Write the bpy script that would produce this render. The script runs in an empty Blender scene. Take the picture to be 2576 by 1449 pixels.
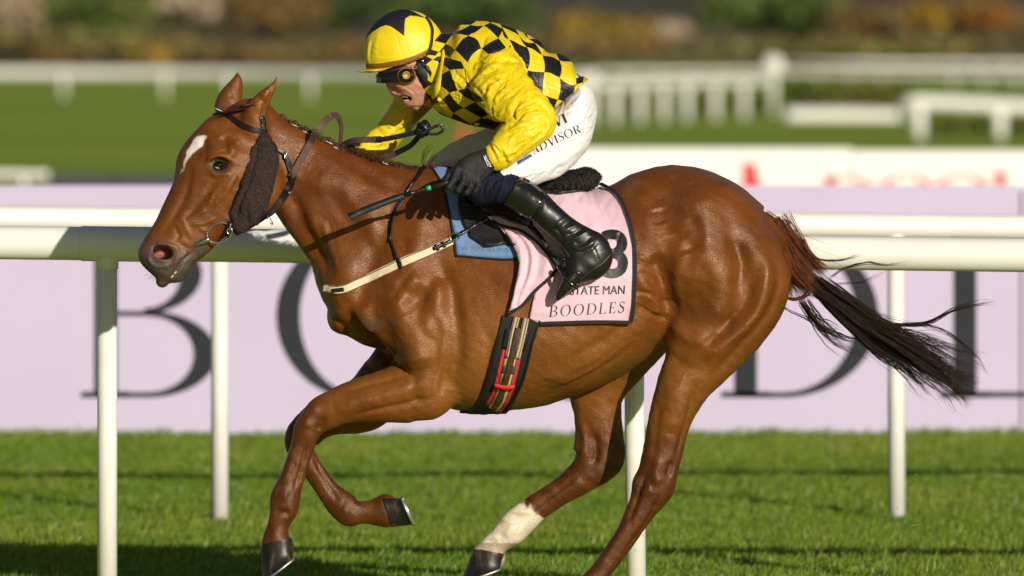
import bpy, math, random
import numpy as np
from mathutils import Vector, Matrix
from mathutils.bvhtree import BVHTree
from mathutils.geometry import delaunay_2d_cdt

random.seed(7)
RNG = np.random.default_rng(7)
S = bpy.context.scene
COL = S.collection

# ------------------------------------------------------------------ camera
# picture measurements below are in a 2576 x 1449 frame: FPX = focal length
# in those pixels, PX0/PY0 = where the optical axis (the horizon) meets it
FPX, PX0, PY0, CAMH, CAMD = 21300.0, 1288.0, 90.0, 2.113, 30.0
cam_d = bpy.data.cameras.new('camera')
cam = bpy.data.objects.new('camera', cam_d)
COL.objects.link(cam)
cam.location = (0, -CAMD, CAMH)
cam.rotation_euler = (math.radians(90), 0, 0)
cam_d.sensor_width = 36.0
cam_d.lens = 36.0 * FPX / 2576.0
cam_d.shift_y = -(724.5 - PY0) / 2576.0
cam_d.clip_start = 0.5
cam_d.clip_end = 6000
cam_d.dof.use_dof = True
cam_d.dof.focus_distance = 29.75
cam_d.dof.aperture_fstop = 3.3
S.camera = cam

# ------------------------------------------------------------------ sky and sun
SUN_TRAVEL = Vector((-1.38, 2.80, -1.0)).normalized()
elev = math.asin(-SUN_TRAVEL.z)
wd = bpy.data.worlds.new('World'); S.world = wd; wd.use_nodes = True
nt = wd.node_tree
bg = nt.nodes['Background']
sky = nt.nodes.new('ShaderNodeTexSky'); sky.sky_type = 'NISHITA'
sky.sun_disc = False
sky.sun_elevation = elev
sky.sun_rotation = math.atan2(-SUN_TRAVEL.x, -SUN_TRAVEL.y)
nt.links.new(sky.outputs[0], bg.inputs[0])
bg.inputs[1].default_value = 0.05
sun_d = bpy.data.lights.new('sun', 'SUN')
sun_d.energy = 5.0
sun_d.angle = math.radians(0.53)
sun_d.color = (1.0, 0.92, 0.80)
sun = bpy.data.objects.new('sun', sun_d); COL.objects.link(sun)
sun.rotation_euler = SUN_TRAVEL.to_track_quat('-Z', 'Y').to_euler()
sun.location = (8, -14, 12)
S.view_settings.view_transform = 'Standard'
S.view_settings.look = 'None'
S.view_settings.exposure = -0.18
S.view_settings.gamma = 1.0
S.view_settings.use_curve_mapping = False
S.render.engine = 'CYCLES'
S.cycles.max_bounces = 6
S.cycles.transparent_max_bounces = 8

# ------------------------------------------------------------------ picture <-> place
def W(px, py, Y=0.0):
    D = CAMD + Y
    return ((px - PX0) * D / FPX, Y, CAMH - (py - PY0) * D / FPX)

def proj(V):
    D = CAMD + V[:, 1]
    return PX0 + V[:, 0] * FPX / D, PY0 + (CAMH - V[:, 2]) * FPX / D

# ------------------------------------------------------------------ materials
MATS = {}
def nodes_of(name):
    m = bpy.data.materials.new(name); m.use_nodes = True
    t = m.node_tree
    return m, t, t.nodes['Principled BSDF'], t.nodes.new, t.links.new

def mat(name, col, rough=0.5, metal=0.0, spec=0.5, vary=0.12, vscale=20.0, bump=0.0, bscale=60.0,
        stretch=(1, 1, 1), attr=None, sheen=0.0, dirt=None, dscale=6.0, dcov=0.55, trans=0.0, coat=0.0, bdist=0.004):
    """Principled material with noise in its colour, optional pigment attribute, dirt and bump."""
    m, t, b, N, L = nodes_of(name)
    tc = N('ShaderNodeTexCoord'); mp = N('ShaderNodeMapping'); mp.inputs['Scale'].default_value = stretch
    L(tc.outputs['Object'], mp.inputs[0])
    nz = N('ShaderNodeTexNoise'); nz.inputs['Scale'].default_value = vscale; nz.inputs['Detail'].default_value = 4
    L(mp.outputs[0], nz.inputs[0])
    mr = N('ShaderNodeMapRange'); mr.inputs[1].default_value = 0.25; mr.inputs[2].default_value = 0.75
    mr.inputs[3].default_value = 1 - vary; mr.inputs[4].default_value = 1 + vary
    L(nz.outputs[0], mr.inputs[0])
    vm = N('ShaderNodeVectorMath'); vm.operation = 'SCALE'
    if attr:
        a = N('ShaderNodeAttribute'); a.attribute_name = attr; L(a.outputs['Color'], vm.inputs[0])
    else:
        vm.inputs[0].default_value = col[:3]
    L(mr.outputs[0], vm.inputs['Scale'])
    out = vm.outputs[0]
    if dirt:
        n2 = N('ShaderNodeTexNoise'); n2.inputs['Scale'].default_value = dscale; n2.inputs['Detail'].default_value = 7
        L(mp.outputs[0], n2.inputs[0])
        r2 = N('ShaderNodeMapRange'); r2.inputs[1].default_value = dcov; r2.inputs[2].default_value = dcov + 0.2
        r2.inputs[4].default_value = 0.8
        L(n2.outputs[0], r2.inputs[0])
        mx = N('ShaderNodeMix'); mx.data_type = 'RGBA'
        L(r2.outputs[0], mx.inputs[0]); L(out, mx.inputs[6]); mx.inputs[7].default_value = (*dirt, 1)
        out = mx.outputs[2]
    L(out, b.inputs['Base Color'])
    rr = N('ShaderNodeMapRange'); rr.inputs[3].default_value = max(0.02, rough - 0.08); rr.inputs[4].default_value = min(1, rough + 0.08)
    L(nz.outputs[0], rr.inputs[0]); L(rr.outputs[0], b.inputs['Roughness'])
    b.inputs['Metallic'].default_value = metal
    b.inputs['Specular IOR Level'].default_value = spec
    if sheen: b.inputs['Sheen Weight'].default_value = sheen
    if coat: b.inputs['Coat Weight'].default_value = coat; b.inputs['Coat Roughness'].default_value = 0.08
    if bump:
        n3 = N('ShaderNodeTexNoise'); n3.inputs['Scale'].default_value = bscale; n3.inputs['Detail'].default_value = 3
        L(mp.outputs[0], n3.inputs[0])
        bp = N('ShaderNodeBump'); bp.inputs['Strength'].default_value = bump; bp.inputs['Distance'].default_value = bdist
        L(n3.outputs[0], bp.inputs['Height']); L(bp.outputs[0], b.inputs['Normal'])
    if trans:
        tr = N('ShaderNodeBsdfTranslucent'); L(out, tr.inputs[0])
        ms = N('ShaderNodeMixShader'); ms.inputs[0].default_value = trans
        L(b.outputs[0], ms.inputs[1]); L(tr.outputs[0], ms.inputs[2])
        L(ms.outputs[0], t.nodes['Material Output'].inputs[0])
    MATS[name] = m
    return m

# ------------------------------------------------------------------ objects
def tag(o, label=None, cat=None, group=None, kind=None):
    if label: o['label'] = label
    if cat: o['category'] = cat
    if group: o['group'] = group
    if kind: o['kind'] = kind
    return o

def obj(name, V, Fc, m=None, parent=None, smooth=True, cols=None, uvs=None, floats=None):
    me = bpy.data.meshes.new(name)
    V = np.asarray(V, dtype=np.float64)
    me.from_pydata(V.tolist(), [], [list(map(int, f)) for f in Fc] if not isinstance(Fc, np.ndarray) else Fc.tolist())
    if cols is not None:
        a = me.attributes.new('pig', 'FLOAT_COLOR', 'POINT')
        c = np.ones((len(V), 4)); c[:, :3] = cols
        a.data.foreach_set('color', c.ravel())
    for k, v in (uvs or {}).items():
        a = me.attributes.new(k, 'FLOAT_VECTOR', 'POINT'); a.data.foreach_set('vector', np.asarray(v, dtype=np.float64).ravel())
    for k, v in (floats or {}).items():
        a = me.attributes.new(k, 'FLOAT', 'POINT'); a.data.foreach_set('value', np.asarray(v, dtype=np.float64))
    if smooth: me.polygons.foreach_set('use_smooth', np.ones(len(me.polygons), dtype=bool))
    me.update()
    o = bpy.data.objects.new(name, me); COL.objects.link(o)
    if m: me.materials.append(m if not isinstance(m, str) else MATS[m])
    if parent:
        o.parent = parent; o.matrix_parent_inverse = Matrix.Translation(-parent.location)
    return o

def thing(name, loc, label, cat, group=None):
    o = bpy.data.objects.new(name, None); COL.objects.link(o); o.location = loc
    o.empty_display_size = 0.1
    return tag(o, label, cat, group)

class MB:
    """collects simple solids into one mesh"""
    def __init__(s): s.V = []; s.F = []
    def add(s, V, F):
        k = len(s.V); s.V += [tuple(map(float, v)) for v in V]; s.F += [[i + k for i in f] for f in F]; return s
    def box(s, c, d, R=None, bev=0.0):
        c = np.array(c, float); d = np.array(d, float) / 2
        P = np.array([[x, y, z] for x in (-1, 1) for y in (-1, 1) for z in (-1, 1)], float) * d
        if R is not None: P = P @ np.array(R).T
        return s.add(P + c, [(0, 1, 3, 2), (4, 6, 7, 5), (0, 4, 5, 1), (2, 3, 7, 6), (0, 2, 6, 4), (1, 5, 7, 3)])
    def tube(s, P, r, n=10, cap=True, flat=None):
        """tube along points P with radius r (number or list); flat=(normal, ratio) squeezes it"""
        P = np.array(P, float); m = len(P)
        r = np.full(m, r) if np.isscalar(r) else np.array(r, float)
        T = np.gradient(P, axis=0); T /= np.linalg.norm(T, axis=1)[:, None] + 1e-12
        up = np.array([0, 1, 0.01]) if abs(T[0][1]) < 0.9 else np.array([1, 0, 0.01])
        V = []; a = None
        for i in range(m):
            a = (up if a is None else a); a = a - T[i] * (a @ T[i]); a /= np.linalg.norm(a) + 1e-12
            b = np.cross(T[i], a)
            for k in range(n):
                th = 2 * math.pi * k / n
                V.append(P[i] + r[i] * (math.cos(th) * a + math.sin(th) * b))
        F = [(i * n + k, i * n + (k + 1) % n, (i + 1) * n + (k + 1) % n, (i + 1) * n + k) for i in range(m - 1) for k in range(n)]
        if cap: F += [list(range(n))[::-1], [(m - 1) * n + k for k in range(n)]]
        return s.add(V, F)
    def ribbon(s, P, w, th, nrm):
        """flat strap along P: width w lies across, thickness th along nrm (per point or single)"""
        P = np.array(P, float); m = len(P)
        nrm = np.broadcast_to(np.array(nrm, float), (m, 3)).copy()
        T = np.gradient(P, axis=0); T /= np.linalg.norm(T, axis=1)[:, None] + 1e-12
        nrm -= T * (nrm * T).sum(1)[:, None]; nrm /= np.linalg.norm(nrm, axis=1)[:, None] + 1e-12
        Sd = np.cross(T, nrm); w = np.broadcast_to(w, m)[:, None] / 2
        e = th / 2
        ring = [P - Sd * w * .97 + nrm * e, P + Sd * w * .97 + nrm * e, P + Sd * w - nrm * e * 0, P + Sd * w * .97 - nrm * e, P - Sd * w * .97 - nrm * e, P - Sd * w]
        V = np.stack(ring, 1).reshape(-1, 3); n = 6
        F = [(i * n + k, i * n + (k + 1) % n, (i + 1) * n + (k + 1) % n, (i + 1) * n + k) for i in range(m - 1) for k in range(n)]
        F += [list(range(n))[::-1], [(m - 1) * n + k for k in range(n)]]
        return s.add(V, F)
    def lathe(s, prof, c, n=24):
        """(radius, z) profile turned round the vertical through c"""
        m = len(prof); V = [(c[0] + r * math.cos(2 * math.pi * k / n), c[1] + r * math.sin(2 * math.pi * k / n), c[2] + z) for r, z in prof for k in range(n)]
        F = [(i * n + k, i * n + (k + 1) % n, (i + 1) * n + (k + 1) % n, (i + 1) * n + k) for i in range(m - 1) for k in range(n)]
        return s.add(V, F)
    def sphere(s, c, r, nu=14, nv=10, R=None):
        c = np.array(c, float); r = np.broadcast_to(np.array(r, float), 3)
        P = [(math.sin(math.pi * j / nv) * math.cos(2 * math.pi * i / nu), math.sin(math.pi * j / nv) * math.sin(2 * math.pi * i / nu), math.cos(math.pi * j / nv)) for j in range(nv + 1) for i in range(nu)]
        P = np.array(P) * r
        if R is not None: P = P @ np.array(R).T
        F = [(j * nu + i, (j + 1) * nu + i, (j + 1) * nu + (i + 1) % nu, j * nu + (i + 1) % nu) for j in range(nv) for i in range(nu)]
        return s.add(P + c, F)
    def build(s, name, m, parent=None, smooth=True): return obj(name, s.V, s.F, m, parent, smooth)

# ------------------------------------------------------------------ smooth curves and noise
def catmull(P, n):
    P = np.asarray(P, float)
    Q = np.vstack([2 * P[0] - P[1], P, 2 * P[-1] - P[-2]])
    out = []
    t = np.linspace(0, 1, n, endpoint=False)[:, None]
    for i in range(1, len(Q) - 2):
        a, b, c, d = Q[i - 1], Q[i], Q[i + 1], Q[i + 2]
        out.append(0.5 * (2 * b + (c - a) * t + (2 * a - 5 * b + 4 * c - d) * t ** 2 + (3 * b - a - 3 * c + d) * t ** 3))
    out.append(P[-1:])
    return np.vstack(out)

_ph = np.random.default_rng(3).uniform(0, 6.28, (40,)); _dr = np.random.default_rng(4).normal(size=(40, 3)); _dr /= np.linalg.norm(_dr, axis=1)[:, None]
def wob(V, freq, k0=0, n=9):
    """cheap smooth noise in about [-1, 1]"""
    r = np.zeros(len(V))
    for i in range(n):
        j = (k0 * 7 + i) % 40
        r += np.sin(V @ _dr[j] * freq * (0.6 + 0.17 * i) * 6.28 + _ph[j])
    return r / math.sqrt(n) / 1.3

def px_dist(px, py, line):
    """distance (picture units) of points to a polyline, and how far along it (0..1)"""
    line = np.asarray(line, float)
    best = np.full(px.shape, 1e9); tt = np.zeros(px.shape)
    L = np.hypot(*np.diff(line, axis=0).T); cum = np.r_[0, np.cumsum(L)]
    for i in range(len(line) - 1):
        a = line[i]; d = line[i + 1] - a; l2 = d @ d + 1e-9
        t = np.clip(((px - a[0]) * d[0] + (py - a[1]) * d[1]) / l2, 0, 1)
        dd = np.hypot(px - a[0] - t * d[0], py - a[1] - t * d[1])
        u = dd < best
        best = np.where(u, dd, best); tt = np.where(u, (cum[i] + t * L[i]) / cum[-1], tt)
    return best, tt

def inside(px, py, poly):
    poly = np.asarray(poly, float); r = np.zeros(px.shape, bool)
    x0, y0 = poly[-1]
    for x1, y1 in poly:
        c = ((y1 > py) != (y0 > py)) & (px < (x0 - x1) * (py - y1) / (y0 - y1 + 1e-12) + x1)
        r ^= c; x0, y0 = x1, y1
    return r

# ------------------------------------------------------------------ body modelling: lofts joined in a distance field
class Field:
    def __init__(s, lo, hi, h):
        s.h = h; s.lo = np.array(lo, float)
        s.n = np.ceil((np.array(hi) - s.lo) / h).astype(int) + 1
        s.F = np.full(s.n, 0.2, np.float32)
        s.ax = [s.lo[i] + h * np.arange(s.n[i]) for i in range(3)]
    def sub(s, lo, hi):
        a = np.clip(((np.array(lo) - s.lo) / s.h).astype(int), 0, s.n - 1)
        b = np.clip(((np.array(hi) - s.lo) / s.h).astype(int) + 2, 1, s.n)
        return tuple(slice(int(a[i]), int(b[i])) for i in range(3))
    def merge(s, sl, f, k, op):
        A = s.F[sl]
        f = f.astype(np.float32)
        if op == 'cut': f = -f; 
        if k > 0:
            if op == 'add':
                hh = np.clip(0.5 + 0.5 * (A - f) / k, 0, 1); A[...] = A * (1 - hh) + f * hh - k * hh * (1 - hh)
            else:
                hh = np.clip(0.5 - 0.5 * (A - f) / k, 0, 1); A[...] = A * (1 - hh) + f * hh + k * hh * (1 - hh)
        else: A[...] = np.minimum(A, f) if op == 'add' else np.maximum(A, f)
    def loft(s, ribs, k=0.03, n=18, op='add', e=2.0):
        """ribs: (x1,y1, x2,y2, depth, half_depth[, egg]) - two outline points in picture units"""
        R = []
        for r in ribs:
            a = W(r[0], r[1], r[4]); b = W(r[2], r[3], r[4])
            R.append((a[0], a[2], b[0], b[2], r[4], r[5], r[6] if len(r) > 6 else 0.0))
        D = catmull(R, n)
        c = (D[:, 0:2] + D[:, 2:4]) / 2; hv = (D[:, 0:2] - D[:, 2:4]) / 2
        T = np.gradient(c, axis=0); T /= np.linalg.norm(T, axis=1)[:, None] + 1e-12
        cr = T[:, 0] * hv[:, 1] - T[:, 1] * hv[:, 0]
        sg = np.sign(np.median(cr)); a = np.maximum(np.abs(cr), 0.004); b = np.maximum(D[:, 5], 0.002); yc = D[:, 4]; eg = D[:, 6]
        m = a.max() + k + 0.03; mb = b.max() + k + 0.03
        sl = s.sub((c[:, 0].min() - m, yc.min() - mb, c[:, 1].min() - m), (c[:, 0].max() + m, yc.max() + mb, c[:, 1].max() + m))
        X = s.ax[0][sl[0]][:, None]; Z = s.ax[2][sl[2]][None, :]; Y = s.ax[1][sl[1]]
        best = np.full((X.shape[0], Z.shape[1]), 1e9); A = np.zeros_like(best); B = A.copy(); C = A.copy(); E = A.copy(); U = A.copy()
        for i in range(len(c) - 1):
            d = c[i + 1] - c[i]; l2 = d @ d + 1e-12
            t = np.clip(((X - c[i, 0]) * d[0] + (Z - c[i, 1]) * d[1]) / l2, 0, 1)
            vx = X - c[i, 0] - t * d[0]; vz = Z - c[i, 1] - t * d[1]
            d2 = vx * vx + vz * vz; u = d2 < best
            best = np.where(u, d2, best)
            for arr, q in ((A, a), (B, b), (C, yc), (E, eg)): arr[u] = (q[i] + (q[i + 1] - q[i]) * t)[u]
            U[u] = (sg * (d[0] * vz - d[1] * vx) / math.sqrt(l2))[u]
        dist = np.sqrt(best)
        un = dist / A
        bb = B * (1 - E * np.clip(U / A, -1.1, 1.1))
        yq = np.abs(Y[None, :, None] - C[:, None, :]) / np.maximum(bb, 0.3 * B)[:, None, :]
        q = (un[:, None, :] ** e + yq ** e) ** (1 / e)
        s.merge(sl, (q - 1) * np.minimum(A, B)[:, None, :], k, op)
        return s
    def prof(s, left, right, axis, st, k=0.03, e=2.0):
        """body with a straight axis: traced left and right outlines (picture units), st = (x, y, depth, half_depth) along it"""
        Y0 = st[len(st) // 2][2]
        A = np.array(W(*axis[0], Y0))[[0, 2]]; B = np.array(W(*axis[1], Y0))[[0, 2]]; d = (B - A) / np.linalg.norm(B - A); nn = np.array([-d[1], d[0]])
        def ts(P):
            Q = np.array([np.array(W(*p, Y0))[[0, 2]] for p in P]) - A; return Q @ d, Q @ nn
        tl, sl_ = ts(catmull(left, 6)); tr, sr = ts(catmull(right, 6))
        o = np.argsort(tl); tl, sl_ = tl[o], sl_[o]; o = np.argsort(tr); tr, sr = tr[o], sr[o]
        t0, t1 = max(tl[0], tr[0]), min(tl[-1], tr[-1])
        Q = np.array([np.array(W(x, y, Y0))[[0, 2]] for x, y, _, _ in st]) - A; tq = Q @ d; yc = np.array([q[2] for q in st]); bb = np.array([q[3] for q in st])
        P = np.vstack([A + np.outer(tl, d) + np.outer(sl_, nn), A + np.outer(tr, d) + np.outer(sr, nn)])
        m = k + .03; sl = s.sub((P[:, 0].min() - m, yc.min() - bb.max() - m, P[:, 1].min() - m), (P[:, 0].max() + m, yc.max() + bb.max() + m, P[:, 1].max() + m))
        X = s.ax[0][sl[0]][:, None] - A[0]; Z = s.ax[2][sl[2]][None, :] - A[1]; Y = s.ax[1][sl[1]]
        t = X * d[0] + Z * d[1]; ss = X * nn[0] + Z * nn[1]; tc = np.clip(t, t0, t1)
        L_ = np.interp(tc, tl, sl_); R_ = np.interp(tc, tr, sr); c = (L_ + R_) / 2; a = np.maximum(np.abs(L_ - R_) / 2, .006)
        u = np.sqrt((ss - c) ** 2 + (t - tc) ** 2) / a; b = np.interp(tc, tq, bb); y0 = np.interp(tc, tq, yc)
        yq = np.abs(Y[None, :, None] - y0[:, None, :]) / b[:, None, :]
        q = (u[:, None, :] ** e + yq ** e) ** (1 / e)
        s.merge(sl, (q - 1) * np.minimum(a, b)[:, None, :], k, 'add'); return s
    def ball(s, p, r, k=0.01, op='add', R=None):
        """ellipsoid at world point p with radii r"""
        r = np.array(r, float); m = r.max() + k + 0.02
        sl = s.sub(np.array(p) - m, np.array(p) + m)
        G = np.stack(np.meshgrid(s.ax[0][sl[0]], s.ax[1][sl[1]], s.ax[2][sl[2]], indexing='ij'), -1) - np.array(p)
        if R is not None: G = G @ np.array(R)
        s.merge(sl, (np.sqrt(((G / r) ** 2).sum(-1)) - 1) * r.min(), k, op)
        return s
    def limb(s, P, r, k=0.01, op='add'):
        """round chain through world points P with radii r"""
        P = np.array(P, float); r = np.broadcast_to(np.array(r, float), len(P))
        for i in range(len(P) - 1):
            m = max(r[i], r[i + 1]) + k + 0.02
            sl = s.sub(np.minimum(P[i], P[i + 1]) - m, np.maximum(P[i], P[i + 1]) + m)
            G = np.stack(np.meshgrid(s.ax[0][sl[0]], s.ax[1][sl[1]], s.ax[2][sl[2]], indexing='ij'), -1)
            d = P[i + 1] - P[i]; t = np.clip(((G - P[i]) @ d) / (d @ d + 1e-12), 0, 1)
            f = np.linalg.norm(G - P[i] - t[..., None] * d, axis=-1) - (r[i] + (r[i + 1] - r[i]) * t)
            s.merge(sl, f, k if i == 0 else 0.004, op)
        return s
    def mesh(s, smooth=3):
        F = s.F; I = F < 0; h = s.h
        n = np.array(F.shape) - 1
        cnt = np.zeros(n, np.uint8)
        for dx in (0, 1):
            for dy in (0, 1):
                for dz in (0, 1):
                    cnt += I[dx:dx + n[0], dy:dy + n[1], dz:dz + n[2]]
        act = (cnt > 0) & (cnt < 8)
        cx, cy, cz = np.nonzero(act)
        idx = np.full(n, -1, np.int32); idx[cx, cy, cz] = np.arange(len(cx))
        base = np.stack([cx, cy, cz], 1)
        acc = np.zeros((len(cx), 3)); w = np.zeros(len(cx))
        cor = [(a, b, c) for a in (0, 1) for b in (0, 1) for c in (0, 1)]
        for p in cor:
            for ax in range(3):
                if p[ax]: continue
                q = list(p); q[ax] = 1
                fa = F[cx + p[0], cy + p[1], cz + p[2]]; fb = F[cx + q[0], cy + q[1], cz + q[2]]
                x = (fa < 0) != (fb < 0)
                t = np.where(x, fa / np.where(x, fa - fb, 1), 0)
                v = np.repeat(np.array([p], float), len(cx), 0); v[:, ax] = t
                acc += v * x[:, None]; w += x
        V = s.lo + (base + acc / w[:, None]) * h
        quads = []
        for ax in range(3):
            o1, o2 = [(1, 2), (2, 0), (0, 1)][ax]
            sh = [slice(1, n[i]) for i in range(3)]; sh[ax] = slice(0, n[ax])
            sa = list(sh); sb = list(sh); sb[ax] = slice(1, n[ax] + 1)
            a = I[tuple(sa)]; b = I[tuple(sb)]
            e = np.argwhere(a != b)
            if not len(e): continue
            off = np.array([1, 1, 1]); off[ax] = 0
            e = e + off
            st = a[tuple((e - off).T)]
            d1 = np.zeros(3, int); d1[o1] = 1; d2 = np.zeros(3, int); d2[o2] = 1
            q = np.stack([idx[tuple((e - d1 - d2).T)], idx[tuple((e - d2).T)], idx[tuple(e.T)], idx[tuple((e - d1).T)]], 1)
            q[~st] = q[~st][:, ::-1]
            quads.append(q)
        Q = np.vstack(quads)
        Q = Q[(Q >= 0).all(1)]
        s.Q = Q
        return relax(V, Q, smooth), Q

def relax(V, Q, it, lam=0.5, mu=-0.52, mask=None):
    e = np.vstack([Q[:, [i, (i + 1) % Q.shape[1]]] for i in range(Q.shape[1])])
    a = np.r_[e[:, 0], e[:, 1]]; b = np.r_[e[:, 1], e[:, 0]]
    deg = np.bincount(a, minlength=len(V))[:, None] + 1e-9
    for i in range(it * 2):
        k = lam if i % 2 == 0 else mu
        avg = np.stack([np.bincount(a, weights=V[b, j], minlength=len(V)) for j in range(3)], 1) / deg
        d = (avg - V) * k
        V = V + (d if mask is None else d * mask[:, None])
    return V

def normals(V, Q):
    n = np.cross(V[Q[:, 2]] - V[Q[:, 0]], V[Q[:, 3 if Q.shape[1] > 3 else 1]] - V[Q[:, 1 if Q.shape[1] > 3 else 0]])
    if Q.shape[1] == 3: n = np.cross(V[Q[:, 1]] - V[Q[:, 0]], V[Q[:, 2]] - V[Q[:, 0]])
    N = np.zeros_like(V)
    for i in range(Q.shape[1]):
        for j in range(3): N[:, j] += np.bincount(Q[:, i], weights=n[:, j], minlength=len(V))
    return N / (np.linalg.norm(N, axis=1)[:, None] + 1e-12)

def relief(V, Q, strokes, near=True, mm=0.001):
    """push the surface in or out along drawn lines: (points, width, millimetres[, taper]) in picture units"""
    N = normals(V, Q); px, py = proj(V)
    wgt = np.clip(-N[:, 1] * 1.6, 0, 1) if near else np.clip(np.abs(N[:, 1]) * 1.6, 0, 1)
    D = np.zeros(len(V))
    for st in strokes:
        pts, w, amp = st[:3]
        pts = catmull(pts, 6) if len(pts) > 2 else np.asarray(pts, float)
        lo = pts.min(0) - 3.2 * w; hi = pts.max(0) + 3.2 * w
        m = np.nonzero((px > lo[0]) & (px < hi[0]) & (py > lo[1]) & (py < hi[1]))[0]
        if not len(m): continue
        d, t = px_dist(px[m], py[m], pts)
        tp = np.clip(np.minimum(t, 1 - t) * 5 + 0.15, 0, 1) if len(st) < 4 else 1.0
        D[m] += amp * mm * np.exp(-(d / w) ** 2) * tp
    return V + N * (D * wgt)[:, None]

# ------------------------------------------------------------------ laying sheets on bodies
CAMP = Vector((0, -CAMD, CAMH))
class Target:
    def __init__(s, *vq):
        V = []; F = []; k = 0
        for v, q in vq:
            V += [Vector(x) for x in np.asarray(v).tolist()]; F += [[i + k for i in f] for f in (q.tolist() if isinstance(q, np.ndarray) else q)]; k = len(V)
        s.b = BVHTree.FromPolygons(V, F)
    def hit(s, px, py, Yn=-0.2):
        p = Vector(W(px, py, 0)); d = (p - CAMP).normalized()
        loc, nr, i, ds = s.b.ray_cast(CAMP, d)
        if loc is None:
            loc, nr, i, ds = min((s.b.find_nearest(Vector(W(px, py, y))) for y in np.linspace(-.45, .1, 23)), key=lambda r: r[3])
            return np.array(loc), np.array(nr), False
        return np.array(loc), np.array(nr), True

def sheet_pts(poly, sp):
    poly = np.asarray(poly, float)
    P = []
    n = len(poly)
    for i in range(n):
        a = poly[i]; b = poly[(i + 1) % n]; m = max(1, int(np.hypot(*(b - a)) / sp))
        P += [a + (b - a) * k / m for k in range(m)]
    nb = len(P)
    g = np.stack(np.meshgrid(np.arange(poly[:, 0].min(), poly[:, 0].max(), sp), np.arange(poly[:, 1].min(), poly[:, 1].max(), sp)), -1).reshape(-1, 2)
    g = g + RNG.uniform(-.15, .15, g.shape) * sp
    ins = inside(g[:, 0], g[:, 1], poly)
    d, _ = px_dist(g[:, 0], g[:, 1], np.vstack([poly, poly[:1]]))
    g = g[ins & (d > sp * 0.45)]
    A = np.vstack([np.array(P), g])
    vo, _, fo, *_ = delaunay_2d_cdt([Vector(a) for a in A.tolist()], [], [list(range(nb))], 1, 1e-5)
    vo = np.array([list(v) for v in vo]); c = np.array([vo[list(f)].mean(0) for f in fo]); ok = inside(c[:, 0], c[:, 1], poly)
    return vo, [list(f) for f, k in zip(fo, ok) if k], nb

def sheet(name, poly, target, m, off=0.004, th=0.003, sp=8, parent=None, relief_fn=None, smooth_it=4, both=False, keep=False, yfn=None, uv=None):
    """a cloth or strap: outline in picture units, laid on the target's camera-facing surface"""
    P, Fc, nb = sheet_pts(poly, sp)
    V = np.zeros((len(P), 3)); N = np.zeros((len(P), 3))
    for i, (x, y) in enumerate(P):
        V[i], N[i], ok = target.hit(x, y)
        if N[i][1] > 0.3: N[i] = (N[i][0], 0, N[i][2])
    if target is not globals().get('HT'): smooth_it = min(smooth_it, 1)
    if smooth_it:
        e = np.array([(f[i], f[(i + 1) % len(f)]) for f in Fc for i in range(len(f))])
        a = np.r_[e[:, 0], e[:, 1]]; b = np.r_[e[:, 1], e[:, 0]]; deg = np.bincount(a, minlength=len(V))[:, None] + 1e-9
        for _ in range(smooth_it):
            for arr in (N,):
                avg = np.stack([np.bincount(a, weights=arr[b, j], minlength=len(V)) for j in range(3)], 1) / deg
                arr[...] = 0.5 * arr + 0.5 * avg
            y = np.bincount(a, weights=V[b, 1], minlength=len(V)) / deg[:, 0]
            V[:, 1] = 0.5 * V[:, 1] + 0.5 * y
    N /= np.linalg.norm(N, axis=1)[:, None] + 1e-9
    o_ = np.full(len(P), off)
    if relief_fn is not None: o_ = o_ + relief_fn(P[:, 0], P[:, 1])
    V = V + N * o_[:, None]
    if yfn is not None: V[:, 1] += yfn(P[:, 0], P[:, 1])
    fl = []
    for f in Fc:
        n = np.cross(V[f[1]] - V[f[0]], V[f[2]] - V[f[0]])
        fl.append(f if n @ N[f[0]] > 0 else f[::-1])
    n = len(V)
    Vb = V - N * th
    edges = {}
    for f in fl:
        for i in range(len(f)): edges[(f[i], f[(i + 1) % len(f)])] = 1
    rim = [(a, b) for (a, b) in edges if (b, a) not in edges]
    F2 = fl + [[i + n for i in f][::-1] for f in fl] + [[b, a, a + n, b + n] for a, b in rim]
    VV = np.vstack([V, Vb])
    if both:
        Vm = VV.copy(); Vm[:, 1] = both if False else -Vm[:, 1]
        k = len(VV); VV = np.vstack([VV, Vm]); F2 = F2 + [[i + k for i in f][::-1] for f in F2]
    o = obj(name, VV, F2, m, parent, uvs={'puv': np.c_[np.tile(P, (len(VV) // len(P), 1)) / 100.0, np.zeros(len(VV))]})
    return (o, V, fl) if keep else o

def strap(name, pts, w, target, m, off=.004, th=.003, parent=None, nrm=None):
    """narrow strap of width w (picture units) laid along points on a target, made as one smooth ribbon"""
    P = []; Ns = []
    for x, y in (catmull(pts, 4) if len(pts) > 2 else pts):
        l, n, ok = target.hit(x, y)
        if n[1] > 0: n = -n
        n = n + [0, -.5, 0]; n = n / np.linalg.norm(n); P.append(l + n * off); Ns.append(n)
    P = np.array(P); Ns = np.array(Ns)
    for _ in range(4):
        Ns[1:-1] = (Ns[:-2] + Ns[1:-1] * 2 + Ns[2:]) / 4; P[1:-1] = (P[:-2] + P[1:-1] * 2 + P[2:]) / 4
    return MB().ribbon(P, np.interp(np.linspace(0, 1, len(P)), np.linspace(0, 1, np.size(w)), np.atleast_1d(w)) * CAMD / FPX, th, Ns).build(name, m, parent, smooth=False)

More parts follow.
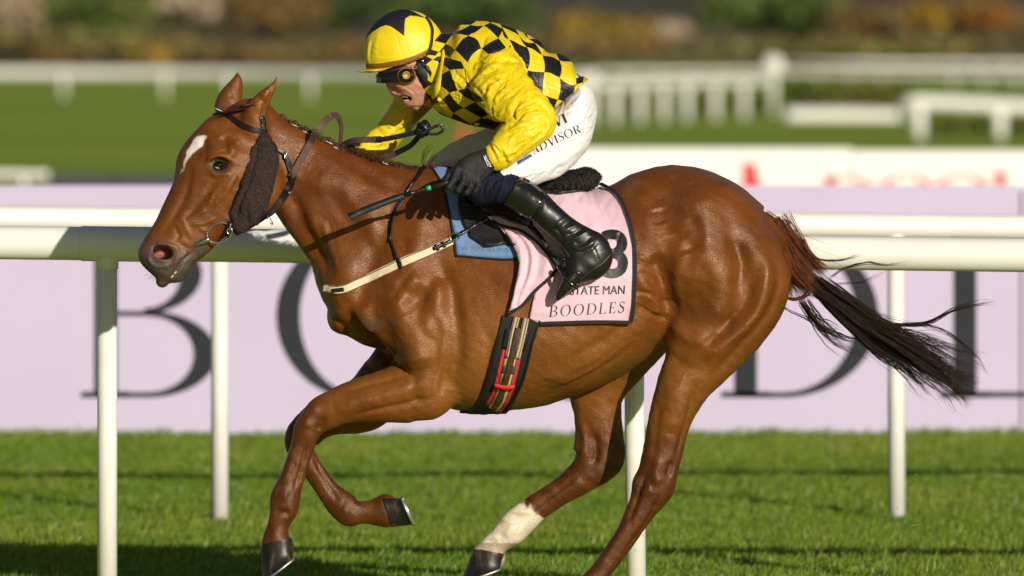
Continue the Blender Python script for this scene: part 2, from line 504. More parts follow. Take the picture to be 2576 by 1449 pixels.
def band(pts, w):
    """outline of a strap of width w (picture units) along points"""
    pts = catmull(pts, 6) if len(pts) > 2 else np.asarray(pts, float)
    w = np.broadcast_to(np.interp(np.linspace(0, 1, len(pts)), np.linspace(0, 1, np.size(w)), np.atleast_1d(w)), len(pts))
    T = np.gradient(pts, axis=0); T /= np.hypot(T[:, 0], T[:, 1])[:, None]
    Nn = np.c_[-T[:, 1], T[:, 0]] * w[:, None] / 2
    return np.vstack([pts + Nn, (pts - Nn)[::-1]])

# ================================================================== THE PLACE
def gz(x, D):
    """height of the land at distance D from the camera"""
    x = np.asarray(x, float); D = np.asarray(D, float)
    b = np.clip(D - 335, 0, None)
    z = b * 0.0145 + np.clip(D - 470, 0, None) * 0.06
    z = z + np.where(D > 340, 0.5 * np.sin(x * 0.11 + D * 0.02) * np.clip((D - 340) / 60, 0, 1), 0)
    return z

def ground_mat():
    m, t, b, N, L = nodes_of('turf soil and far turf')
    g = N('ShaderNodeNewGeometry'); sp = N('ShaderNodeSeparateXYZ'); L(g.outputs['Position'], sp.inputs[0])
    mp = N('ShaderNodeMapping'); mp.inputs['Scale'].default_value = (1, 0.35, 1); L(g.outputs['Position'], mp.inputs[0])
    n1 = N('ShaderNodeTexNoise'); n1.inputs['Scale'].default_value = 0.09; n1.inputs['Detail'].default_value = 6; L(mp.outputs[0], n1.inputs[0])
    n2 = N('ShaderNodeTexNoise'); n2.inputs['Scale'].default_value = 6; n2.inputs['Detail'].default_value = 6; L(g.outputs['Position'], n2.inputs[0])
    r1 = N('ShaderNodeValToRGB'); e = r1.color_ramp.elements
    e[0].position = .35; e[0].color = (.205, .300, .024, 1); e[1].position = .65; e[1].color = (.300, .375, .040, 1); L(n1.outputs[0], r1.inputs[0])
    r2 = N('ShaderNodeValToRGB'); e = r2.color_ramp.elements
    e[0].position = .3; e[0].color = (.10, .075, .036, 1); e[1].position = .62; e[1].color = (.21, .19, .06, 1)
    k = r2.color_ramp.elements.new(.5); k.color = (.155, .145, .042, 1)
    n3 = N('ShaderNodeTexNoise'); n3.inputs['Scale'].default_value = 0.045; n3.inputs['Detail'].default_value = 5
    mp3 = N('ShaderNodeMapping'); mp3.inputs['Scale'].default_value = (1, 0.9, 1); L(g.outputs['Position'], mp3.inputs[0]); L(mp3.outputs[0], n3.inputs[0]); L(n3.outputs[0], r2.inputs[0])
    far = N('ShaderNodeMapRange'); far.inputs[1].default_value = 322; far.inputs[2].default_value = 352; L(sp.outputs[1], far.inputs[0])
    mx = N('ShaderNodeMix'); mx.data_type = 'RGBA'; L(far.outputs[0], mx.inputs[0]); L(r1.outputs[0], mx.inputs[6]); L(r2.outputs[0], mx.inputs[7])
    fr = N('ShaderNodeMapRange'); fr.inputs[1].default_value = 430; fr.inputs[2].default_value = 470; L(sp.outputs[1], fr.inputs[0])
    m2 = N('ShaderNodeMix'); m2.data_type = 'RGBA'; L(fr.outputs[0], m2.inputs[0]); L(mx.outputs[2], m2.inputs[6]); m2.inputs[7].default_value = (.085, .080, .055, 1); mx = m2
    mr = N('ShaderNodeMapRange'); mr.inputs[1].default_value = .2; mr.inputs[2].default_value = .8; mr.inputs[3].default_value = .75; mr.inputs[4].default_value = 1.25; L(n2.outputs[0], mr.inputs[0])
    vm = N('ShaderNodeVectorMath'); vm.operation = 'SCALE'; L(mx.outputs[2], vm.inputs[0]); L(mr.outputs[0], vm.inputs['Scale'])
    L(vm.outputs[0], b.inputs['Base Color']); b.inputs['Roughness'].default_value = .9; b.inputs['Specular IOR Level'].default_value = .15
    return m

def build_ground():
    ys = np.r_[np.linspace(-60, 40, 21), np.linspace(50, 300, 14), np.linspace(310, 520, 36), np.linspace(540, 1500, 20)]
    xs = np.r_[np.linspace(-500, -80, 10), np.linspace(-70, 70, 41), np.linspace(80, 500, 10)]
    X, Yy = np.meshgrid(xs, ys); Z = gz(X, Yy + CAMD)
    V = np.stack([X, Yy, Z], -1).reshape(-1, 3); nx = len(xs)
    Fc = [(j * nx + i, j * nx + i + 1, (j + 1) * nx + i + 1, (j + 1) * nx + i) for j in range(len(ys) - 1) for i in range(nx - 1)]
    tag(obj('ground', V, Fc, ground_mat()), kind='structure')
build_ground()

# ---- the turf of the track: real blades
def build_grass():
    m, t, b, N, L = nodes_of('grass blade')
    a = N('ShaderNodeAttribute'); a.attribute_name = 'pig'
    L(a.outputs['Color'], b.inputs['Base Color']); b.inputs['Roughness'].default_value = .42; b.inputs['Specular IOR Level'].default_value = .35
    tr = N('ShaderNodeBsdfTranslucent'); L(a.outputs['Color'], tr.inputs[0])
    ms = N('ShaderNodeMixShader'); ms.inputs[0].default_value = .35
    L(b.outputs[0], ms.inputs[1]); L(tr.outputs[0], ms.inputs[2]); L(ms.outputs[0], t.nodes['Material Output'].inputs[0])
    n = 440000
    R = np.random.default_rng(21)
    y = 1.2 + 13.9 * R.random(n) ** 1.08; x = R.uniform(-1, 1, n) * (3.1 + 0.07 * y)
    P = np.c_[x, y, np.zeros(n)]
    cl = wob(P, 1.3, 1); cl2 = wob(P, 4.5, 2); cl3 = wob(P * [1, .6, 1], .33, 3)
    h = (0.048 + 0.008 * cl + 0.013 * cl2 + 0.008 * cl3) * R.uniform(.6, 1.35, n); h = np.clip(h * .80, .02, .10)
    tall = R.random(n) < .03; h[tall] *= 1.45
    h *= np.where(y > 14.2, 1.15, 1)
    w = R.uniform(.0019, .0038, n)
    an = R.uniform(0, 6.283, n); ln = h * R.uniform(.15, .75, n)
    ld = np.c_[np.cos(an), np.sin(an)] * .6 + np.c_[.35 + .3 * cl2, .12 * cl]; ld *= ln[:, None]
    a2 = R.uniform(0, 3.1416, n); wx = np.cos(a2) * w; wy = np.sin(a2) * w
    V = np.zeros((n, 5, 3))
    V[:, 0] = np.c_[x - wx, y - wy, np.full(n, -.004)]; V[:, 1] = np.c_[x + wx, y + wy, np.full(n, -.004)]
    mx = x + ld[:, 0] * .35; my = y + ld[:, 1] * .35
    V[:, 2] = np.c_[mx + wx * .8, my + wy * .8, h * .6]; V[:, 3] = np.c_[mx - wx * .8, my - wy * .8, h * .6]
    V[:, 4] = np.c_[x + ld[:, 0], y + ld[:, 1], h * R.uniform(.85, 1.0, n)]
    me = bpy.data.meshes.new('grass')
    me.vertices.add(n * 5); me.vertices.foreach_set('co', V.ravel())
    me.loops.add(n * 7); me.polygons.add(n * 2)
    k = np.arange(n)[:, None] * 5
    me.loops.foreach_set('vertex_index', (k + np.array([0, 1, 2, 3, 3, 2, 4])).ravel().astype(np.int32))
    ls = np.arange(n)[:, None] * 7 + np.array([0, 4]); me.polygons.foreach_set('loop_start', ls.ravel().astype(np.int32))
    me.update(calc_edges=True)
    base = np.array([.175, .285, .022]); yel = np.array([.370, .390, .050]); drk = np.array([.065, .150, .015]); dry = np.array([.30, .26, .09])
    u = R.random(n)[:, None]; c = base * (0.75 + .5 * R.random(n)[:, None])
    c = c + (yel - c) * np.clip(.42 + .34 * cl3 + .28 * cl, 0, 1)[:, None] * R.random(n)[:, None]
    c = np.where(u < .25 + .12 * cl2[:, None], c * .3 + drk * .7, c); c = np.where(u > .972, dry, c)
    cc = np.ones((n, 5, 4)); cc[:, :, :3] = c[:, None, :]
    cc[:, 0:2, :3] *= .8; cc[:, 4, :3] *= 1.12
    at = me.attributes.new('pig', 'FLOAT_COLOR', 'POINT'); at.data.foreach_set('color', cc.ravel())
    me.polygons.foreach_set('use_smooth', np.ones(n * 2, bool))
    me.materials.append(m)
    o = bpy.data.objects.new('grass', me); COL.objects.link(o)
    tag(o, kind='stuff')
build_grass()

# ---- letters with thick and thin strokes, in cap heights
def seg_strip(P, w):
    P = np.asarray(P, float); w = np.broadcast_to(np.asarray(w, float), len(P))
    T = np.gradient(P, axis=0); T /= np.hypot(T[:, 0], T[:, 1])[:, None]; Nn = np.c_[-T[:, 1], T[:, 0]] * w[:, None] / 2
    V = np.stack([P + Nn, P - Nn], 1).reshape(-1, 2)
    return V, [(2 * i, 2 * i + 1, 2 * i + 3, 2 * i + 2) for i in range(len(P) - 1)]
def ringq(cx, cy, rx, ry, ix, iy, a0=0, a1=360, n=40, icx=None):
    A = np.radians(np.linspace(a0, a1, n + 1)); icx = cx if icx is None else icx
    o_ = np.c_[cx + rx * np.cos(A), cy + ry * np.sin(A)]; i_ = np.c_[icx + ix * np.cos(A), cy + iy * np.sin(A)]
    V = np.stack([o_, i_], 1).reshape(-1, 2)
    return V, [(2 * i, 2 * i + 1, 2 * i + 3, 2 * i + 2) for i in range(n)]
def rect(x0, y0, x1, y1, n=3):
    if (x1 - x0) > (y1 - y0): return seg_strip([(x0 + (x1 - x0) * k / n, (y0 + y1) / 2) for k in range(n + 1)], y1 - y0)
    return seg_strip([((x0 + x1) / 2, y0 + (y1 - y0) * k / n) for k in range(n + 1)], x1 - x0)
TK, TN = .14, .036
def glyph(ch):
    g = []; adv = .8
    def stem(x, tk=TK, top=True, bot=True):
        g.append(rect(x, 0, x + tk, 1, 6))
        if bot: g.append(rect(x - .08, 0, x + tk + .08, TN))
        if top: g.append(rect(x - .08, 1 - TN, x + tk + .08, 1))
    if ch == 'B':
        stem(.09); g.append(ringq(.42, .265, .42, .265, .28, .232, -90, 90, 20)); g.append(ringq(.40, .758, .35, .242, .22, .21, -90, 90, 20))
        g += [rect(.23, 0.001, .43, .033), rect(.23, .498, .43, .53), rect(.23, .967, .41, .999)]; adv = .92
    elif ch == 'O': g.append(ringq(.53, .5, .53, .517, .385, .487, 0, 360, 56)); adv = 1.14
    elif ch == 'D':
        stem(.10); g.append(ringq(.40, .5, .585, .5, .445, .467, -90, 90, 28)); g += [rect(.24, .001, .41, .033), rect(.24, .967, .41, .999)]; adv = 1.08
    elif ch == 'L':
        stem(.08); g.append(rect(.22, .001, .72, .036, 4)); g.append(seg_strip([(.70, 0), (.72, .12), (.75, .27)], [.06, .04, .02])); adv = .80
    elif ch == 'E':
        stem(.08); g += [rect(.22, .001, .66, .035, 4), rect(.22, .965, .62, .999, 4), rect(.22, .49, .48, .525)]
        g += [seg_strip([(.64, 0), (.66, .12), (.69, .26)], [.06, .04, .02]), seg_strip([(.60, 1), (.62, .9), (.63, .76)], [.05, .04, .02]), rect(.455, .40, .485, .61)]; adv = .76
    elif ch == 'S':
        P = catmull([(.52, .80), (.44, .95), (.28, .985), (.12, .90), (.10, .73), (.28, .56), (.48, .42), (.55, .25), (.46, .07), (.28, .015), (.10, .07), (.03, .25)], 5)
        g.append(seg_strip(P, np.interp(np.linspace(0, 1, len(P)), [0, .1, .3, .5, .7, .9, 1], [.03, .04, .07, .15, .08, .04, .03])))
        g += [rect(.525, .72, .555, .99), rect(.015, .0, .045, .27)]; adv = .66
    elif ch == 'A':
        g += [seg_strip([(.10, .01), (.38, .98)], .04), seg_strip([(.40, 1), (.55, .5), (.70, 0)], .14), rect(.21, .30, .60, .335), rect(0, 0, .22, TN), rect(.56, -.001, .84, TN - .001)]; adv = .86
    elif ch == 'V':
        g += [seg_strip([(.13, 1), (.28, .5), (.42, 0)], .14), seg_strip([(.43, .01), (.72, .98)], .04), rect(0, 1 - TN, .27, 1), rect(.60, 1 - TN - .001, .84, .999)]; adv = .82
    elif ch == 'W':
        g += [seg_strip([(.13, 1), (.25, .5), (.36, 0)], .14), seg_strip([(.37, .01), (.58, .9)], .04), seg_strip([(.56, 1), (.68, .5), (.79, 0)], .14), seg_strip([(.80, .01), (1.03, .98)], .04), rect(0, 1 - TN, .27, 1), rect(.92, 1 - TN, 1.14, .999)]; adv = 1.14
    elif ch == 'I': stem(.09); adv = .42
    elif ch == 'N':
        g += [rect(.08, 0, .12, 1), seg_strip([(.08, 1), (.40, .5), (.72, 0)], .14), rect(.70, 0, .74, 1), rect(0, 0, .2, TN), rect(.62, 1 - TN, .82, 1)]; adv = .9
    elif ch == 'R':
        stem(.09); g.append(ringq(.40, .745, .35, .255, .22, .222, -90, 90, 20)); g += [rect(.23, .491, .42, .523), rect(.23, .967, .41, .999)]
        g.append(seg_strip([(.42, .50), (.55, .28), (.68, .04), (.82, .02)], [.12, .14, .12, .03])); adv = .84
    V = []; F = []
    for v, f in g:
        k = sum(len(q) for q in V); V.append(np.asarray(v)); F += [[i + k for i in q] for q in f]
    return np.vstack(V), F, adv
def serif_text(s, gap=.0):
    out = []; x = 0
    for ch in s:
        if ch == ' ': x += .4; continue
        V, F, a = glyph(ch); V = V + [x, 0]; out.append((ch, V, F)); x += a + gap
    return out, x
def font_text(s, shear=0.0, bold=0.0, div=0):
    """outline lettering from the built-in plain font, in cap heights"""
    cu = bpy.data.curves.new('t', 'FONT'); cu.body = s; cu.size = 1.0; cu.shear = shear; cu.offset = bold; cu.resolution_u = 5; cu.fill_mode = 'FRONT'
    o = bpy.data.objects.new('t', cu); COL.objects.link(o)
    bpy.context.view_layer.update()
    me = o.to_mesh()
    V = np.array([v.co[:2] for v in me.vertices]); F = [list(p.vertices) for p in me.polygons]
    o.to_mesh_clear(); bpy.data.objects.remove(o); bpy.data.curves.remove(cu)
    V = V / 0.72
    return V, F

def slab(name, V2, F, frame, th, m, parent=None):
    """flat lettering V2 (x, up) given a little thickness; frame maps (x, up) to world, facing the camera"""
    A = np.array([frame(x, y) for x, y in V2]); B = A + [0, th, 0]
    fl = []
    for f in F:
        n = np.cross(A[f[1]] - A[f[0]], A[f[2]] - A[f[0]])
        fl.append(list(f) if n[1] < 0 else list(f)[::-1])
    ed = {(f[i], f[(i + 1) % len(f)]) for f in fl for i in range(len(f))}
    rim = [(a, b) for a, b in ed if (b, a) not in ed]; k = len(A)
    return obj(name, np.vstack([A, B]), fl + [[b, a, a + k, b + k] for a, b in rim], m, parent, smooth=False)

# ---- rails, boards
mat('white rail plastic', (.80, .79, .73), .33, vary=.03, vscale=3, stretch=(.6, 3, 3), dirt=(.40, .36, .26), dscale=5, dcov=.70, bump=.06, bscale=14)
mat('far white paint', (.82, .81, .76), .5, vary=.05)
mat('lilac board face', (.540, .466, .645), .45, vary=.02, vscale=1.2, bump=.05, bscale=3, dirt=(.50, .43, .595), dscale=1.6, dcov=.60)
mat('board edge metal', (.45, .44, .45), .4, metal=.6)
mat('charcoal lettering', (.017, .0205, .027), .6, spec=.25, vary=.2, vscale=5)
mat('white board face', (.83, .82, .80), .5, vary=.02)
mat('red lettering', (.62, .035, .04), .45)
mat('navy hurdle', (.03, .035, .06), .6)

def running_rail(name, A, B, r, posts, pw, label, couplings=(), base_z=0.0, m='white rail plastic', bands=()):
    A = np.array(A); B = np.array(B)
    t = thing(name, ((A[0] + B[0]) / 2, (A[1] + B[1]) / 2, 0), label, 'rail', 'running rails of the racecourse')
    d = (B - A); L_ = np.linalg.norm(d); n = max(2, int(L_ / .25))
    MB().tube([A + d * k / n for k in range(n + 1)], r, 20).build('rail', m, t)
    for u, l, rr in couplings:
        P = A + d * u; e = d / L_ * l / 2
        MB().tube([P - e, P - e * .98, P + e * .98, P + e], [rr * .985, rr, rr, rr * .985], 20).build('coupling', m, t)
    for u, lean in posts:
        P = A + d * u; g = P * [1, 1, 0] + [lean, 0, base_z - .05]; top = P - [0, 0, r * .6]
        p = MB(); p.tube([g, top], pw, 16).build('post', m, t)
        q = top + (g - top) * .02
        MB().tube([top + [0, 0, r * .3], top - [0, 0, r * .55 + .02], top - [0, 0, r * .55 + .022]], [pw * 1.13, pw * 1.13, pw], 16).build('socket', m, t)
    return t

def u_of(A, B, px, D):  # where along A-B a picture column falls
    Y = D - CAMD
    x = (px - PX0) * D / FPX
    return (x - A[0]) / (B[0] - A[0])

# the rail just behind the horse
YA, YB = 1.0, .72
A0 = np.array(W(0, 610, YA)); B0 = np.array(W(2576, 642, YB)); dd = (B0 - A0) / 2576
A1 = A0 - dd * 1900; B1 = B0 + dd * 1900
un = lambda px: (px + 1900) / (2576 + 3800)
running_rail('running_rail', A1, B1, .0615, [(un(272), 0.0), (un(1598), .013), (un(2924), 0), (un(-1056), 0), (un(4252), 0)], .0365,
             'nearest white plastic running rail right behind the galloping horse', [(un(330), .36, .0645)])
# the second rail, further back
YA, YB = 6.3, 6.9
A0 = np.array(W(0, 549, YA)); B0 = np.array(W(2576, 572.5, YB)); dd = (B0 - A0) / 2576
A2 = A0 - dd * 1900; B2 = B0 + dd * 1900
running_rail('running_rail', A2, B2, .0545, [(un(-1157), 0), (un(546), 0.0), (un(2249), .004), (un(3952), 0)], .0375,
             'second white running rail between the nearest rail and the lilac board', [(un(2170), .72, .0556)])

# the lilac advertising board
YB_ = 14.6
def build_board():
    Db = CAMD + YB_; s = Db / FPX
    z1 = CAMH - (457 - PY0) * s; x0, x1 = (-1900 - PX0) * s, (4700 - PX0) * s
    t = thing('advertising_board', (0, YB_, 0), 'long lilac advertising board with big charcoal capital letters', 'board')
    xs = np.array([x0, (2568 - PX0) * s, x1])
    for a, b in zip(xs[:-1], xs[1:]):
        MB().box(((a + b) / 2, YB_ + .02, z1 / 2 - .02), (b - a - .012, .04, z1 + .0)).build('panel', 'lilac board face', t, smooth=False)
    MB().box(((x0 + x1) / 2, YB_ + .055, z1 / 2 - .03), (x1 - x0, .03, z1 - .04)).build('backing', 'board edge metal', t, smooth=False)
    cap = 411.0
    for ch, px, dx in (('B', 200, 0), ('O', 695, 0), ('O', 1238, 0), ('D', 1806, 0), ('L', 2366, 0), ('E', 2800, 0), ('S', 3240, 0)):
        V, F, a = glyph(ch)
        slab('letter', V, F, lambda x, y, px=px: W(px + x * cap, 1000 - y * cap, YB_ - .004), .004, 'charcoal lettering', t)
build_board()

# the white banner with red letters behind it
def build_banner():
    D = 78.0; Y = D - CAMD; s = D / FPX
    t = thing('banner_board', ((2100 - PX0) * s, Y, 0), 'white banner board with tall red letters behind the lilac board', 'board')
    for a, b, y in ((1420, 2145, 373), (2148, 3100, 379)):
        z1 = CAMH - (y - PY0) * s
        MB().box((((a + b) / 2 - PX0) * s, Y + .03, z1 / 2), ((b - a) * s, .06, z1)).build('panel', 'white board face', t, smooth=False)
    for ch, px, top, cap in (('A', 1815, 405, 200), ('D', 2062, 444, 170), ('O', 2190, 441, 170), ('O', 2330, 440, 170), ('I', 2490, 434, 170)):
        V, F, a = glyph(ch) if ch != 'A' else (np.array([(0, 0), (.3, 0), (.58, 1), (.3, 1)]), [(0, 1, 2, 3)], .5)
        if ch == 'A': V = np.array([(.25, 0), (.70, 0), (.42, .98), (.27, .98)])
        slab('letter', V, F, lambda x, y: W(px + x * cap, top + cap - y * cap, Y - .01), .01, 'red lettering', t)
build_banner()

# small far things
def far_rail(label, pts, r, post_px, pw, base, height=None, m='far white paint', name='running_rail'):
    """pts: (px, py, D) along the rail; post_px: picture columns of its posts; stands on the land"""
    P = [np.array(W(x, y, D - CAMD)) for x, y, D in pts]
    t = thing(name, (P[0][0], P[0][1], 0), label, 'rail', 'running rails of the racecourse')
    MB().tube(catmull(P, 6) if len(P) > 2 else P, r, 10).build('rail', m, t)
    xs = [p[0] for p in pts]
    for q in post_px:
        D = np.interp(q, xs, [p[2] for p in pts]); y = np.interp(q, xs, [p[1] for p in pts])
        top = np.array(W(q, y, D - CAMD)); g = top.copy(); g[2] = gz(top[0], D) - .1
        MB().tube([g, top], pw, 8).build('post', m, t)
    return t
far_rail('far white running rail on the left crossing the green infield', [(-300, 183, 290), (500, 185, 287), (1100, 190, 280), (1500, 195, 275)], .18, [-90, 160, 415, 575, 780, 1150, 1420], .07, 0)
far_rail('white rail with six close posts beside the white disc post', [(1400, 216, 200), (1547, 213, 204), (1727, 208, 210), (1871, 205, 216), (1930, 204, 219)], .125, [1490, 1547, 1610, 1670, 1727, 1799, 1871], .095, 0)
far_rail('farthest thin white rail under the bushes at the right', [(1380, 154, 390), (1900, 161, 390), (2300, 162, 390), (2700, 163, 390)], .13, [2030, 2099, 2180, 2253, 2323, 2389, 2459, 2528, 2590], .07, 0)
far_rail('second far white rail above the dark hedge', [(1480, 182, 330), (1940, 181, 330), (2300, 186, 328), (2700, 190, 326)], .085, [1500, 1580, 1660, 1740, 1820, 2060, 2140, 2220, 2400, 2480, 2560], .04, 0)
far_rail('nearest far rail at the right edge with a curved end', [(2276, 300, 174.4), (2280, 272, 174.2), (2300, 258, 174), (2420, 262, 174), (2700, 276, 174)], .14, [2312, 2515, 2690], .12, 0)
far_rail('low white board rail lying before the dark hedge', [(1975, 291, 213), (2130, 292, 213), (2275, 295, 213)], .19, [2000, 2120, 2240], .05, 0)
far_rail('white rail end at the left edge just above the lilac board', [(-200, 437, 100), (0, 438, 100), (122, 440, 100)], .045, [-60, 60], .03, 0)

def disc_post():
    D = 228; Y = D - CAMD; p = np.array(W(1945, 165, Y)); g = p.copy(); g[2] = 0
    t = thing('disc_post', (p[0], Y, 0), 'tall white post with a round white disc on top', 'post')
    MB().tube([g, p], .085, 12).build('post', 'far white paint', t)
    MB().tube([p + [0, -.14, 0], p + [0, -.08, 0]], .27, 24).build('disc', 'far white paint', t)
disc_post()
def hurdle():
    D = 104; Y = D - CAMD
    a = np.array(W(128, 440, Y)); b = np.array(W(1500, 440, Y))
    t = thing('hurdle', (a[0], Y, 0), 'low dark navy hurdle lying behind the lilac board', 'hurdle')
    z = a[2]
    MB().box(((a[0] + b[0]) / 2, Y, z / 2), (b[0] - a[0], .1, z)).build('panel', 'navy hurdle', t, smooth=False)
    for k in range(9):
        MB().box((a[0] + (b[0] - a[0]) * k / 8, Y - .09, z / 2), (.05, .06, z)).build('post', 'navy hurdle', t, smooth=False)
hurdle()
mat('orange cone plastic', (.55, .10, .045), .6)
def cone():
    D = 168; Y = D - CAMD; p = np.array(W(1166, 338, Y))
    t = thing('marker_cone', (p[0], Y, 0), 'orange marker cone on the far grass', 'cone')
    MB().lathe([(.16, 0), (.16, .03), (.10, .035), (.085, .2), (.05, .38), (.0, .39)], (p[0], Y, 0), 16).build('cone_body', 'orange cone plastic', t)
    MB().box((p[0], Y, .012), (.42, .42, .022)).build('base', 'orange cone plastic', t, smooth=False)
cone()

# hedges and bushes: leaf clumps through a volume
def leaf_mat(name, cols):
    m, t, b, N, L = nodes_of(name)
    a = N('ShaderNodeAttribute'); a.attribute_name = 'pig'; L(a.outputs['Color'], b.inputs['Base Color']); b.inputs['Roughness'].default_value = .6
    b.inputs['Specular IOR Level'].default_value = .25
    return m
LEAF = leaf_mat('leaf', None)
mat('bark', (.11, .075, .05), .85, vary=.3, vscale=8, bump=.5, bscale=12)
def foliage(name, c, size, n, cols, parent, leaf=.25, boxy=False, seed=0):
    R = np.random.default_rng(seed); size = np.array(size)
    if boxy: P = R.uniform(-1, 1, (n, 3))
    else:
        k = 7; cen = R.normal(size=(k, 3)) * .42; cen[:, 2] = np.abs(cen[:, 2]) * .6 - .25; rad = R.uniform(.35, .62, k)
        d = R.normal(size=(n, 3)); d /= np.linalg.norm(d, axis=1)[:, None]
        w = R.integers(0, k, n); P = cen[w] + d * (rad[w] * R.random(n) ** .33)[:, None]
        P = np.clip(P, -1.15, 1.15)
    P = P * size / 2 + np.array(c)
    s = leaf * R.uniform(.5, 1.3, n)
    T = R.normal(size=(n, 2, 3)); T /= np.linalg.norm(T, axis=2)[..., None]
    V = np.stack([P - T[:, 0] * s[:, None], P + T[:, 1] * s[:, None] * .5, P + T[:, 0] * s[:, None], P - T[:, 1] * s[:, None] * .5], 1).reshape(-1, 3)
    F = np.arange(n * 4).reshape(n, 4)
    cols = np.array(cols); nz = wob(P / size.max(), 1.6, seed % 5); ci = np.clip((nz * .5 + .5 + R.normal(size=n) * .15) * len(cols), 0, len(cols) - 1).astype(int)
    cc = cols[ci] * R.uniform(.7, 1.3, (n, 1))
    return obj(name, V, F, LEAF, parent, smooth=False, cols=np.repeat(cc, 4, 0))
GRN = [(.08, .13, .03), (.12, .17, .035), (.15, .18, .04)]; DGR = [(.05, .085, .025), (.075, .12, .03), (.11, .15, .03)]
OLV = [(.17, .14, .045), (.22, .18, .05), (.15, .16, .04)]; GOR = [(.19, .14, .03), (.40, .24, .02), (.17, .17, .04)]
BRN = [(.17, .10, .035), (.25, .15, .045), (.12, .095, .04)]; TAN = [(.50, .38, .25), (.42, .31, .20), (.55, .44, .3)]
PUR = [(.12, .10, .10), (.16, .135, .125), (.10, .10, .095)]; YEL = [(.50, .28, .01), (.38, .22, .015), (.16, .12, .02)]; ORG = [(.38, .16, .02), (.2, .1, .02)]
def bush(label, px, y0, w, h, D, cols, n=900, cat='bush', seed=1, name='bush', leaf=.3):
    """y0 = picture row of its foot"""
    s = D / FPX; x = (px - PX0) * s; Y = D - CAMD; zt = CAMH - (y0 - PY0) * s; g = float(gz(x, D)); zt = max(g, zt)
    t = thing(name, (x, Y, g), label, cat)
    hh = h * s
    foliage('foliage', (x, Y, zt + hh / 2), (w * s * 1.12, min(w * s, 7), hh * 1.2), int(n * 1.6), cols, t, leaf * 1.3, seed=seed)
    R = np.random.default_rng(seed); st = MB()
    for k in range(5):
        a = R.uniform(-.25, .25) * w * s; st.tube([(x + a * .2, Y, g - .1), (x + a, Y + R.uniform(-.5, .5), zt + hh * .6)], [.09, .03], 6)
    st.build('stem', 'bark', t)
bush('big dark green bush on the bank at the upper left', 300, 92, 300, 150, 430, GRN, 1300, seed=2)
bush('low olive gorse behind the left far rail', 205, 120, 420, 45, 405, OLV, 800, seed=3)
bush('brown gorse at the left edge of the bank', 20, 122, 260, 40, 410, OLV, 500, seed=13)
bush('brown and orange gorse left of the rider', 660, 78, 240, 120, 440, BRN, 1000, seed=4)
bush('dark green bush just left of the yellow cap', 800, 75, 280, 110, 455, DGR, 900, seed=5)
bush('pale tan bare scrub at the top left', 60, 84, 170, 160, 470, TAN, 700, seed=6)
bush('pale tan bare scrub left of the brown gorse', 515, 66, 190, 140, 475, TAN, 700, seed=7)
bush('orange flowering gorse below the yellow cap at the rail', 370, 158, 110, 28, 372, GOR, 350, seed=8)
bush('dark green bushes behind the rider', 1170, 92, 420, 150, 450, DGR, 1300, seed=9)
bush('green and yellow gorse mound right of the rider', 1520, 118, 250, 90, 425, GOR, 1100, seed=10)
bush('pale tan dry grass clump beside the gorse mound', 1690, 112, 110, 60, 440, TAN, 500, seed=11)
bush('purple grey bare thicket at the top right of the rider', 1790, 70, 320, 180, 520, PUR, 1300, seed=12)
bush('tall green bush in the middle right of the bank', 1990, 108, 330, 160, 430, GRN, 1500, seed=14)
bush('brown gorse thicket below the yellow flowers', 2330, 100, 420, 110, 425, BRN, 1500, seed=15)
bush('bright yellow flowering gorse at the upper right', 2340, 66, 80, 62, 418, YEL, 300, seed=16)
bush('orange gorse clump near the upper right corner', 2490, 70, 130, 66, 418, ORG, 350, seed=17)
bush('dark blue green thicket in the top right corner', 2480, 40, 420, 130, 530, [(.03, .045, .04), (.05, .06, .05)], 900, seed=18)
bush('long low olive scrub at the foot of the bank', 2150, 145, 900, 40, 395, OLV, 1400, seed=19)
bush('dry brown heather in front of the bank behind the rider', 1250, 148, 900, 40, 398, BRN, 1200, seed=20)
bush('dark brown heather along the left far rail', 500, 152, 800, 32, 390, BRN, 1000, seed=22)
def hedge(label, x0, x1, ytop, ybot, D, cols, n, seed):
    s = D / FPX; Y = D - CAMD; zt = CAMH - (ytop - PY0) * s; zb = max(0.0, CAMH - (ybot - PY0) * s)
    xc = ((x0 + x1) / 2 - PX0) * s
    t = thing('hedge', (xc, Y, 0), label, 'hedge')
    foliage('foliage', (xc, Y, (zt + zb) / 2), ((x1 - x0) * s, 1.2, zt - zb), n, cols, t, .14, True, seed)
    MB().box((xc, Y, zt * .35), ((x1 - x0) * s * .98, .5, zt * .7)).build('stem', 'bark', t, smooth=False)
HED = [(.06, .09, .012), (.10, .13, .016), (.15, .16, .022)]
hedge('dark clipped hedge behind the white rail with six posts', 1500, 1935, 243, 320, 236, HED, 1500, 31)
hedge('dark clipped hedge right of the white disc post', 1972, 2290, 206, 290, 240, HED, 1500, 32)
hedge('clipped hedge behind the curved end rail at the right edge', 2335, 2700, 292, 352, 182, HED, 1200, 33)

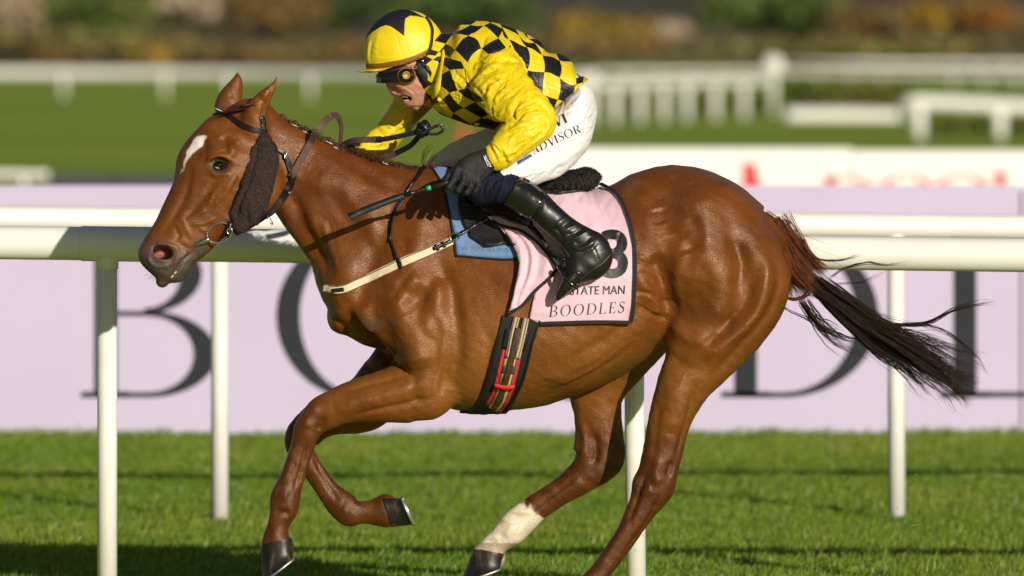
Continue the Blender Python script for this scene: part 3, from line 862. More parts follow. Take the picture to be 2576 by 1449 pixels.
# blades and crumbs of turf thrown up behind the hooves
def flecks():
    R = np.random.default_rng(5); V = []; F = []; cc = []
    for i in range(46):
        x, y = R.uniform(1700, 2420), R.uniform(1120, 1440); 
        if i < 14: x, y = R.uniform(2180, 2330), R.uniform(1220, 1420)
        p = np.array(W(x, y, R.uniform(-.3, .5))); a = R.normal(size=3); a /= np.linalg.norm(a); b = np.cross(a, R.normal(size=3)); b /= np.linalg.norm(b)
        l, w = R.uniform(.004, .016), R.uniform(.0012, .003); k = len(V)
        V += [p - a * l, p + b * w, p + a * l, p - b * w, p + np.cross(a, b) * w]; F += [(k, k + 1, k + 4), (k + 1, k + 2, k + 4), (k + 2, k + 3, k + 4), (k + 3, k, k + 4), (k + 3, k + 2, k + 1, k)]
        c = (.06, .035, .02) if R.random() < .45 else (.15, .25, .03); cc += [c] * 5
    tag(obj('flying_turf', V, F, LEAF, smooth=False, cols=np.array(cc)), kind='stuff')
flecks()

# ================================================================== THE HORSE
def horse_field():
    lo = W(320, 1640, 0); hi = W(2040, 150, 0)
    f = Field((lo[0], -.42, lo[2]), (hi[0], .40, hi[2]), .0055)
    # trunk
    f.loft([(851, 776, 853, 830, 0, .07), (862, 690, 862, 893, 0, .13), (895, 570, 880, 945, 0, .18), (978, 470, 985, 990, 0, .215, .25), (1090, 428, 1105, 1022, 0, .245, .42),
            (1200, 442, 1205, 1036, 0, .27, .38), (1325, 452, 1330, 1025, 0, .295, .25), (1440, 444, 1465, 980, 0, .305, .15), (1540, 434, 1562, 924, 0, .29, .1),
            (1640, 420, 1655, 832, 0, .275, .1), (1730, 418, 1725, 815, 0, .275, .12), (1820, 455, 1790, 820, 0, .27, .15), (1895, 522, 1870, 815, 0, .24, .1), (1940, 580, 1938, 770, 0, .18), (1958, 640, 1960, 720, 0, .10)], k=0, n=30)
    # neck
    f.prof([(650, 278), (690, 293), (712, 302), (742, 316), (768, 330), (800, 347), (835, 363), (870, 379), (905, 392), (940, 405), (975, 416), (1030, 431), (1070, 440), (1110, 460), (1150, 500)],
           [(575, 340), (610, 400), (650, 470), (686, 528), (706, 556), (727, 585), (749, 612), (770, 641), (792, 668), (805, 695), (812, 716), (819, 745), (832, 790), (850, 850)], ((650, 350), (990, 680)),
           [(640, 290, -.025, .068), (700, 380, -.01, .080), (760, 450, 0, .094), (830, 530, 0, .118), (900, 600, 0, .142), (980, 680, 0, .165), (1010, 730, 0, .17)], k=.05)
    f.loft([(1860, 500, 1860, 640, 0, .12), (1910, 529, 1915, 660, 0, .10), (1948, 568, 1955, 680, 0, .075), (1966, 596, 1976, 690, 0, .05)], k=.03)
    # head
    f.prof([(572, 289), (546, 288), (523, 297), (501, 317), (475, 347), (453, 376), (444, 402), (441, 430), (433, 462), (417, 500), (397, 542), (375, 581), (354, 616), (346, 634), (349, 651), (360, 669), (376, 686), (393, 700), (410, 710)],
           [(636, 306), (690, 328), (708, 400), (702, 460), (688, 508), (652, 546), (618, 570), (583, 587), (557, 603), (527, 634), (503, 651), (484, 668), (476, 690), (456, 709), (424, 713)], ((603, 270), (418, 714)),
           [(600, 280, -.03, .060), (600, 330, -.037, .086), (598, 380, -.048, .106), (575, 440, -.06, .112), (545, 500, -.072, .098), (510, 560, -.086, .078), (470, 620, -.098, .066), (430, 655, -.103, .064), (420, 690, -.102, .056), (416, 712, -.10, .034)], k=.03)
    f.ball(W(602, 303, -.03), (.075, .066, .034), .02)
    f.ball(W(652, 478, -.105), (.085, .055, .105), .03)                      # cheek
    # brow, cheek bone
    f.limb([W(520, 392, -.145), W(575, 382, -.155)], (.018, .022), .025)
    f.limb([W(575, 450, -.150), W(520, 500, -.142), W(470, 545, -.135)], (.018, .014, .01), .03)
    # muzzle: nostril with a rim
    c = np.array(W(407, 638, -.150)); f.ball(c, (.046, .018, .036), .035)
    R = np.array(Matrix.Rotation(math.radians(22), 3, 'Y'))
    f.ball(np.array(W(409, 635, -.180)), (.036, .050, .0225), .008, 'cut', R)
    # eye socket
    f.ball(W(551, 415, -.185), (.030, .028, .022), .02, 'cut')
    # ears
    f.loft([(548, 300, 612, 300, .045, .03), (540, 262, 612, 268, .05, .030), (560, 226, 612, 236, .06, .026), (582, 197, 609, 207, .07, .016), (595, 184, 600, 185, .075, .006)], k=.014)
    f.loft([(570, 225, 607, 232, .024, .012), (585, 202, 606, 208, .04, .009)], k=.004, op='cut')
    f.loft([(600, 325, 672, 345, -.10, .036), (617, 268, 668, 302, -.105, .034), (645, 238, 680, 258, -.115, .026), (676, 216, 692, 226, -.12, .014), (695, 192, 699, 195, -.12, .005)], k=.016)
    # forelegs
    nf = -.155
    f.loft([(930, 760, 1075, 800, -.13, .09), (985, 840, 1130, 930, -.145, .10), (1015, 905, 1128, 1030, nf, .085), (965, 922, 1062, 1056, nf, .078), (893, 951, 940, 1060, nf, .066), (836, 977, 872, 1066, nf, .056), (787, 1004, 836, 1080, nf, .050), (752, 1046, 812, 1092, nf, .047),
            (738, 1088, 797, 1112, nf, .041), (726, 1135, 784, 1150, nf, .034), (706, 1193, 766, 1206, nf, .032), (683, 1236, 758, 1246, nf, .040), (678, 1276, 750, 1283, nf, .039), (674, 1312, 728, 1324, nf, .033), (662, 1352, 730, 1346, nf, .036), (657, 1378, 740, 1368, nf, .042)], k=.035)
    ff = .13
    f.loft([(960, 860, 1060, 1000, ff, .09), (885, 955, 950, 1078, ff, .066), (815, 990, 862, 1090, ff, .054), (762, 1028, 830, 1096, ff, .048), (723, 1076, 802, 1116, ff, .046), (718, 1122, 794, 1134, ff, .042), (742, 1170, 806, 1158, ff, .036), (768, 1202, 822, 1184, ff, .032), (803, 1253, 852, 1222, ff, .031),
            (832, 1295, 884, 1243, ff, .038), (868, 1322, 899, 1253, ff, .037), (908, 1318, 915, 1262, ff, .032), (940, 1322, 935, 1256, ff, .034), (975, 1327, 958, 1243, ff, .042)], k=.025)
    # hind legs
    nh = -.16
    f.loft([(1650, 600, 1900, 560, -.13, .13), (1640, 700, 1985, 690, -.14, .15), (1655, 806, 1958, 780, -.155, .125), (1653, 905, 1862, 900, nh, .095), (1643, 975, 1790, 978, nh, .078), (1630, 1050, 1742, 1056, nh, .062), (1619, 1118, 1721, 1124, nh, .052), (1606, 1178, 1706, 1190, nh, .047), (1586, 1222, 1692, 1243, nh, .046),
            (1572, 1279, 1656, 1281, nh, .040), (1545, 1340, 1612, 1345, nh, .034), (1503, 1404, 1566, 1409, nh, .031), (1468, 1449, 1537, 1450, nh, .032), (1440, 1486, 1520, 1500, nh, .040), (1418, 1525, 1482, 1550, nh, .033), (1390, 1560, 1470, 1585, nh, .042)], k=.05)
    fh = .15
    f.loft([(1480, 780, 1760, 780, .14, .12), (1450, 880, 1665, 880, fh, .095), (1432, 985, 1580, 975, fh, .075), (1443, 1035, 1564, 1040, fh, .062), (1446, 1090, 1568, 1095, fh, .053), (1438, 1142, 1574, 1145, fh, .048), (1420, 1172, 1560, 1178, fh, .046), (1392, 1204, 1500, 1222, fh, .044),
            (1352, 1235, 1412, 1275, fh, .036), (1308, 1264, 1356, 1318, fh, .034), (1262, 1302, 1322, 1354, fh, .041), (1236, 1335, 1290, 1374, fh, .038), (1212, 1360, 1275, 1386, fh, .036), (1190, 1384, 1275, 1406, fh, .044)], k=.04)
    # point of hock, back tendon
    return f

HF = horse_field()
HV, HQ = HF.mesh(3)
if (normals(HV, HQ)[:, 1] * (HV[:, 1] - HV[:, 1].mean())).sum() < 0: HQ = HQ[:, ::-1].copy()
del HF
HORSE_STROKES = [
    # shoulder, upper arm, chest
    ([(1000, 480), (960, 600), (915, 720), (900, 800)], 26, -7), ([(1075, 500), (1050, 620), (1010, 730), (960, 800)], 34, 8),
    ([(1100, 640), (1140, 760), (1150, 880), (1130, 980)], 22, -8), ([(1000, 780), (1040, 850), (1060, 930)], 36, 12), ([(930, 830), (955, 880), (990, 905)], 16, -9),
    ([(905, 760), (930, 830), (940, 880)], 26, 9), ([(870, 800), (885, 880), (930, 925)], 13, -9), ([(985, 905), (960, 912), (920, 930)], 9, -8),
    ([(1120, 700), (1090, 780), (1075, 850)], 24, 7), ([(1000, 700), (1030, 740), (1080, 760)], 22, -4), ([(960, 690), (1010, 720), (1060, 700)], 18, 4),
    ([(1085, 780), (1110, 860), (1100, 940), (1080, 1000)], 14, -4), ([(850, 760), (860, 850), (880, 900)], 26, 6),
    # forearm
    ([(1080, 960), (1000, 985), (920, 1008), (840, 1030)], 20, 6), ([(1090, 1000), (1000, 1020), (900, 1040)], 7, -5), ([(1010, 950), (940, 965), (870, 985)], 7, -4), ([(1060, 930), (1040, 970), (1050, 1020)], 12, -4),
    ([(800, 1020), (775, 1050), (770, 1080)], 14, 4), ([(815, 1050), (800, 1085)], 8, -5), ([(745, 1110), (730, 1160), (712, 1215)], 9, 3), ([(772, 1110), (760, 1170), (740, 1230)], 6, -4),
    ([(700, 1240), (725, 1250)], 14, 4), ([(690, 1285), (730, 1292)], 8, -4),
    # neck
    ([(730, 480), (780, 590), (830, 690)], 15, -8), ([(700, 500), (745, 590), (795, 680)], 15, 6), ([(780, 400), (860, 480), (930, 560), (990, 640)], 42, 6), ([(760, 530), (840, 620), (880, 720)], 26, 6), ([(820, 470), (890, 560), (940, 640)], 22, -4),
    ([(900, 420), (980, 460), (1040, 500)], 20, -3), ([(700, 420), (770, 460), (830, 470)], 24, 3),
    # ribs and flank
    ([(1235, 820), (1230, 920), (1215, 1010)], 16, -3), ([(1400, 830), (1420, 900), (1400, 980)], 40, 4), ([(1350, 950), (1450, 930), (1560, 870), (1640, 780)], 14, 4), ([(1380, 985), (1480, 945), (1590, 870)], 8, -4), ([(1420, 905), (1530, 850), (1620, 760)], 12, -4),
    ([(1640, 640), (1665, 700), (1690, 790)], 26, -12), ([(1600, 690), (1650, 760), (1665, 800)], 18, 5), ([(1610, 760), (1640, 790), (1680, 800)], 8, -5), ([(1580, 700), (1620, 690), (1660, 720)], 7, 3), ([(1590, 730), (1640, 740), (1680, 770)], 6, -4), ([(1600, 640), (1640, 660)], 7, 3),
    # hindquarter
    ([(1650, 470), (1690, 540), (1700, 610)], 30, -6), ([(1740, 470), (1760, 560), (1750, 650), (1720, 740)], 46, 9), ([(1710, 580), (1730, 640)], 26, -6), ([(1830, 560), (1870, 660), (1860, 760), (1800, 840)], 28, -7), ([(1780, 620), (1820, 720), (1790, 820)], 32, 6),
    ([(1900, 620), (1930, 700), (1900, 790), (1820, 870), (1760, 930)], 24, 7), ([(1945, 640), (1958, 710), (1935, 780), (1870, 860), (1790, 950)], 13, -8), ([(1865, 780), (1800, 850), (1700, 905), (1665, 920)], 12, -5),
    ([(1690, 800), (1730, 850), (1790, 860)], 22, 6), ([(1680, 900), (1740, 930), (1790, 900)], 18, -4), ([(1690, 960), (1700, 1030), (1690, 1090)], 24, 5), ([(1750, 960), (1735, 1030), (1715, 1100), (1700, 1160)], 7, -5), ([(1660, 1010), (1650, 1090), (1640, 1160)], 10, -3),
    ([(1660, 1150), (1650, 1190), (1660, 1220)], 14, 5), ([(1690, 1160), (1680, 1200)], 8, -6), ([(1625, 1190), (1600, 1260), (1580, 1320)], 7, -5), ([(1660, 1240), (1630, 1310), (1570, 1390)], 6, -4), ([(1640, 1230), (1610, 1240)], 10, 4), ([(1595, 1290), (1545, 1370), (1500, 1430)], 9, 3),
    # far hind
    ([(1495, 1090), (1500, 1140), (1490, 1170)], 9, -6), ([(1465, 1060), (1470, 1120), (1465, 1160)], 8, 4), ([(1450, 1200), (1390, 1245), (1330, 1290)], 7, -3), ([(1290, 1320), (1270, 1350)], 10, 3),
    # far fore
    ([(790, 1150), (820, 1210), (850, 1260)], 6, -3), ([(860, 1280), (880, 1290)], 14, 3),
    ([(1700, 540), (1712, 620), (1700, 700), (1690, 770)], 20, 5), ([(1735, 540), (1755, 590), (1745, 640)], 18, -5), ([(1655, 520), (1668, 560)], 20, -4), ([(1850, 600), (1868, 660), (1850, 740)], 20, -5), ([(1930, 650), (1900, 780), (1820, 860), (1735, 905)], 13, 5), ([(1900, 680), (1870, 780), (1800, 830)], 12, -4),
    ([(1070, 690), (1030, 740), (990, 790)], 18, 5), ([(1040, 680), (985, 760)], 10, -3), ([(1115, 850), (1108, 920), (1085, 1000)], 10, 4), ([(1130, 830), (1125, 920), (1105, 1000)], 9, -4), ([(960, 905), (985, 895), (1000, 880)], 6, -5), ([(800, 560), (822, 620), (840, 690)], 4, -1.5), ([(812, 556), (834, 616), (852, 686)], 4, 1.4), ([(824, 552), (846, 612), (862, 680)], 4, -1.3),
    ([(1640, 690), (1660, 740), (1650, 790)], 8, 3), ([(1600, 760), (1630, 790)], 5, -2.5), ([(1575, 745), (1620, 770), (1660, 790)], 4, 2), ([(1590, 660), (1630, 680), (1665, 700)], 5, -2), ([(1420, 940), (1500, 910), (1580, 850)], 6, -2), ([(1400, 960), (1490, 930), (1580, 875)], 5, 2), ([(1350, 1000), (1430, 980), (1500, 945)], 5, -2),
    # head: eye, veins, face bones, mouth
    ([(519, 412), (527, 398), (551, 391), (573, 397), (586, 412)], 5, 6), ([(522, 424), (540, 437), (565, 438), (583, 428)], 5, 4), ([(527, 410), (551, 400), (574, 406)], 3.2, -3), ([(515, 440), (545, 452), (580, 446)], 4, -2.5),
    ([(505, 340), (515, 370), (510, 420)], 12, -5), ([(560, 340), (570, 365), (565, 388)], 12, -7), ([(590, 350), (600, 390), (590, 420)], 16, 3), ([(600, 430), (570, 480), (530, 520)], 8, 3),
    ([(610, 440), (600, 500), (570, 550)], 18, -5), ([(545, 455), (510, 500), (470, 545)], 9, -5), ([(480, 420), (470, 480), (440, 540), (405, 590)], 10, -5),
    ([(470, 555), (505, 535), (520, 525)], 3.5, 3.5), ([(480, 565), (520, 560), (545, 545)], 4, 3.5), ([(500, 575), (530, 585)], 3.2, 2.5), ([(455, 545), (470, 575), (480, 600)], 4, 2.2), ([(540, 480), (520, 520)], 4, 2.5), ([(430, 560), (450, 590), (440, 610)], 6, -2.5),
    ([(486, 634), (462, 655), (444, 680), (428, 700)], 3.4, -6), ([(475, 630), (452, 650), (435, 672)], 6, 3.5), ([(500, 640), (480, 660), (460, 690)], 6, 3), ([(450, 610), (470, 625), (490, 630)], 6, -3), ([(386, 618), (410, 612), (440, 622), (448, 640), (436, 660)], 4, 4), ([(372, 640), (380, 662), (402, 672), (430, 664)], 4.5, 4), 
    ([(640, 240), (665, 262), (660, 300)], 7, -5), ([(690, 205), (680, 235), (668, 270)], 5, -3),
]
# veins over the coat
def veins(seed):
    R = np.random.default_rng(seed); out = []
    for (x, y, a, n) in [(900, 620, 2.3, 4), (960, 560, 2.0, 3), (1000, 760, 2.6, 3), (1500, 880, 2.8, 4), (1540, 800, 2.5, 3), (1690, 1000, 1.9, 3), (1640, 700, 2.4, 4), (1700, 940, 1.7, 3), (850, 540, 2.4, 3), (1440, 900, 2.9, 3), (1120, 800, 1.9, 3), (1060, 700, 2.3, 2)]:
        for k in range(n):
            px, py = x + R.normal() * 30, y + R.normal() * 30; aa = a + R.normal() * .3; P = []
            for i in range(6):
                P.append((px, py)); aa += R.normal() * .45; px += math.cos(aa) * 16; py -= math.sin(aa) * -16
            out.append((P, 3.6, R.uniform(.5, 1.3)))
    return out
HV = relief(HV, HQ, [(s[0], s[1], s[2] * (1.5 if np.mean([p[0] for p in s[0]]) < 690 else ((2.4 if s[1] > 15 else 1.5) if np.mean([p[1] for p in s[0]]) < 1000 else 1.8))) for s in HORSE_STROKES] + veins(5))
HV = relax(HV, HQ, 1)
N0 = normals(HV, HQ)
HV = HV + N0 * (wob(HV, 7, 1) * .0012 + wob(HV, 16, 2) * .0006)[:, None]

def horse_pigment(V):
    px, py = proj(V); n = len(V)
    nz = wob(V, 3.0, 1); n2 = wob(V, 9, 2); n3 = wob(V, 30, 3)
    near = V[:, 1] < 0.0
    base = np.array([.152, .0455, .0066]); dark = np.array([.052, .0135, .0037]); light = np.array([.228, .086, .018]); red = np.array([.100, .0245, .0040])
    c = np.repeat(base[None], n, 0)
    def mixin(w, col):
        nonlocal c
        w = np.clip(w, 0, 1)[:, None]; c = c * (1 - w) + np.array(col) * w
    g = lambda x, y, rx, ry: np.exp(-(((px - x) / rx) ** 2 + ((py - y) / ry) ** 2))
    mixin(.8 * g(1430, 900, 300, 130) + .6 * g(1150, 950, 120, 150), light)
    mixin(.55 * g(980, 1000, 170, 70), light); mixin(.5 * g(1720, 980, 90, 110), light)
    mixin(.8 * g(860, 450, 190, 120), red); mixin(.6 * g(1500, 500, 300, 90), red)  # redder neck; upper flank patch paints in shade from sun angle, plus wet hair
    mixin(np.clip((py - 1060) / 70, 0, 1) * .85, dark * 1.25)
    mixin(g(790, 1060, 40, 50) * .7, dark); mixin(g(1500, 1180, 60, 40) * .4, dark)
    mixin(.35 * np.clip(nz, 0, 1), dark); mixin(.25 * np.clip(n2, 0, 1), light)
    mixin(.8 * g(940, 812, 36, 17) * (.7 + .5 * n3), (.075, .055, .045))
    # muzzle and eye are bare grey skin
    d, _ = px_dist(px, py, [(375, 650), (395, 690), (430, 690), (465, 672), (500, 632)])
    head = px < 700
    mixin(np.where(head & (py > 560), np.clip(1.25 - d / 36 + n2 * .2, 0, 1) * .95, 0), (.075, .060, .052))
    mixin(np.where(head, np.clip(1.3 - np.hypot((px - 408) / 50, (py - 645) / 44) + n2 * .1, 0, 1) * .9, 0), (.085, .058, .045))
    de = np.hypot((px - 551) / 34, (py - 417) / 24)
    mixin(np.where(head & near, np.clip((1.05 - de) * 2.2, 0, 1) * .75, 0), (.050, .038, .030))
    de = np.hypot((px - 551) / 20, (py - 415) / 13)
    mixin(np.where(head & near, np.clip((1.25 - de) * 4, 0, 1), 0), (.012, .009, .008))
    mixin(np.where((px < 482) & (py > 648), np.clip((py - 648) / 22, 0, 1) * .85, 0), (.070, .055, .046))
    # pink lining of the nostril
    dn = np.hypot((px - 401) / 11, (py - 641) / 7)
    ins = np.hypot((px - 409) / 29, (py - 635) / 20) < .95
    mixin(np.where(head & near & ins, .96, 0), (.02, .012, .010))
    mixin(np.where(head & near & ins, np.clip((1.25 - dn) * 3, 0, 1), 0), (.40, .10, .09))
    # white star running to a stripe
    d, t = px_dist(px + n3 * 2.5, py + n2 * 2, [(513, 346), (493, 362), (476, 386), (464, 412), (454, 441)])
    wd_ = np.interp(t, [0, .12, .35, .65, 1], [7, 14, 11, 5, 1])
    mixin(np.where(head, np.clip((wd_ - d) / 3.5, 0, 1) * .95, 0), (.74, .69, .63))
    # white sock on the far hind
    e = (px - 1290) * .63 - (py - 1275) * .78 + n2 * 9 + n3 * 7
    sock = (V[:, 1] > .05) & (px < 1420) & (px > 1150) & (py > 1200)
    mixin(np.where(sock, np.clip((26 - e) / 8, 0, 1) * .97, 0), (.70, .62, .49))
    mixin(np.where(sock & (e < 20), np.clip(.75 * wob(V, 14, 5) - .15, 0, .8), 0), (.42, .30, .14))
    mixin(np.where(sock & (py > 1366), .65, 0), (.20, .13, .08))
    mixin(np.where(sock & (e < 20), np.clip(.9 * wob(V, 6, 7) - .1, 0, .55), 0), (.46, .36, .20))
    # coronets are darker
    mixin(np.where(head & (py > 1320) & (px < 760), .35, 0), dark)
    return c * (1 + .05 * n3[:, None])

def coat_mat():
    m, t, b, N, L = nodes_of('chestnut coat')
    a = N('ShaderNodeAttribute'); a.attribute_name = 'pig'
    tc = N('ShaderNodeTexCoord')
    mp = N('ShaderNodeMapping'); mp.inputs['Scale'].default_value = (55, 120, 200); mp.inputs['Rotation'].default_value = (0, math.radians(35), 0); L(tc.outputs['Object'], mp.inputs[0])
    n1 = N('ShaderNodeTexNoise'); n1.inputs['Scale'].default_value = 1.6; n1.inputs['Detail'].default_value = 4; n1.inputs['Distortion'].default_value = 1.1; L(mp.outputs[0], n1.inputs[0])
    n2 = N('ShaderNodeTexNoise'); n2.inputs['Scale'].default_value = 16; n2.inputs['Detail'].default_value = 5; L(tc.outputs['Object'], n2.inputs[0])
    r1 = N('ShaderNodeMapRange'); r1.inputs[1].default_value = .25; r1.inputs[2].default_value = .75; r1.inputs[3].default_value = .72; r1.inputs[4].default_value = 1.30; L(n1.outputs[0], r1.inputs[0])
    vm = N('ShaderNodeVectorMath'); vm.operation = 'SCALE'; L(a.outputs['Color'], vm.inputs[0]); L(r1.outputs[0], vm.inputs['Scale'])
    L(vm.outputs[0], b.inputs['Base Color'])
    r2 = N('ShaderNodeMapRange'); r2.inputs[1].default_value = .3; r2.inputs[2].default_value = .7; r2.inputs[3].default_value = .27; r2.inputs[4].default_value = .42; L(n2.outputs[0], r2.inputs[0]); L(r2.outputs[0], b.inputs['Roughness'])
    b.inputs['Specular IOR Level'].default_value = .45; b.inputs['Specular Tint'].default_value = (1, .80, .62, 1)
    b1 = N('ShaderNodeBump'); b1.inputs['Strength'].default_value = .6; b1.inputs['Distance'].default_value = .0026; L(n1.outputs[0], b1.inputs['Height'])
    b2 = N('ShaderNodeBump'); b2.inputs['Strength'].default_value = .16; b2.inputs['Distance'].default_value = .006; L(n2.outputs[0], b2.inputs['Height']); L(b1.outputs[0], b2.inputs['Normal'])
    # folds and fine veins of thin skin
    m3 = N('ShaderNodeMapping'); m3.inputs['Scale'].default_value = (15, 9, 26); m3.inputs['Rotation'].default_value = (0, math.radians(-38), 0); L(tc.outputs['Object'], m3.inputs[0])
    n3 = N('ShaderNodeTexNoise'); n3.inputs['Scale'].default_value = 1.0; n3.inputs['Detail'].default_value = 4; n3.inputs['Distortion'].default_value = 1.6; n3.noise_type = 'RIDGED_MULTIFRACTAL'; L(m3.outputs[0], n3.inputs[0])
    n4 = N('ShaderNodeTexNoise'); n4.inputs['Scale'].default_value = 7; n4.inputs['Detail'].default_value = 2; L(tc.outputs['Object'], n4.inputs[0])
    k4 = N('ShaderNodeMapRange'); k4.inputs[1].default_value = .42; k4.inputs[2].default_value = .66; L(n4.outputs[0], k4.inputs[0])
    mu = N('ShaderNodeMath'); mu.operation = 'MULTIPLY'; L(n3.outputs[0], mu.inputs[0]); L(k4.outputs[0], mu.inputs[1])
    b3 = N('ShaderNodeBump'); b3.inputs['Strength'].default_value = .22; b3.inputs['Distance'].default_value = .006; L(mu.outputs[0], b3.inputs['Height']); L(b2.outputs[0], b3.inputs['Normal'])
    n5 = N('ShaderNodeTexNoise'); n5.inputs['Scale'].default_value = 48; n5.inputs['Detail'].default_value = 3; n5.inputs['Distortion'].default_value = .6; L(tc.outputs['Object'], n5.inputs[0])
    b4 = N('ShaderNodeBump'); b4.inputs['Strength'].default_value = .20; b4.inputs['Distance'].default_value = .004; L(n5.outputs[0], b4.inputs['Height']); L(b3.outputs[0], b4.inputs['Normal'])
    L(b4.outputs[0], b.inputs['Normal'])
    return m
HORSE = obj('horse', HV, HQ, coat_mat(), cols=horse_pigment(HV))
tag(HORSE, 'chestnut racehorse galloping left with a white star and one white sock', 'horse')
HT = Target((HV, HQ))
hp = lambda px, py, off=0.0: (lambda h: h[0] + h[1] * off)(HT.hit(px, py))

# ---- eyes, hooves, shoes
mat('wet dark eye', (.006, .004, .003), .05, spec=.45, vary=.3, vscale=40)
mat('eye white', (.6, .52, .45), .3)
e0 = np.array(W(551, 415, -.1)); hy = HT.hit(585, 400)[0][1]
ec = np.array(W(551, 415, hy + .010))
ey = MB().sphere(ec, (.0190, .0225, .0138), 20, 14).build('eye', 'wet dark eye', HORSE)
MB().sphere(ec + [-.004, .0025, -.006], (.0138, .0213, .0094), 16, 12).build('eye_rim', 'eye white', ey)
mat('horse teeth', (.62, .52, .26), .35)
mat('horn hoof', (.016, .0135, .0125), .42, spec=.5, vary=.45, vscale=22, stretch=(1, 1, .35), dirt=(.13, .09, .05), dscale=26, dcov=.53, bump=.3, bscale=50)
mat('worn aluminium', (.55, .55, .53), .35, metal=.85, vary=.2, dirt=(.3, .25, .18), dscale=40)
def hoof(cor, sole, Yc, w0, w1):
    """cor: (front, heel) of the hairline; sole: (toe, heel) on the ground side"""
    a, b = [np.array(W(*p, Yc)) for p in cor]; c, d = [np.array(W(*p, Yc)) for p in sole]
    V = []; n = 22; rows = [(-.06, .88), (0, 1.02), (.05, 1.0), (.5, 1.0), (1, 1.0)]
    for t, g in rows:
        f = a + (c - a) * t; h = b + (d - b) * t; m = (f + h) / 2; u = (f - h) / 2 * g; w = (w0 + (w1 - w0) * t) * g
        for k in range(n):
            th = 2 * math.pi * k / n; x = math.cos(th); y = math.sin(th)
            r = 1.0 if x > -.3 else 1.0 - .22 * ((-x - .3) / .7) ** 2
            V.append(m + u * x * r + np.array([0, 1, 0]) * w * y * (1.04 if x < 0 else 1.0))
    m = len(rows); F = [(i * n + k, i * n + (k + 1) % n, (i + 1) * n + (k + 1) % n, (i + 1) * n + k) for i in range(m - 1) for k in range(n)]
    F += [list(range(n)), [(m - 1) * n + k for k in range(n)][::-1]]
    h_ = obj('hoof', V, F, 'horn hoof', HORSE)
    h_.data.polygons[-1].use_smooth = False
    mc = (c + d) / 2; u = (c - d) / 2; ax = np.array([0, 1, 0]); dn = np.cross(u, ax); dn /= np.linalg.norm(dn)
    if dn @ (mc - (a + b) / 2) < 0: dn = -dn
    P = [mc + u * math.cos(th) * .97 + ax * w1 * math.sin(th) * .97 + dn * .004 for th in np.radians(np.linspace(-140, 140, 30))]
    MB().ribbon(P, .016, .008, dn).build('horseshoe', 'worn aluminium', h_)
hoof([(656, 1374), (744, 1352)], [(661, 1462), (747, 1396)], -.155, .046, .058)
hoof([(986, 1326), (961, 1241)], [(1038, 1320), (1004, 1246)], .13, .046, .057)
hoof([(1190, 1382), (1279, 1396)], [(1160, 1462), (1271, 1424)], .15, .048, .060)
hoof([(1398, 1556), (1472, 1584)], [(1352, 1622), (1448, 1626)], -.16, .046, .058)
for x, y, w in ((441, 686, 6), (433, 696, 6)):
    l, n, _ = HT.hit(x, y); MB().sphere(l + n * .0008, (.0075, .0032, .0030), 10, 6, np.array(Matrix.Rotation(math.radians(-50), 3, 'Y'))).build('tooth', 'horse teeth', HORSE)

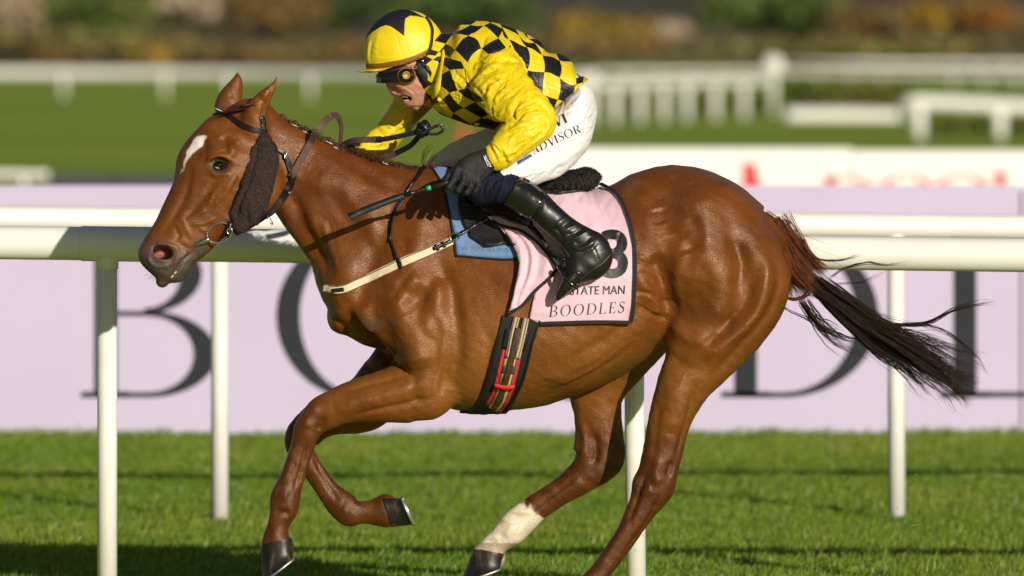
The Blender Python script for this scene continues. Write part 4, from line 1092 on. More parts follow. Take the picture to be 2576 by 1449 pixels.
# ---- tail, mane, plaits, whiskers
mat('tail red hair', (.125, .038, .011), .5, spec=.25, vary=.35, vscale=60)
mat('tail dark hair', (.022, .0125, .008), .5, spec=.22, vary=.45, vscale=60)
mat('mane hair', (.075, .027, .012), .55, spec=.25, vary=.4, vscale=60)
mat('plait hair', (.075, .028, .014), .6, vary=.5, vscale=120, bump=.9, bscale=260, bdist=.003)
mat('plait band', (.78, .74, .64), .5)
mat('whisker', (.12, .09, .08), .5)
def hairs(name, guides, m, parent, seed=0, wav=3.0, Ypos=0.0):
    """guides: (points, spread start, spread end, count, radius mm, length min[, depth spread]) in picture units"""
    R = np.random.default_rng(seed); VV = []; FF = []; k0 = 0
    for g in guides:
        pts, s0, s1, n, r, lm = g[:6]; yd = g[6] if len(g) > 6 else .02; Yc = g[7] if len(g) > 7 else Ypos
        C = catmull(pts, 8); L_ = np.r_[0, np.cumsum(np.hypot(*np.diff(C, axis=0).T))]; m_ = 16
        nc = max(min(5, n), n // 11); ca = R.normal(size=nc) * .5; cb = ca * .6 + R.normal(size=nc) * .4; cp = R.uniform(0, 6.28, (nc, 2)); cf = R.uniform(.7, 1.5, nc); cy = R.normal(size=nc) * .5
        for _ in range(n):
            j = R.integers(0, nc); a = ca[j] + R.normal() * .10; b = cb[j] + R.normal() * .13; yo = cy[j] + R.normal() * .15; t1 = R.uniform(lm, 1.0); t0 = R.uniform(0, .10) if lm < .99 else R.uniform(0, .04)
            u = np.linspace(t0, t1, m_); x = np.interp(u * L_[-1], L_, C[:, 0]); y = np.interp(u * L_[-1], L_, C[:, 1])
            tx, ty = np.gradient(x), np.gradient(y); q = np.hypot(tx, ty) + 1e-6; nx, ny = -ty / q, tx / q
            w = s0 + (s1 - s0) * u; o = w * (a * (1 - u) + b * u)
            ph = cp[j] + R.normal(size=2) * .3; fq = cf[j]
            o = o + wav * u * (np.sin(u * 14 * fq + ph[0]) * .5 + np.sin(u * 31 * fq + ph[1]) * .22)
            if R.random() < .07: o = o + R.normal() * s1 * 1.1 * u ** 2
            x = x + nx * o; y = y + ny * o; Y = Yc + yo * yd * (1 + u) + .006 * np.sin(u * 9 + ph[1])
            P = np.array([W(x[i], y[i], Y[i]) for i in range(m_)])
            rad = r * .001 * np.interp(np.linspace(0, 1, m_), [0, .6, 1], [1, .9, .25]) * R.uniform(.6, 1.3)
            T = np.gradient(P, axis=0); T /= np.linalg.norm(T, axis=1)[:, None] + 1e-9
            A = np.cross(T, [0, 1, 0]); A /= np.linalg.norm(A, axis=1)[:, None] + 1e-9; B = np.cross(T, A)
            V = np.stack([P + (A * math.cos(t) + B * math.sin(t)) * rad[:, None] for t in (0, 2.09, 4.19)], 1).reshape(-1, 3)
            VV.append(V); i = np.arange(m_ - 1)[:, None, None] * 3; j = np.arange(3)[None, :, None]
            F = np.concatenate([i + j, i + (j + 1) % 3, i + 3 + (j + 1) % 3, i + 3 + j], 2).reshape(-1, 4) + k0; FF.append(F); k0 += len(V)
    return obj(name, np.vstack(VV), np.vstack(FF), m, parent)
f = Field(np.array(W(1900, 770, 0)) + [0, -.12, 0], np.array(W(2100, 560, 0)) + [0, .12, 0], .006)
f.loft([(1920, 570, 1945, 660, 0, .05), (1962, 604, 1966, 700, 0, .044), (2004, 644, 1992, 718, 0, .034), (2040, 684, 2026, 730, 0, .016)], k=0)
dv, dq = f.mesh(2); 
if (normals(dv, dq)[:, 1] * dv[:, 1]).sum() < 0: dq = dq[:, ::-1].copy()
tail = obj('tail', dv, dq, 'tail red hair', HORSE)
T_ = lambda *p: zz(zq, *p)
Zf_ = lambda ox, oy, zoom: (lambda *a: ((ox + a[0] / zoom) / 1.5902, (oy + a[1] / zoom) / 1.5902))
zq = Zf_(3000, 850, 1.7044)
def zz(f, *pts): return [f(*p) for p in pts]
hairs('hair', [(T_((80, 10), (170, 80), (280, 180), (400, 310), (520, 430)), 12, 24, 620, .95, .5), (T_((130, 60), (220, 210), (310, 370), (400, 490), (470, 560)), 34, 42, 900, .95, .5, .03),
                (T_((190, 150), (245, 320), (250, 480), (248, 600)), 22, 18, 460, .9, .55, .03), (T_((230, 220), (310, 400), (390, 510), (430, 580)), 44, 36, 640, .95, .55, .03), (T_((250, 590), (310, 598), (380, 570), (440, 480)), 7, 10, 90, .8, .6),
                (T_((300, 160), (380, 270), (460, 360), (530, 400)), 8, 12, 110, .7, .7), (T_((380, 280), (460, 320), (600, 330), (760, 290)), 5, 7, 60, .55, .5)], 'tail red hair', tail, 1, 2.0)
hairs('hair', [(T_((430, 480), (560, 570), (700, 680), (860, 790), (1020, 880), (1200, 1000), (1400, 1130), (1560, 1180)), 24, 48, 560, .85, .72, .035),
                (T_((440, 520), (600, 680), (760, 830), (900, 950), (1050, 1040), (1200, 1140), (1290, 1200)), 13, 26, 330, .85, .5, .025),
                (T_((420, 460), (560, 540), (720, 640), (880, 740), (1000, 800)), 16, 18, 330, .8, .5, .03),
                (T_((700, 740), (900, 870), (1100, 1000), (1280, 1110), (1420, 1220), (1500, 1330)), 24, 26, 300, .85, .7, .025),
                (T_((800, 790), (1000, 880), (1200, 960), (1400, 1060), (1600, 1110)), 22, 64, 260, .7, .6, .03),
                (T_((760, 770), (900, 768), (1050, 768), (1180, 765), (1290, 720), (1400, 665), (1550, 635), (1690, 615)), 5, 7, 110, .75, .6, .015),
                (T_((1100, 768), (1220, 772), (1340, 815), (1450, 890), (1540, 980), (1600, 1060), (1630, 1110)), 3, 8, 40, .6, .6, .015),
                (T_((340, 600), (400, 690), (480, 780), (580, 830), (700, 860), (840, 900)), 8, 16, 90, .7, .5, .02), (T_((380, 590), (470, 720), (600, 860), (760, 930)), 14, 22, 80, .6, .5, .02),
                (T_((225, 620), (240, 660), (320, 700), (410, 740), (470, 800), (560, 880), (700, 940), (880, 1020)), 3, 8, 26, .6, .5, .015), (T_((340, 590), (420, 700), (540, 770), (640, 840)), 6, 10, 50, .6, .5, .015),
                (T_((540, 450), (650, 380), (800, 345), (960, 360), (1110, 335)), 4, 5, 34, .5, .5, .015), (T_((580, 490), (760, 475), (900, 420), (1000, 380)), 4, 8, 14, .4, .4, .02), (T_((1000, 860), (1150, 900), (1350, 930), (1450, 1000)), 8, 14, 30, .45, .5, .02),
                (T_((980, 1000), (1100, 1120), (1200, 1230), (1240, 1270)), 16, 12, 60, .6, .6, .02)], 'tail dark hair', tail, 2, 6.5)
# plaits along the crest
def plait(px, py, r=9):
    c, n, ok = HT.hit(px, py + 8); c = np.array(W(px, py, -.012)); s = r * 30 / FPX
    p = MB()
    for i, (dx, dz, q) in enumerate(((-.35, -.1, .75), (.35, -.15, .75), (0, .25, .8), (-.1, -.6, .6), (.25, .2, .6))): p.sphere(c + np.array([dx * s, (-.2 if i % 2 else .2) * s, dz * s]), (q * s, q * s * 1.1, q * s), 12, 8)
    P = p.build('plait', 'plait hair', HORSE)
    MB().tube([c + np.array([math.cos(t) * s * 1.0, -.2 * s + math.sin(t) * s * 1.05, -.5 * s - .45 * math.cos(t) * s]) for t in np.linspace(0, 6.283, 18)], .0014, 6, cap=False).build('band', 'plait band', P)
for q in ((681, 281), (709, 295), (742, 311), (770, 328), (828, 354), (846, 368), (862, 381), (969, 407), (1008, 425)): plait(*q, 9 if q[0] < 840 else 8)
plait(550, 272, 8); plait(560, 280, 5)
G = []
for x in np.arange(662, 1086, 4.0):
    y = np.interp(x, [655, 712, 768, 838, 870, 922, 1010, 1085], [285, 306, 334, 368, 384, 402, 430, 434])
    short = x < 870; y -= 8
    G.append(([(x - 2, y + 16), (x + (3 if short else 5), y + 2), (x + (8 if short else 15), y - (1 if short else 3)), (x + (13 if short else 24), y + (2 if short else 7))], 5, 9, 16, .8, .5, .018))
G += [([(1072, 432), (1066, 410), (1072, 385), (1092, 362)], 4, 9, 26, .6, .6, .01), ([(1078, 432), (1084, 405), (1100, 380)], 4, 8, 18, .6, .6, .01)]
for a in ((700, 320), (760, 345), (830, 375)): pass
hairs('mane', G, 'mane hair', HORSE, 3, 1.5)
G = [([(650, 268), (630, 266), (600, 270), (575, 276), (556, 282)], 12, 8, 160, .8, .5, .03, -.105), ([(655, 262), (640, 262), (610, 262), (580, 268)], 9, 9, 90, .7, .5, .03, -.05), ([(655, 262), (664, 256), (668, 244)], 4, 7, 22, .5, .6, .012, -.05)]
hairs('forelock', G, 'mane hair', HORSE, 4, 1.5)
G = []
Rw = np.random.default_rng(8)
for _ in range(60):
    t = Rw.random(); x = np.interp(t, [0, .3, .6, 1], [372, 400, 440, 476]); y = np.interp(t, [0, .3, .6, 1], [690, 706, 712, 690]) - 3
    a = np.interp(t, [0, .4, .8, 1], [2.4, 1.8, 1.2, .5]) + Rw.normal() * .35; l = Rw.uniform(7, 20)
    G.append(([(x, y), (x + math.cos(a) * l * .5, y + math.sin(a) * l * .5), (x + math.cos(a + .3) * l, y + math.sin(a + .3) * l)], .5, 1, 1, .3, .9, .01, -.115 + Rw.normal() * .025))
hairs('whiskers', G, 'whisker', HORSE, 5, .5)

# ================================================================== TACK
def Zf(ox, oy, zoom):
    return lambda *a: ((ox + a[0] / zoom) / 1.5902, (oy + a[1] / zoom) / 1.5902)
z1 = Zf(500, 200, 1.4489); z2 = Zf(1350, 0, 1.61); z3 = Zf(1250, 600, 1.3171); z5 = Zf(1900, 600, 2.07); zg = Zf(1750, 1100, 2.416)
zs = Zf(1700, 560, 3.2929); zh = Zf(850, 280, 3.4509); zb = Zf(2250, 850, 3.22); zt = Zf(1700, 60, 2.8986); zf = Zf(1400, 100, 3.622)
zm = Zf(530, 800, 4.1404); z7 = Zf(1300, 400, 2.576); zq = Zf(3000, 850, 1.7044)
def zz(f, *pts): return [f(*p) for p in pts]

mat('black leather', (.009, .0085, .0085), .36, spec=.5, vary=.35, vscale=30, bump=.25, bscale=180, bdist=.002)
mat('patent black', (.006, .006, .0065), .13, spec=.6, vary=.2, coat=.7, bump=.05, bscale=20)
mat('worn black leather', (.013, .0125, .012), .48, vary=.4, vscale=18, bump=.4, bscale=140, bdist=.002, dirt=(.035, .032, .03), dscale=14)
mat('black webbing', (.008, .008, .008), .8, vary=.3, vscale=60, bump=.4, bscale=300, bdist=.001)
mat('brown rein rubber', (.085, .042, .034), .62, vary=.25, vscale=40, bump=.9, bscale=330, bdist=.0016)
mat('brown leather', (.055, .033, .020), .5, vary=.35, vscale=40, bump=.3, bscale=120, bdist=.002)
mat('steel', (.62, .62, .64), .22, metal=1.0, vary=.12, vscale=30)
mat('blue pad foam', (.135, .245, .44), .75, vary=.10, vscale=9, bump=.25, bscale=220, bdist=.001, dirt=(.09, .16, .30), dscale=9, dcov=.62)
mat('pink cloth', (.76, .515, .605), .62, vary=.035, vscale=9, bump=.35, bscale=9, bdist=.006, sheen=.15, trans=.06)
mat('cream webbing', (.70, .60, .40), .8, vary=.08, vscale=60, bump=.5, bscale=380, bdist=.001)
mat('khaki elastic', (.42, .37, .22), .75, vary=.15, vscale=40, stretch=(3, 3, .6), bump=.35, bscale=320, bdist=.001)
mat('red webbing', (.62, .022, .02), .7, vary=.15, vscale=50, bump=.6, bscale=300, bdist=.0012)
mat('yellow webbing', (.66, .42, .02), .7, vary=.2, vscale=50, bump=.6, bscale=300, bdist=.0012)
mat('blue webbing', (.03, .06, .25), .7, vary=.2, vscale=50)
mat('maroon thread', (.22, .02, .03), .7)
mat('grey rubber', (.055, .058, .06), .6)
mat('green tape', (.005, .34, .17), .35, coat=.3)
mat('print black', (.018, .018, .020), .42, vary=.2, vscale=12)
mat('print faint', (.10, .175, .31), .7)
mat('sheepskin', (.030, .018, .0165), .95, spec=.15, vary=.35, vscale=60, bump=.9, bscale=160, bdist=.004, sheen=.2)
mat('sheepskin hair', (.050, .033, .030), .8, spec=.25, vary=.4, vscale=80)
mat('black sheepskin', (.011, .0105, .010), .95, spec=.2, vary=.4, vscale=60, bump=1, bscale=150, bdist=.005)
mat('black sheepskin hair', (.03, .027, .024), .7, spec=.3, vary=.4, vscale=80)

def fur(name, V, Q, n, ln, lay, m, parent, rad=.0007, seed=0, near=True, spread=.6, flat=.5):
    R = np.random.default_rng(seed); N = normals(V, Q); c = V[Q].mean(1); nn = N[Q].mean(1)
    ok = np.nonzero(nn[:, 1] < .35)[0] if near else np.arange(len(Q))
    k = ok[R.integers(0, len(ok), n)]
    w = R.random((n, Q.shape[1])); w /= w.sum(1)[:, None]; P = (V[Q[k]] * w[..., None]).sum(1); nn = nn[k]
    d = np.array(lay, float)[None] + R.normal(size=(n, 3)) * spread; cl = wob(P, 16, 4)[:, None]
    d = d + np.c_[cl, cl * 0, -cl] * .5
    d = d - nn * (d * nn).sum(1)[:, None]; d /= np.linalg.norm(d, axis=1)[:, None] + 1e-9
    L_ = ln * R.uniform(.5, 1.25, n)[:, None]
    mid = P + (nn * .75 * flat + d * .5) * L_; tip = P + (nn * .75 * flat + d * 1.0) * L_
    s = np.cross(d, nn); s /= np.linalg.norm(s, axis=1)[:, None] + 1e-9; s = s * rad
    VV = np.stack([P - s, P + s, mid + s * .8, mid - s * .8, tip], 1).reshape(-1, 3); b = np.arange(n)[:, None] * 5
    F = (b + [0, 1, 2, 3]).tolist() + (b + [3, 2, 4]).tolist()
    return obj(name, VV, F, m, parent, smooth=False)

# ---- blue pad under the saddle
pad = thing('saddle_pad', tuple(hp(1150, 560)), 'blue foam saddle pad with faint engraved letters on the withers', 'saddle pad')
blue_poly = zz(z3, (628, 92), (690, 84), (735, 118), (770, 190), (772, 300), (820, 420), (905, 500), (1060, 488), (1090, 560), (1092, 572), (1000, 576), (880, 566), (762, 556), (748, 440), (722, 320), (700, 215), (664, 150))
_, PV, PF = sheet('pad', blue_poly, HT, 'blue pad foam', .007, .006, 8, pad, keep=True)
sheet('edging', band(zz(z3, (632, 100), (668, 160), (694, 215), (716, 320), (742, 445), (756, 558)), 4.5), HT, 'black webbing', .0075, .009, 4, pad)
sheet('edging', band(zz(z3, (756, 561), (880, 571), (1000, 580), (1096, 576)), 4.5), HT, 'black webbing', .0075, .009, 4, pad)
def decal(name, V2, F, fr, target, off, m, parent):
    """print laid on cloth: flat lettering V2 mapped by fr to picture units and dropped on the target"""
    V = []
    for x, y in V2:
        l, n, ok = target.hit(*fr(x, y)); V.append(l + n * off * (1 if n[1] < 0 else -1))
    V = np.array(V); fl = []
    for f in F:
        n = np.cross(V[f[1]] - V[f[0]], V[f[2]] - V[f[0]]); fl.append(list(f) if n[1] < 0 else list(f)[::-1])
    return obj(name, V, fl, m, parent, smooth=True)
def fit(V2, F, o, ux, uy):
    """unit text box (0..1 in both) -> picture units"""
    V2 = V2 - V2.min(0); V2 = V2 / V2.max(0); o = np.array(o); ux = np.array(ux); uy = np.array(uy)
    return V2, F, (lambda x, y: tuple(o + ux * x + uy * y))
PT = Target((PV, PF))
V2, F2, fr = fit(*font_text('W.P.MULLINS'), z3(778, 528), np.array(z3(1035, 538)) - z3(778, 528), (0, -11))
decal('lettering', V2, F2, fr, PT, .0008, 'print faint', pad)

# ---- number cloth
cloth = thing('number_cloth', tuple(hp(1480, 640)), 'pink number cloth with black binding printed with number three', 'saddle cloth')
def folds(*lines):
    def fn(px, py):
        r = np.zeros(len(px))
        for pts, w, a in lines:
            d, t = px_dist(px, py, catmull(pts, 5)); r += a * .001 * np.exp(-(d / w) ** 2)
        return r
    return fn
main_poly = zz(z5, (500, 330), (700, 290), (900, 300), (1034, 288), (1095, 312), (1165, 350), (1225, 440), (1268, 540), (1298, 640), (1320, 780), (1330, 950), (1322, 1150), (1300, 1390), (1285, 1425), (1000, 1418), (700, 1428), (540, 1438), (455, 1395), (500, 1180), (560, 1000), (520, 800), (480, 600))
cf = folds((zz(z5, (945, 390), (960, 460), (1000, 560), (985, 640)), 6, 6), (zz(z5, (968, 400), (988, 480), (1022, 560)), 6, -4), (zz(z5, (700, 380), (760, 430), (720, 470)), 7, 5),
           (zz(z5, (1000, 400), (1100, 392), (1200, 415)), 8, 3), (zz(z5, (850, 420), (900, 520), (940, 640)), 9, -4), (zz(z5, (880, 440), (940, 560), (950, 660)), 6, 4),
           (zz(z5, (1190, 690), (1130, 800), (1080, 900)), 4, 4), (zz(z5, (1210, 700), (1150, 820), (1110, 930)), 4, -4), (zz(z5, (500, 1350), (600, 1330), (700, 1250)), 7, 4), (zz(z5, (540, 1420), (640, 1390), (760, 1300)), 7, -3),
           (zz(z5, (1000, 1080), (1100, 1090), (1250, 1060)), 9, 2), (zz(z5, (1290, 800), (1260, 1000), (1270, 1300)), 10, 3), (zz(z5, (620, 1300), (760, 1180), (800, 1100)), 6, -3))
_, CV, CF = sheet('cloth', main_poly, HT, 'pink cloth', .013, .004, 6, cloth, cf, keep=True)
CT = Target((CV, CF))
strap('binding', zz(z5, (1046, 290), (1095, 314), (1165, 350), (1225, 440), (1268, 540), (1298, 640), (1320, 780), (1330, 950), (1322, 1150), (1302, 1375), (1290, 1425)), 8.5, CT, 'black webbing', .011, .004, cloth)
strap('binding', zz(z5, (1296, 1424), (1000, 1420), (700, 1430), (540, 1440)), 8, CT, 'black webbing', .011, .004, cloth)
flap_poly = zz(z3, (930, 372), (985, 366), (1060, 392), (1130, 414), (1172, 455), (1222, 512), (1262, 572), (1304, 627), (1250, 690), (1185, 742), (1120, 822), (1036, 862), (1062, 785), (1084, 700), (1098, 610), (1086, 560), (1050, 490), (1000, 430))
ff_ = folds((zz(z3, (1050, 460), (1105, 545), (1108, 660), (1060, 830)), 5, 10), (zz(z3, (1075, 450), (1135, 540), (1135, 650), (1075, 820)), 5, -8), (zz(z3, (1090, 445), (1160, 540), (1160, 660), (1090, 810)), 6, 9),
            (zz(z3, (1130, 450), (1195, 540), (1195, 640), (1120, 780)), 8, -4), (zz(z3, (1150, 450), (1240, 580), (1230, 660)), 8, 5), (zz(z3, (1000, 400), (1080, 420), (1150, 460)), 6, 4))
_, FV, FF = sheet('front_flap', flap_poly, HT, 'pink cloth', .032, .004, 5, cloth, ff_, keep=True)
FT = Target((FV, FF))
strap('binding', zz(z3, (1038, 858), (1116, 818), (1180, 738), (1246, 686), (1298, 629)), 8, FT, 'black webbing', .011, .004, cloth)
strap('binding', zz(z3, (940, 384), (1010, 405), (1100, 425), (1160, 462), (1216, 522), (1296, 624)), 7, FT, 'black webbing', .011, .004, cloth)
sheet('edging', band(zz(z3, (690, 90), (722, 108), (752, 140), (772, 185)), 12), HT, 'black webbing', .012, .004, 6, cloth)
V2, F2 = font_text('3', bold=.028)
V2 = V2 - V2.min(0); V2 /= V2.max(0)
o = np.array(zb(492, 850)); ux = np.array(zb(846, 850)) - o; uy = np.array(zb(492, 222)) - o
b3 = [(x, y) for x, y in V2]
def dense(V2, F2, it=2):
    import bmesh
    bm = bmesh.new(); vs = [bm.verts.new((*v, 0)) for v in V2]
    for f in F2: 
        try: bm.faces.new([vs[i] for i in f])
        except ValueError: pass
    bmesh.ops.triangulate(bm, faces=bm.faces[:]); 
    for _ in range(it): bmesh.ops.subdivide_edges(bm, edges=[e for e in bm.edges if e.calc_length() > .09], cuts=1); bmesh.ops.triangulate(bm, faces=bm.faces[:])
    bm.verts.index_update(); r = np.array([v.co[:2] for v in bm.verts]), [[v.index for v in f.verts] for f in bm.faces]; bm.free(); return r
V2, F2 = dense(V2, F2, 3)
decal('number', V2, F2, lambda x, y: tuple(o + ux * x + uy * y), CT, .0022, 'print black', cloth)
Vt, Ft_ = font_text('STATE MAN', shear=.06); Ft_ = Ft_ + [[i + len(Vt) for i in q] for q in Ft_]; Vt = np.vstack([Vt, Vt + [.045, .0]])
V2, F2, fr = fit(Vt, Ft_, zb(96, 1064), np.array(zb(806, 1050)) - zb(96, 1064), (0, -21.5)); decal('lettering', V2, F2, fr, CT, .0018, 'print black', cloth)
def serif_decal(s, o, ux, uy, target, off, m, parent, gap=.12, shear=.12, name='lettering'):
    L_, tot = serif_text(s, gap); o = np.array(o); ux = np.array(ux); uy = np.array(uy)
    V = np.vstack([v for _, v, _ in L_]); F = []; k = 0
    for _, v, f in L_: F += [[i + k for i in q] for q in f]; k += len(v)
    V = V.copy(); V[:, 0] = (V[:, 0] + V[:, 1] * shear) / (tot - gap)
    return decal(name, V, F, lambda x, y: tuple(o + ux * x + uy * y), target, off, m, parent)
serif_decal('BOODLES', z5(612, 1382), np.array(z5(1236, 1344)) - z5(612, 1382), (-.5, -27.5), CT, .0018, 'print black', cloth, .22, .18)

# ---- girth
girth = thing('girth', tuple(hp(1270, 900)), 'black girth with red and yellow webbing and khaki elastic straps', 'girth')
gp = zz(zg, (642, 384), (605, 540), (562, 690), (512, 880), (472, 1020), (432, 1140), (382, 1235), (300, 1305), (215, 1312), (350, 1345), (520, 1322), (660, 1312), (700, 1280), (742, 1210), (792, 1110), (842, 1000), (882, 850), (922, 680), (962, 560), (998, 440), (900, 425))
_, GV, GF = sheet('band', gp, HT, 'black webbing', .009, .008, 7, girth, keep=True, both=True)
GT = Target((GV, GF))
rimL = zz(zg, (645, 384), (612, 540), (568, 690), (520, 880), (480, 1020), (440, 1140), (390, 1235), (300, 1315)); rimR = zz(zg, (990, 440), (952, 560), (912, 680), (872, 850), (832, 1000), (782, 1110), (732, 1210), (690, 1285))
for l in (rimL, rimR): strap('piping', l, 5, GT, 'black leather', .004, .004, girth)
def strip(pts, w, m, off, name='webbing'): return sheet(name, band(zz(zg, *pts), w), GT, m, off * .55, .0016, 5, girth)
C_ = [(725, 715), (690, 880), (655, 1030), (610, 1170), (535, 1292)]
strip(C_, [50, 50, 49, 48, 46], 'red webbing', .004)
strip(C_, [33, 33, 32, 32, 30], 'blue webbing', .0065, 'stripe'); strip(C_, [27, 27, 26, 26, 24], 'yellow webbing', .009, 'stripe')
for pts, w in (([(800, 315), (762, 440), (725, 600), (685, 795)], 15), ([(905, 215), (868, 380), (820, 600), (768, 800)], 15)):
    strip(pts, w, 'khaki elastic', .016, 'elastic_strap')
    for dx in (-18, 14): strip([(x + dx, y) for x, y in pts], 1.7, 'maroon thread', .0195, 'stripe')
    strip([(x - 6, y) for x, y in pts], 1.5, 'cream webbing', .0195, 'stripe')
for pts in ([(690, 525), (672, 615), (655, 712)], [(855, 545), (842, 620), (822, 722)]): strip(pts, 16, 'black leather', .013, 'buckle_guard')
strip([(782, 512), (762, 600), (735, 720), (700, 870), (655, 1020), (610, 1160), (545, 1282)], [14, 16, 16, 15, 14, 14, 13], 'brown leather', .0215, 'billet')
sheet('rubber_tag', zz(zg, (634, 868), (762, 872), (746, 946), (618, 936)), GT, 'grey rubber', .008, .002, 6, girth)
sheet('keeper', zz(zg, (556, 1024), (640, 1046), (748, 1042), (740, 1078), (650, 1090), (550, 1066)), GT, 'red webbing', .0145, .002, 6, girth)

# ---- breast girth
bg_ = thing('breast_girth', tuple(hp(960, 660)), 'cream breast girth strap with black edges across the chest', 'strap')
P_ = zz(z3, (736, 481), (600, 541), (480, 592), (350, 653), (240, 702), (150, 737), (62, 726))
_, BV, BF = sheet('strap', band(P_, [20, 21, 21.5, 21.5, 21, 22, 19]), HT, 'cream webbing', .008, .004, 6, bg_, keep=True)
BT = Target((BV, BF))
for s_ in (-1, 1):
    q = np.array(P_); T = np.gradient(q, axis=0); T /= np.hypot(*T.T)[:, None]
    sheet('edge', band((q + np.c_[-T[:, 1], T[:, 0]] * s_ * 9.7).tolist(), 1.8), BT, 'black webbing', .0016, .002, 5, bg_)
Vm = BV * [1, -1, 1]; obj('strap', np.vstack([Vm, Vm * [1, 1, 1] + [0, -.004, 0]]), [f[::-1] for f in BF] + [[i + len(Vm) for i in f] for f in BF], 'cream webbing', bg_)
sheet('loop', band(zz(z3, (104, 742), (166, 734)), 10), BT, 'black webbing', .003, .003, 5, bg_)
strap_t = Target((HV, HQ), (PV, PF), (BV, BF))
_, V_, F_ = sheet('buckle_strap', band(zz(z3, (634, 522), (700, 494), (752, 470)), 10), strap_t, 'black leather', .006, .003, 5, bg_, keep=True)
sheet('buckle_strap', band(zz(z3, (750, 472), (850, 418), (945, 366)), 7.5), Target((HV, HQ), (PV, PF)), 'black leather', .022, .004, 5, bg_)
for a in ((655, 514), (690, 498)): sheet('keeper', band(zz(z3, (a[0] - 8, a[1] - 16), (a[0] + 10, a[1] + 16)), 6), strap_t, 'black leather', .010, .003, 4, bg_)
bc = hp(*z3(752, 470), .016); ang = math.radians(26)
bx = [(-11, -8), (9, -8), (9, 8), (-11, 8), (-11, -8)]
MB().tube([bc + np.array([math.cos(ang) * x - math.sin(ang) * y, 0, math.sin(ang) * x + math.cos(ang) * y]) * .00145 for x, y in catmull(bx, 3)], .0019, 8).build('buckle', 'steel', bg_)
# neck strap that holds it up
ns = thing('neck_strap', tuple(hp(1000, 560)), 'thin black leather strap running down the neck to the breast girth', 'strap')
ns_pts = zz(z3, (592, 92), (560, 138), (520, 190), (492, 240), (440, 320), (412, 400), (416, 470), (438, 545), (470, 628))
sheet('strap', band(ns_pts, [8, 8, 7, 7, 6, 6, 6, 6, 8]), HT, 'black leather', .010, .004, 5, ns)
sheet('strap', band(zz(z3, (488, 268), (452, 330), (428, 400), (414, 490)), 3.4), HT, 'black leather', .018, .003, 5, ns)
sheet('loop', band(zz(z3, (452, 572), (474, 630)), 9), BT, 'black leather', .006, .003, 4, ns)
MB().tube([hp(*z3(488, 262), .018), hp(*z3(492, 250), .02), hp(*z3(494, 236), .016)], .0032, 8).build('stud', 'steel', ns)

# ---- saddle
sad = thing('saddle', tuple(hp(1300, 520)), 'small black racing saddle with a shaggy sheepskin seat', 'saddle')
flap = zz(z3, (772, 222), (800, 236), (850, 270), (915, 335), (965, 372), (1010, 415), (1052, 470), (1070, 498), (1000, 505), (915, 512), (832, 452), (792, 382), (768, 295))
lay = Target((HV, HQ), (PV, PF), (CV, CF), (FV, FF))
_, SV, SF = sheet('flap', flap, lay, 'worn black leather', .013, .006, 6, sad, folds((zz(z3, (830, 470), (900, 500), (1060, 490)), 8, 4), (zz(z3, (800, 300), (830, 400), (900, 470)), 14, 4)), keep=True)
ST = Target((SV, SF), (HV, HQ), (FV, FF))
strap('piping', zz(z3, (772, 224), (768, 295), (792, 382), (832, 452), (915, 512), (1000, 505), (1070, 498)), 4, ST, 'black leather', .004, .004, sad)
sheet('pocket', zz(z3, (776, 226), (800, 238), (838, 296), (786, 298)), ST, 'black leather', .004, .003, 6, sad)
skirt = zz(z3, (790, 216), (830, 222), (920, 262), (1010, 305), (1090, 350), (1140, 380), (1165, 412), (1150, 420), (1090, 405), (1000, 372), (920, 335), (860, 300), (815, 258))
_, KV, KF = sheet('skirt', skirt, Target((HV, HQ), (PV, PF), (CV, CF), (FV, FF), (SV, SF)), 'black leather', .022, .006, 7, sad, folds((zz(z3, (815, 240), (920, 300), (1010, 350), (1130, 400)), 10, 5)), keep=True)
sheet('stitching', band(zz(z3, (806, 246), (862, 290), (925, 326), (1005, 362), (1092, 396)), 1.0), Target((KV, KF)), 'khaki elastic', .0006, .0008, 5, sad)
f = Field(np.array(W(1300, 560, 0)) + [0, -.26, 0], np.array(W(1530, 400, 0)) + [0, .26, 0], .004)
R5 = lambda a, b, c, d, Y, w: (*z5(a, b), *z5(c, d), Y, w)
f.loft([R5(440, 300, 470, 335, 0, .10), R5(560, 238, 560, 345, 0, .135), R5(700, 200, 690, 362, 0, .15), R5(850, 165, 840, 345, 0, .155), R5(950, 148, 930, 325, 0, .15), R5(1005, 168, 985, 285, 0, .13), R5(1024, 205, 1012, 242, 0, .10)], k=0, e=2.4)
SSV, SSQ = f.mesh(2); N_ = normals(SSV, SSQ)
if (N_[:, 1] * SSV[:, 1]).sum() < 0: SSQ = SSQ[:, ::-1].copy(); N_ = -N_
SSV = SSV + N_ * (wob(SSV, 22, 1) * .004 + wob(SSV, 50, 2) * .003)[:, None]
seat = obj('seat', SSV, SSQ, 'black sheepskin', sad)
fur('wool', SSV, SSQ, 9000, .013, (.7, 0, -.7), 'black sheepskin hair', seat, .0008, 3, spread=.8)
sheet('panel', zz(z5, (540, 335), (660, 362), (800, 350), (930, 318), (960, 330), (900, 352), (700, 378), (560, 366)), Target((SSV, SSQ), (CV, CF), (HV, HQ)), 'worn black leather', .012, .006, 6, sad)
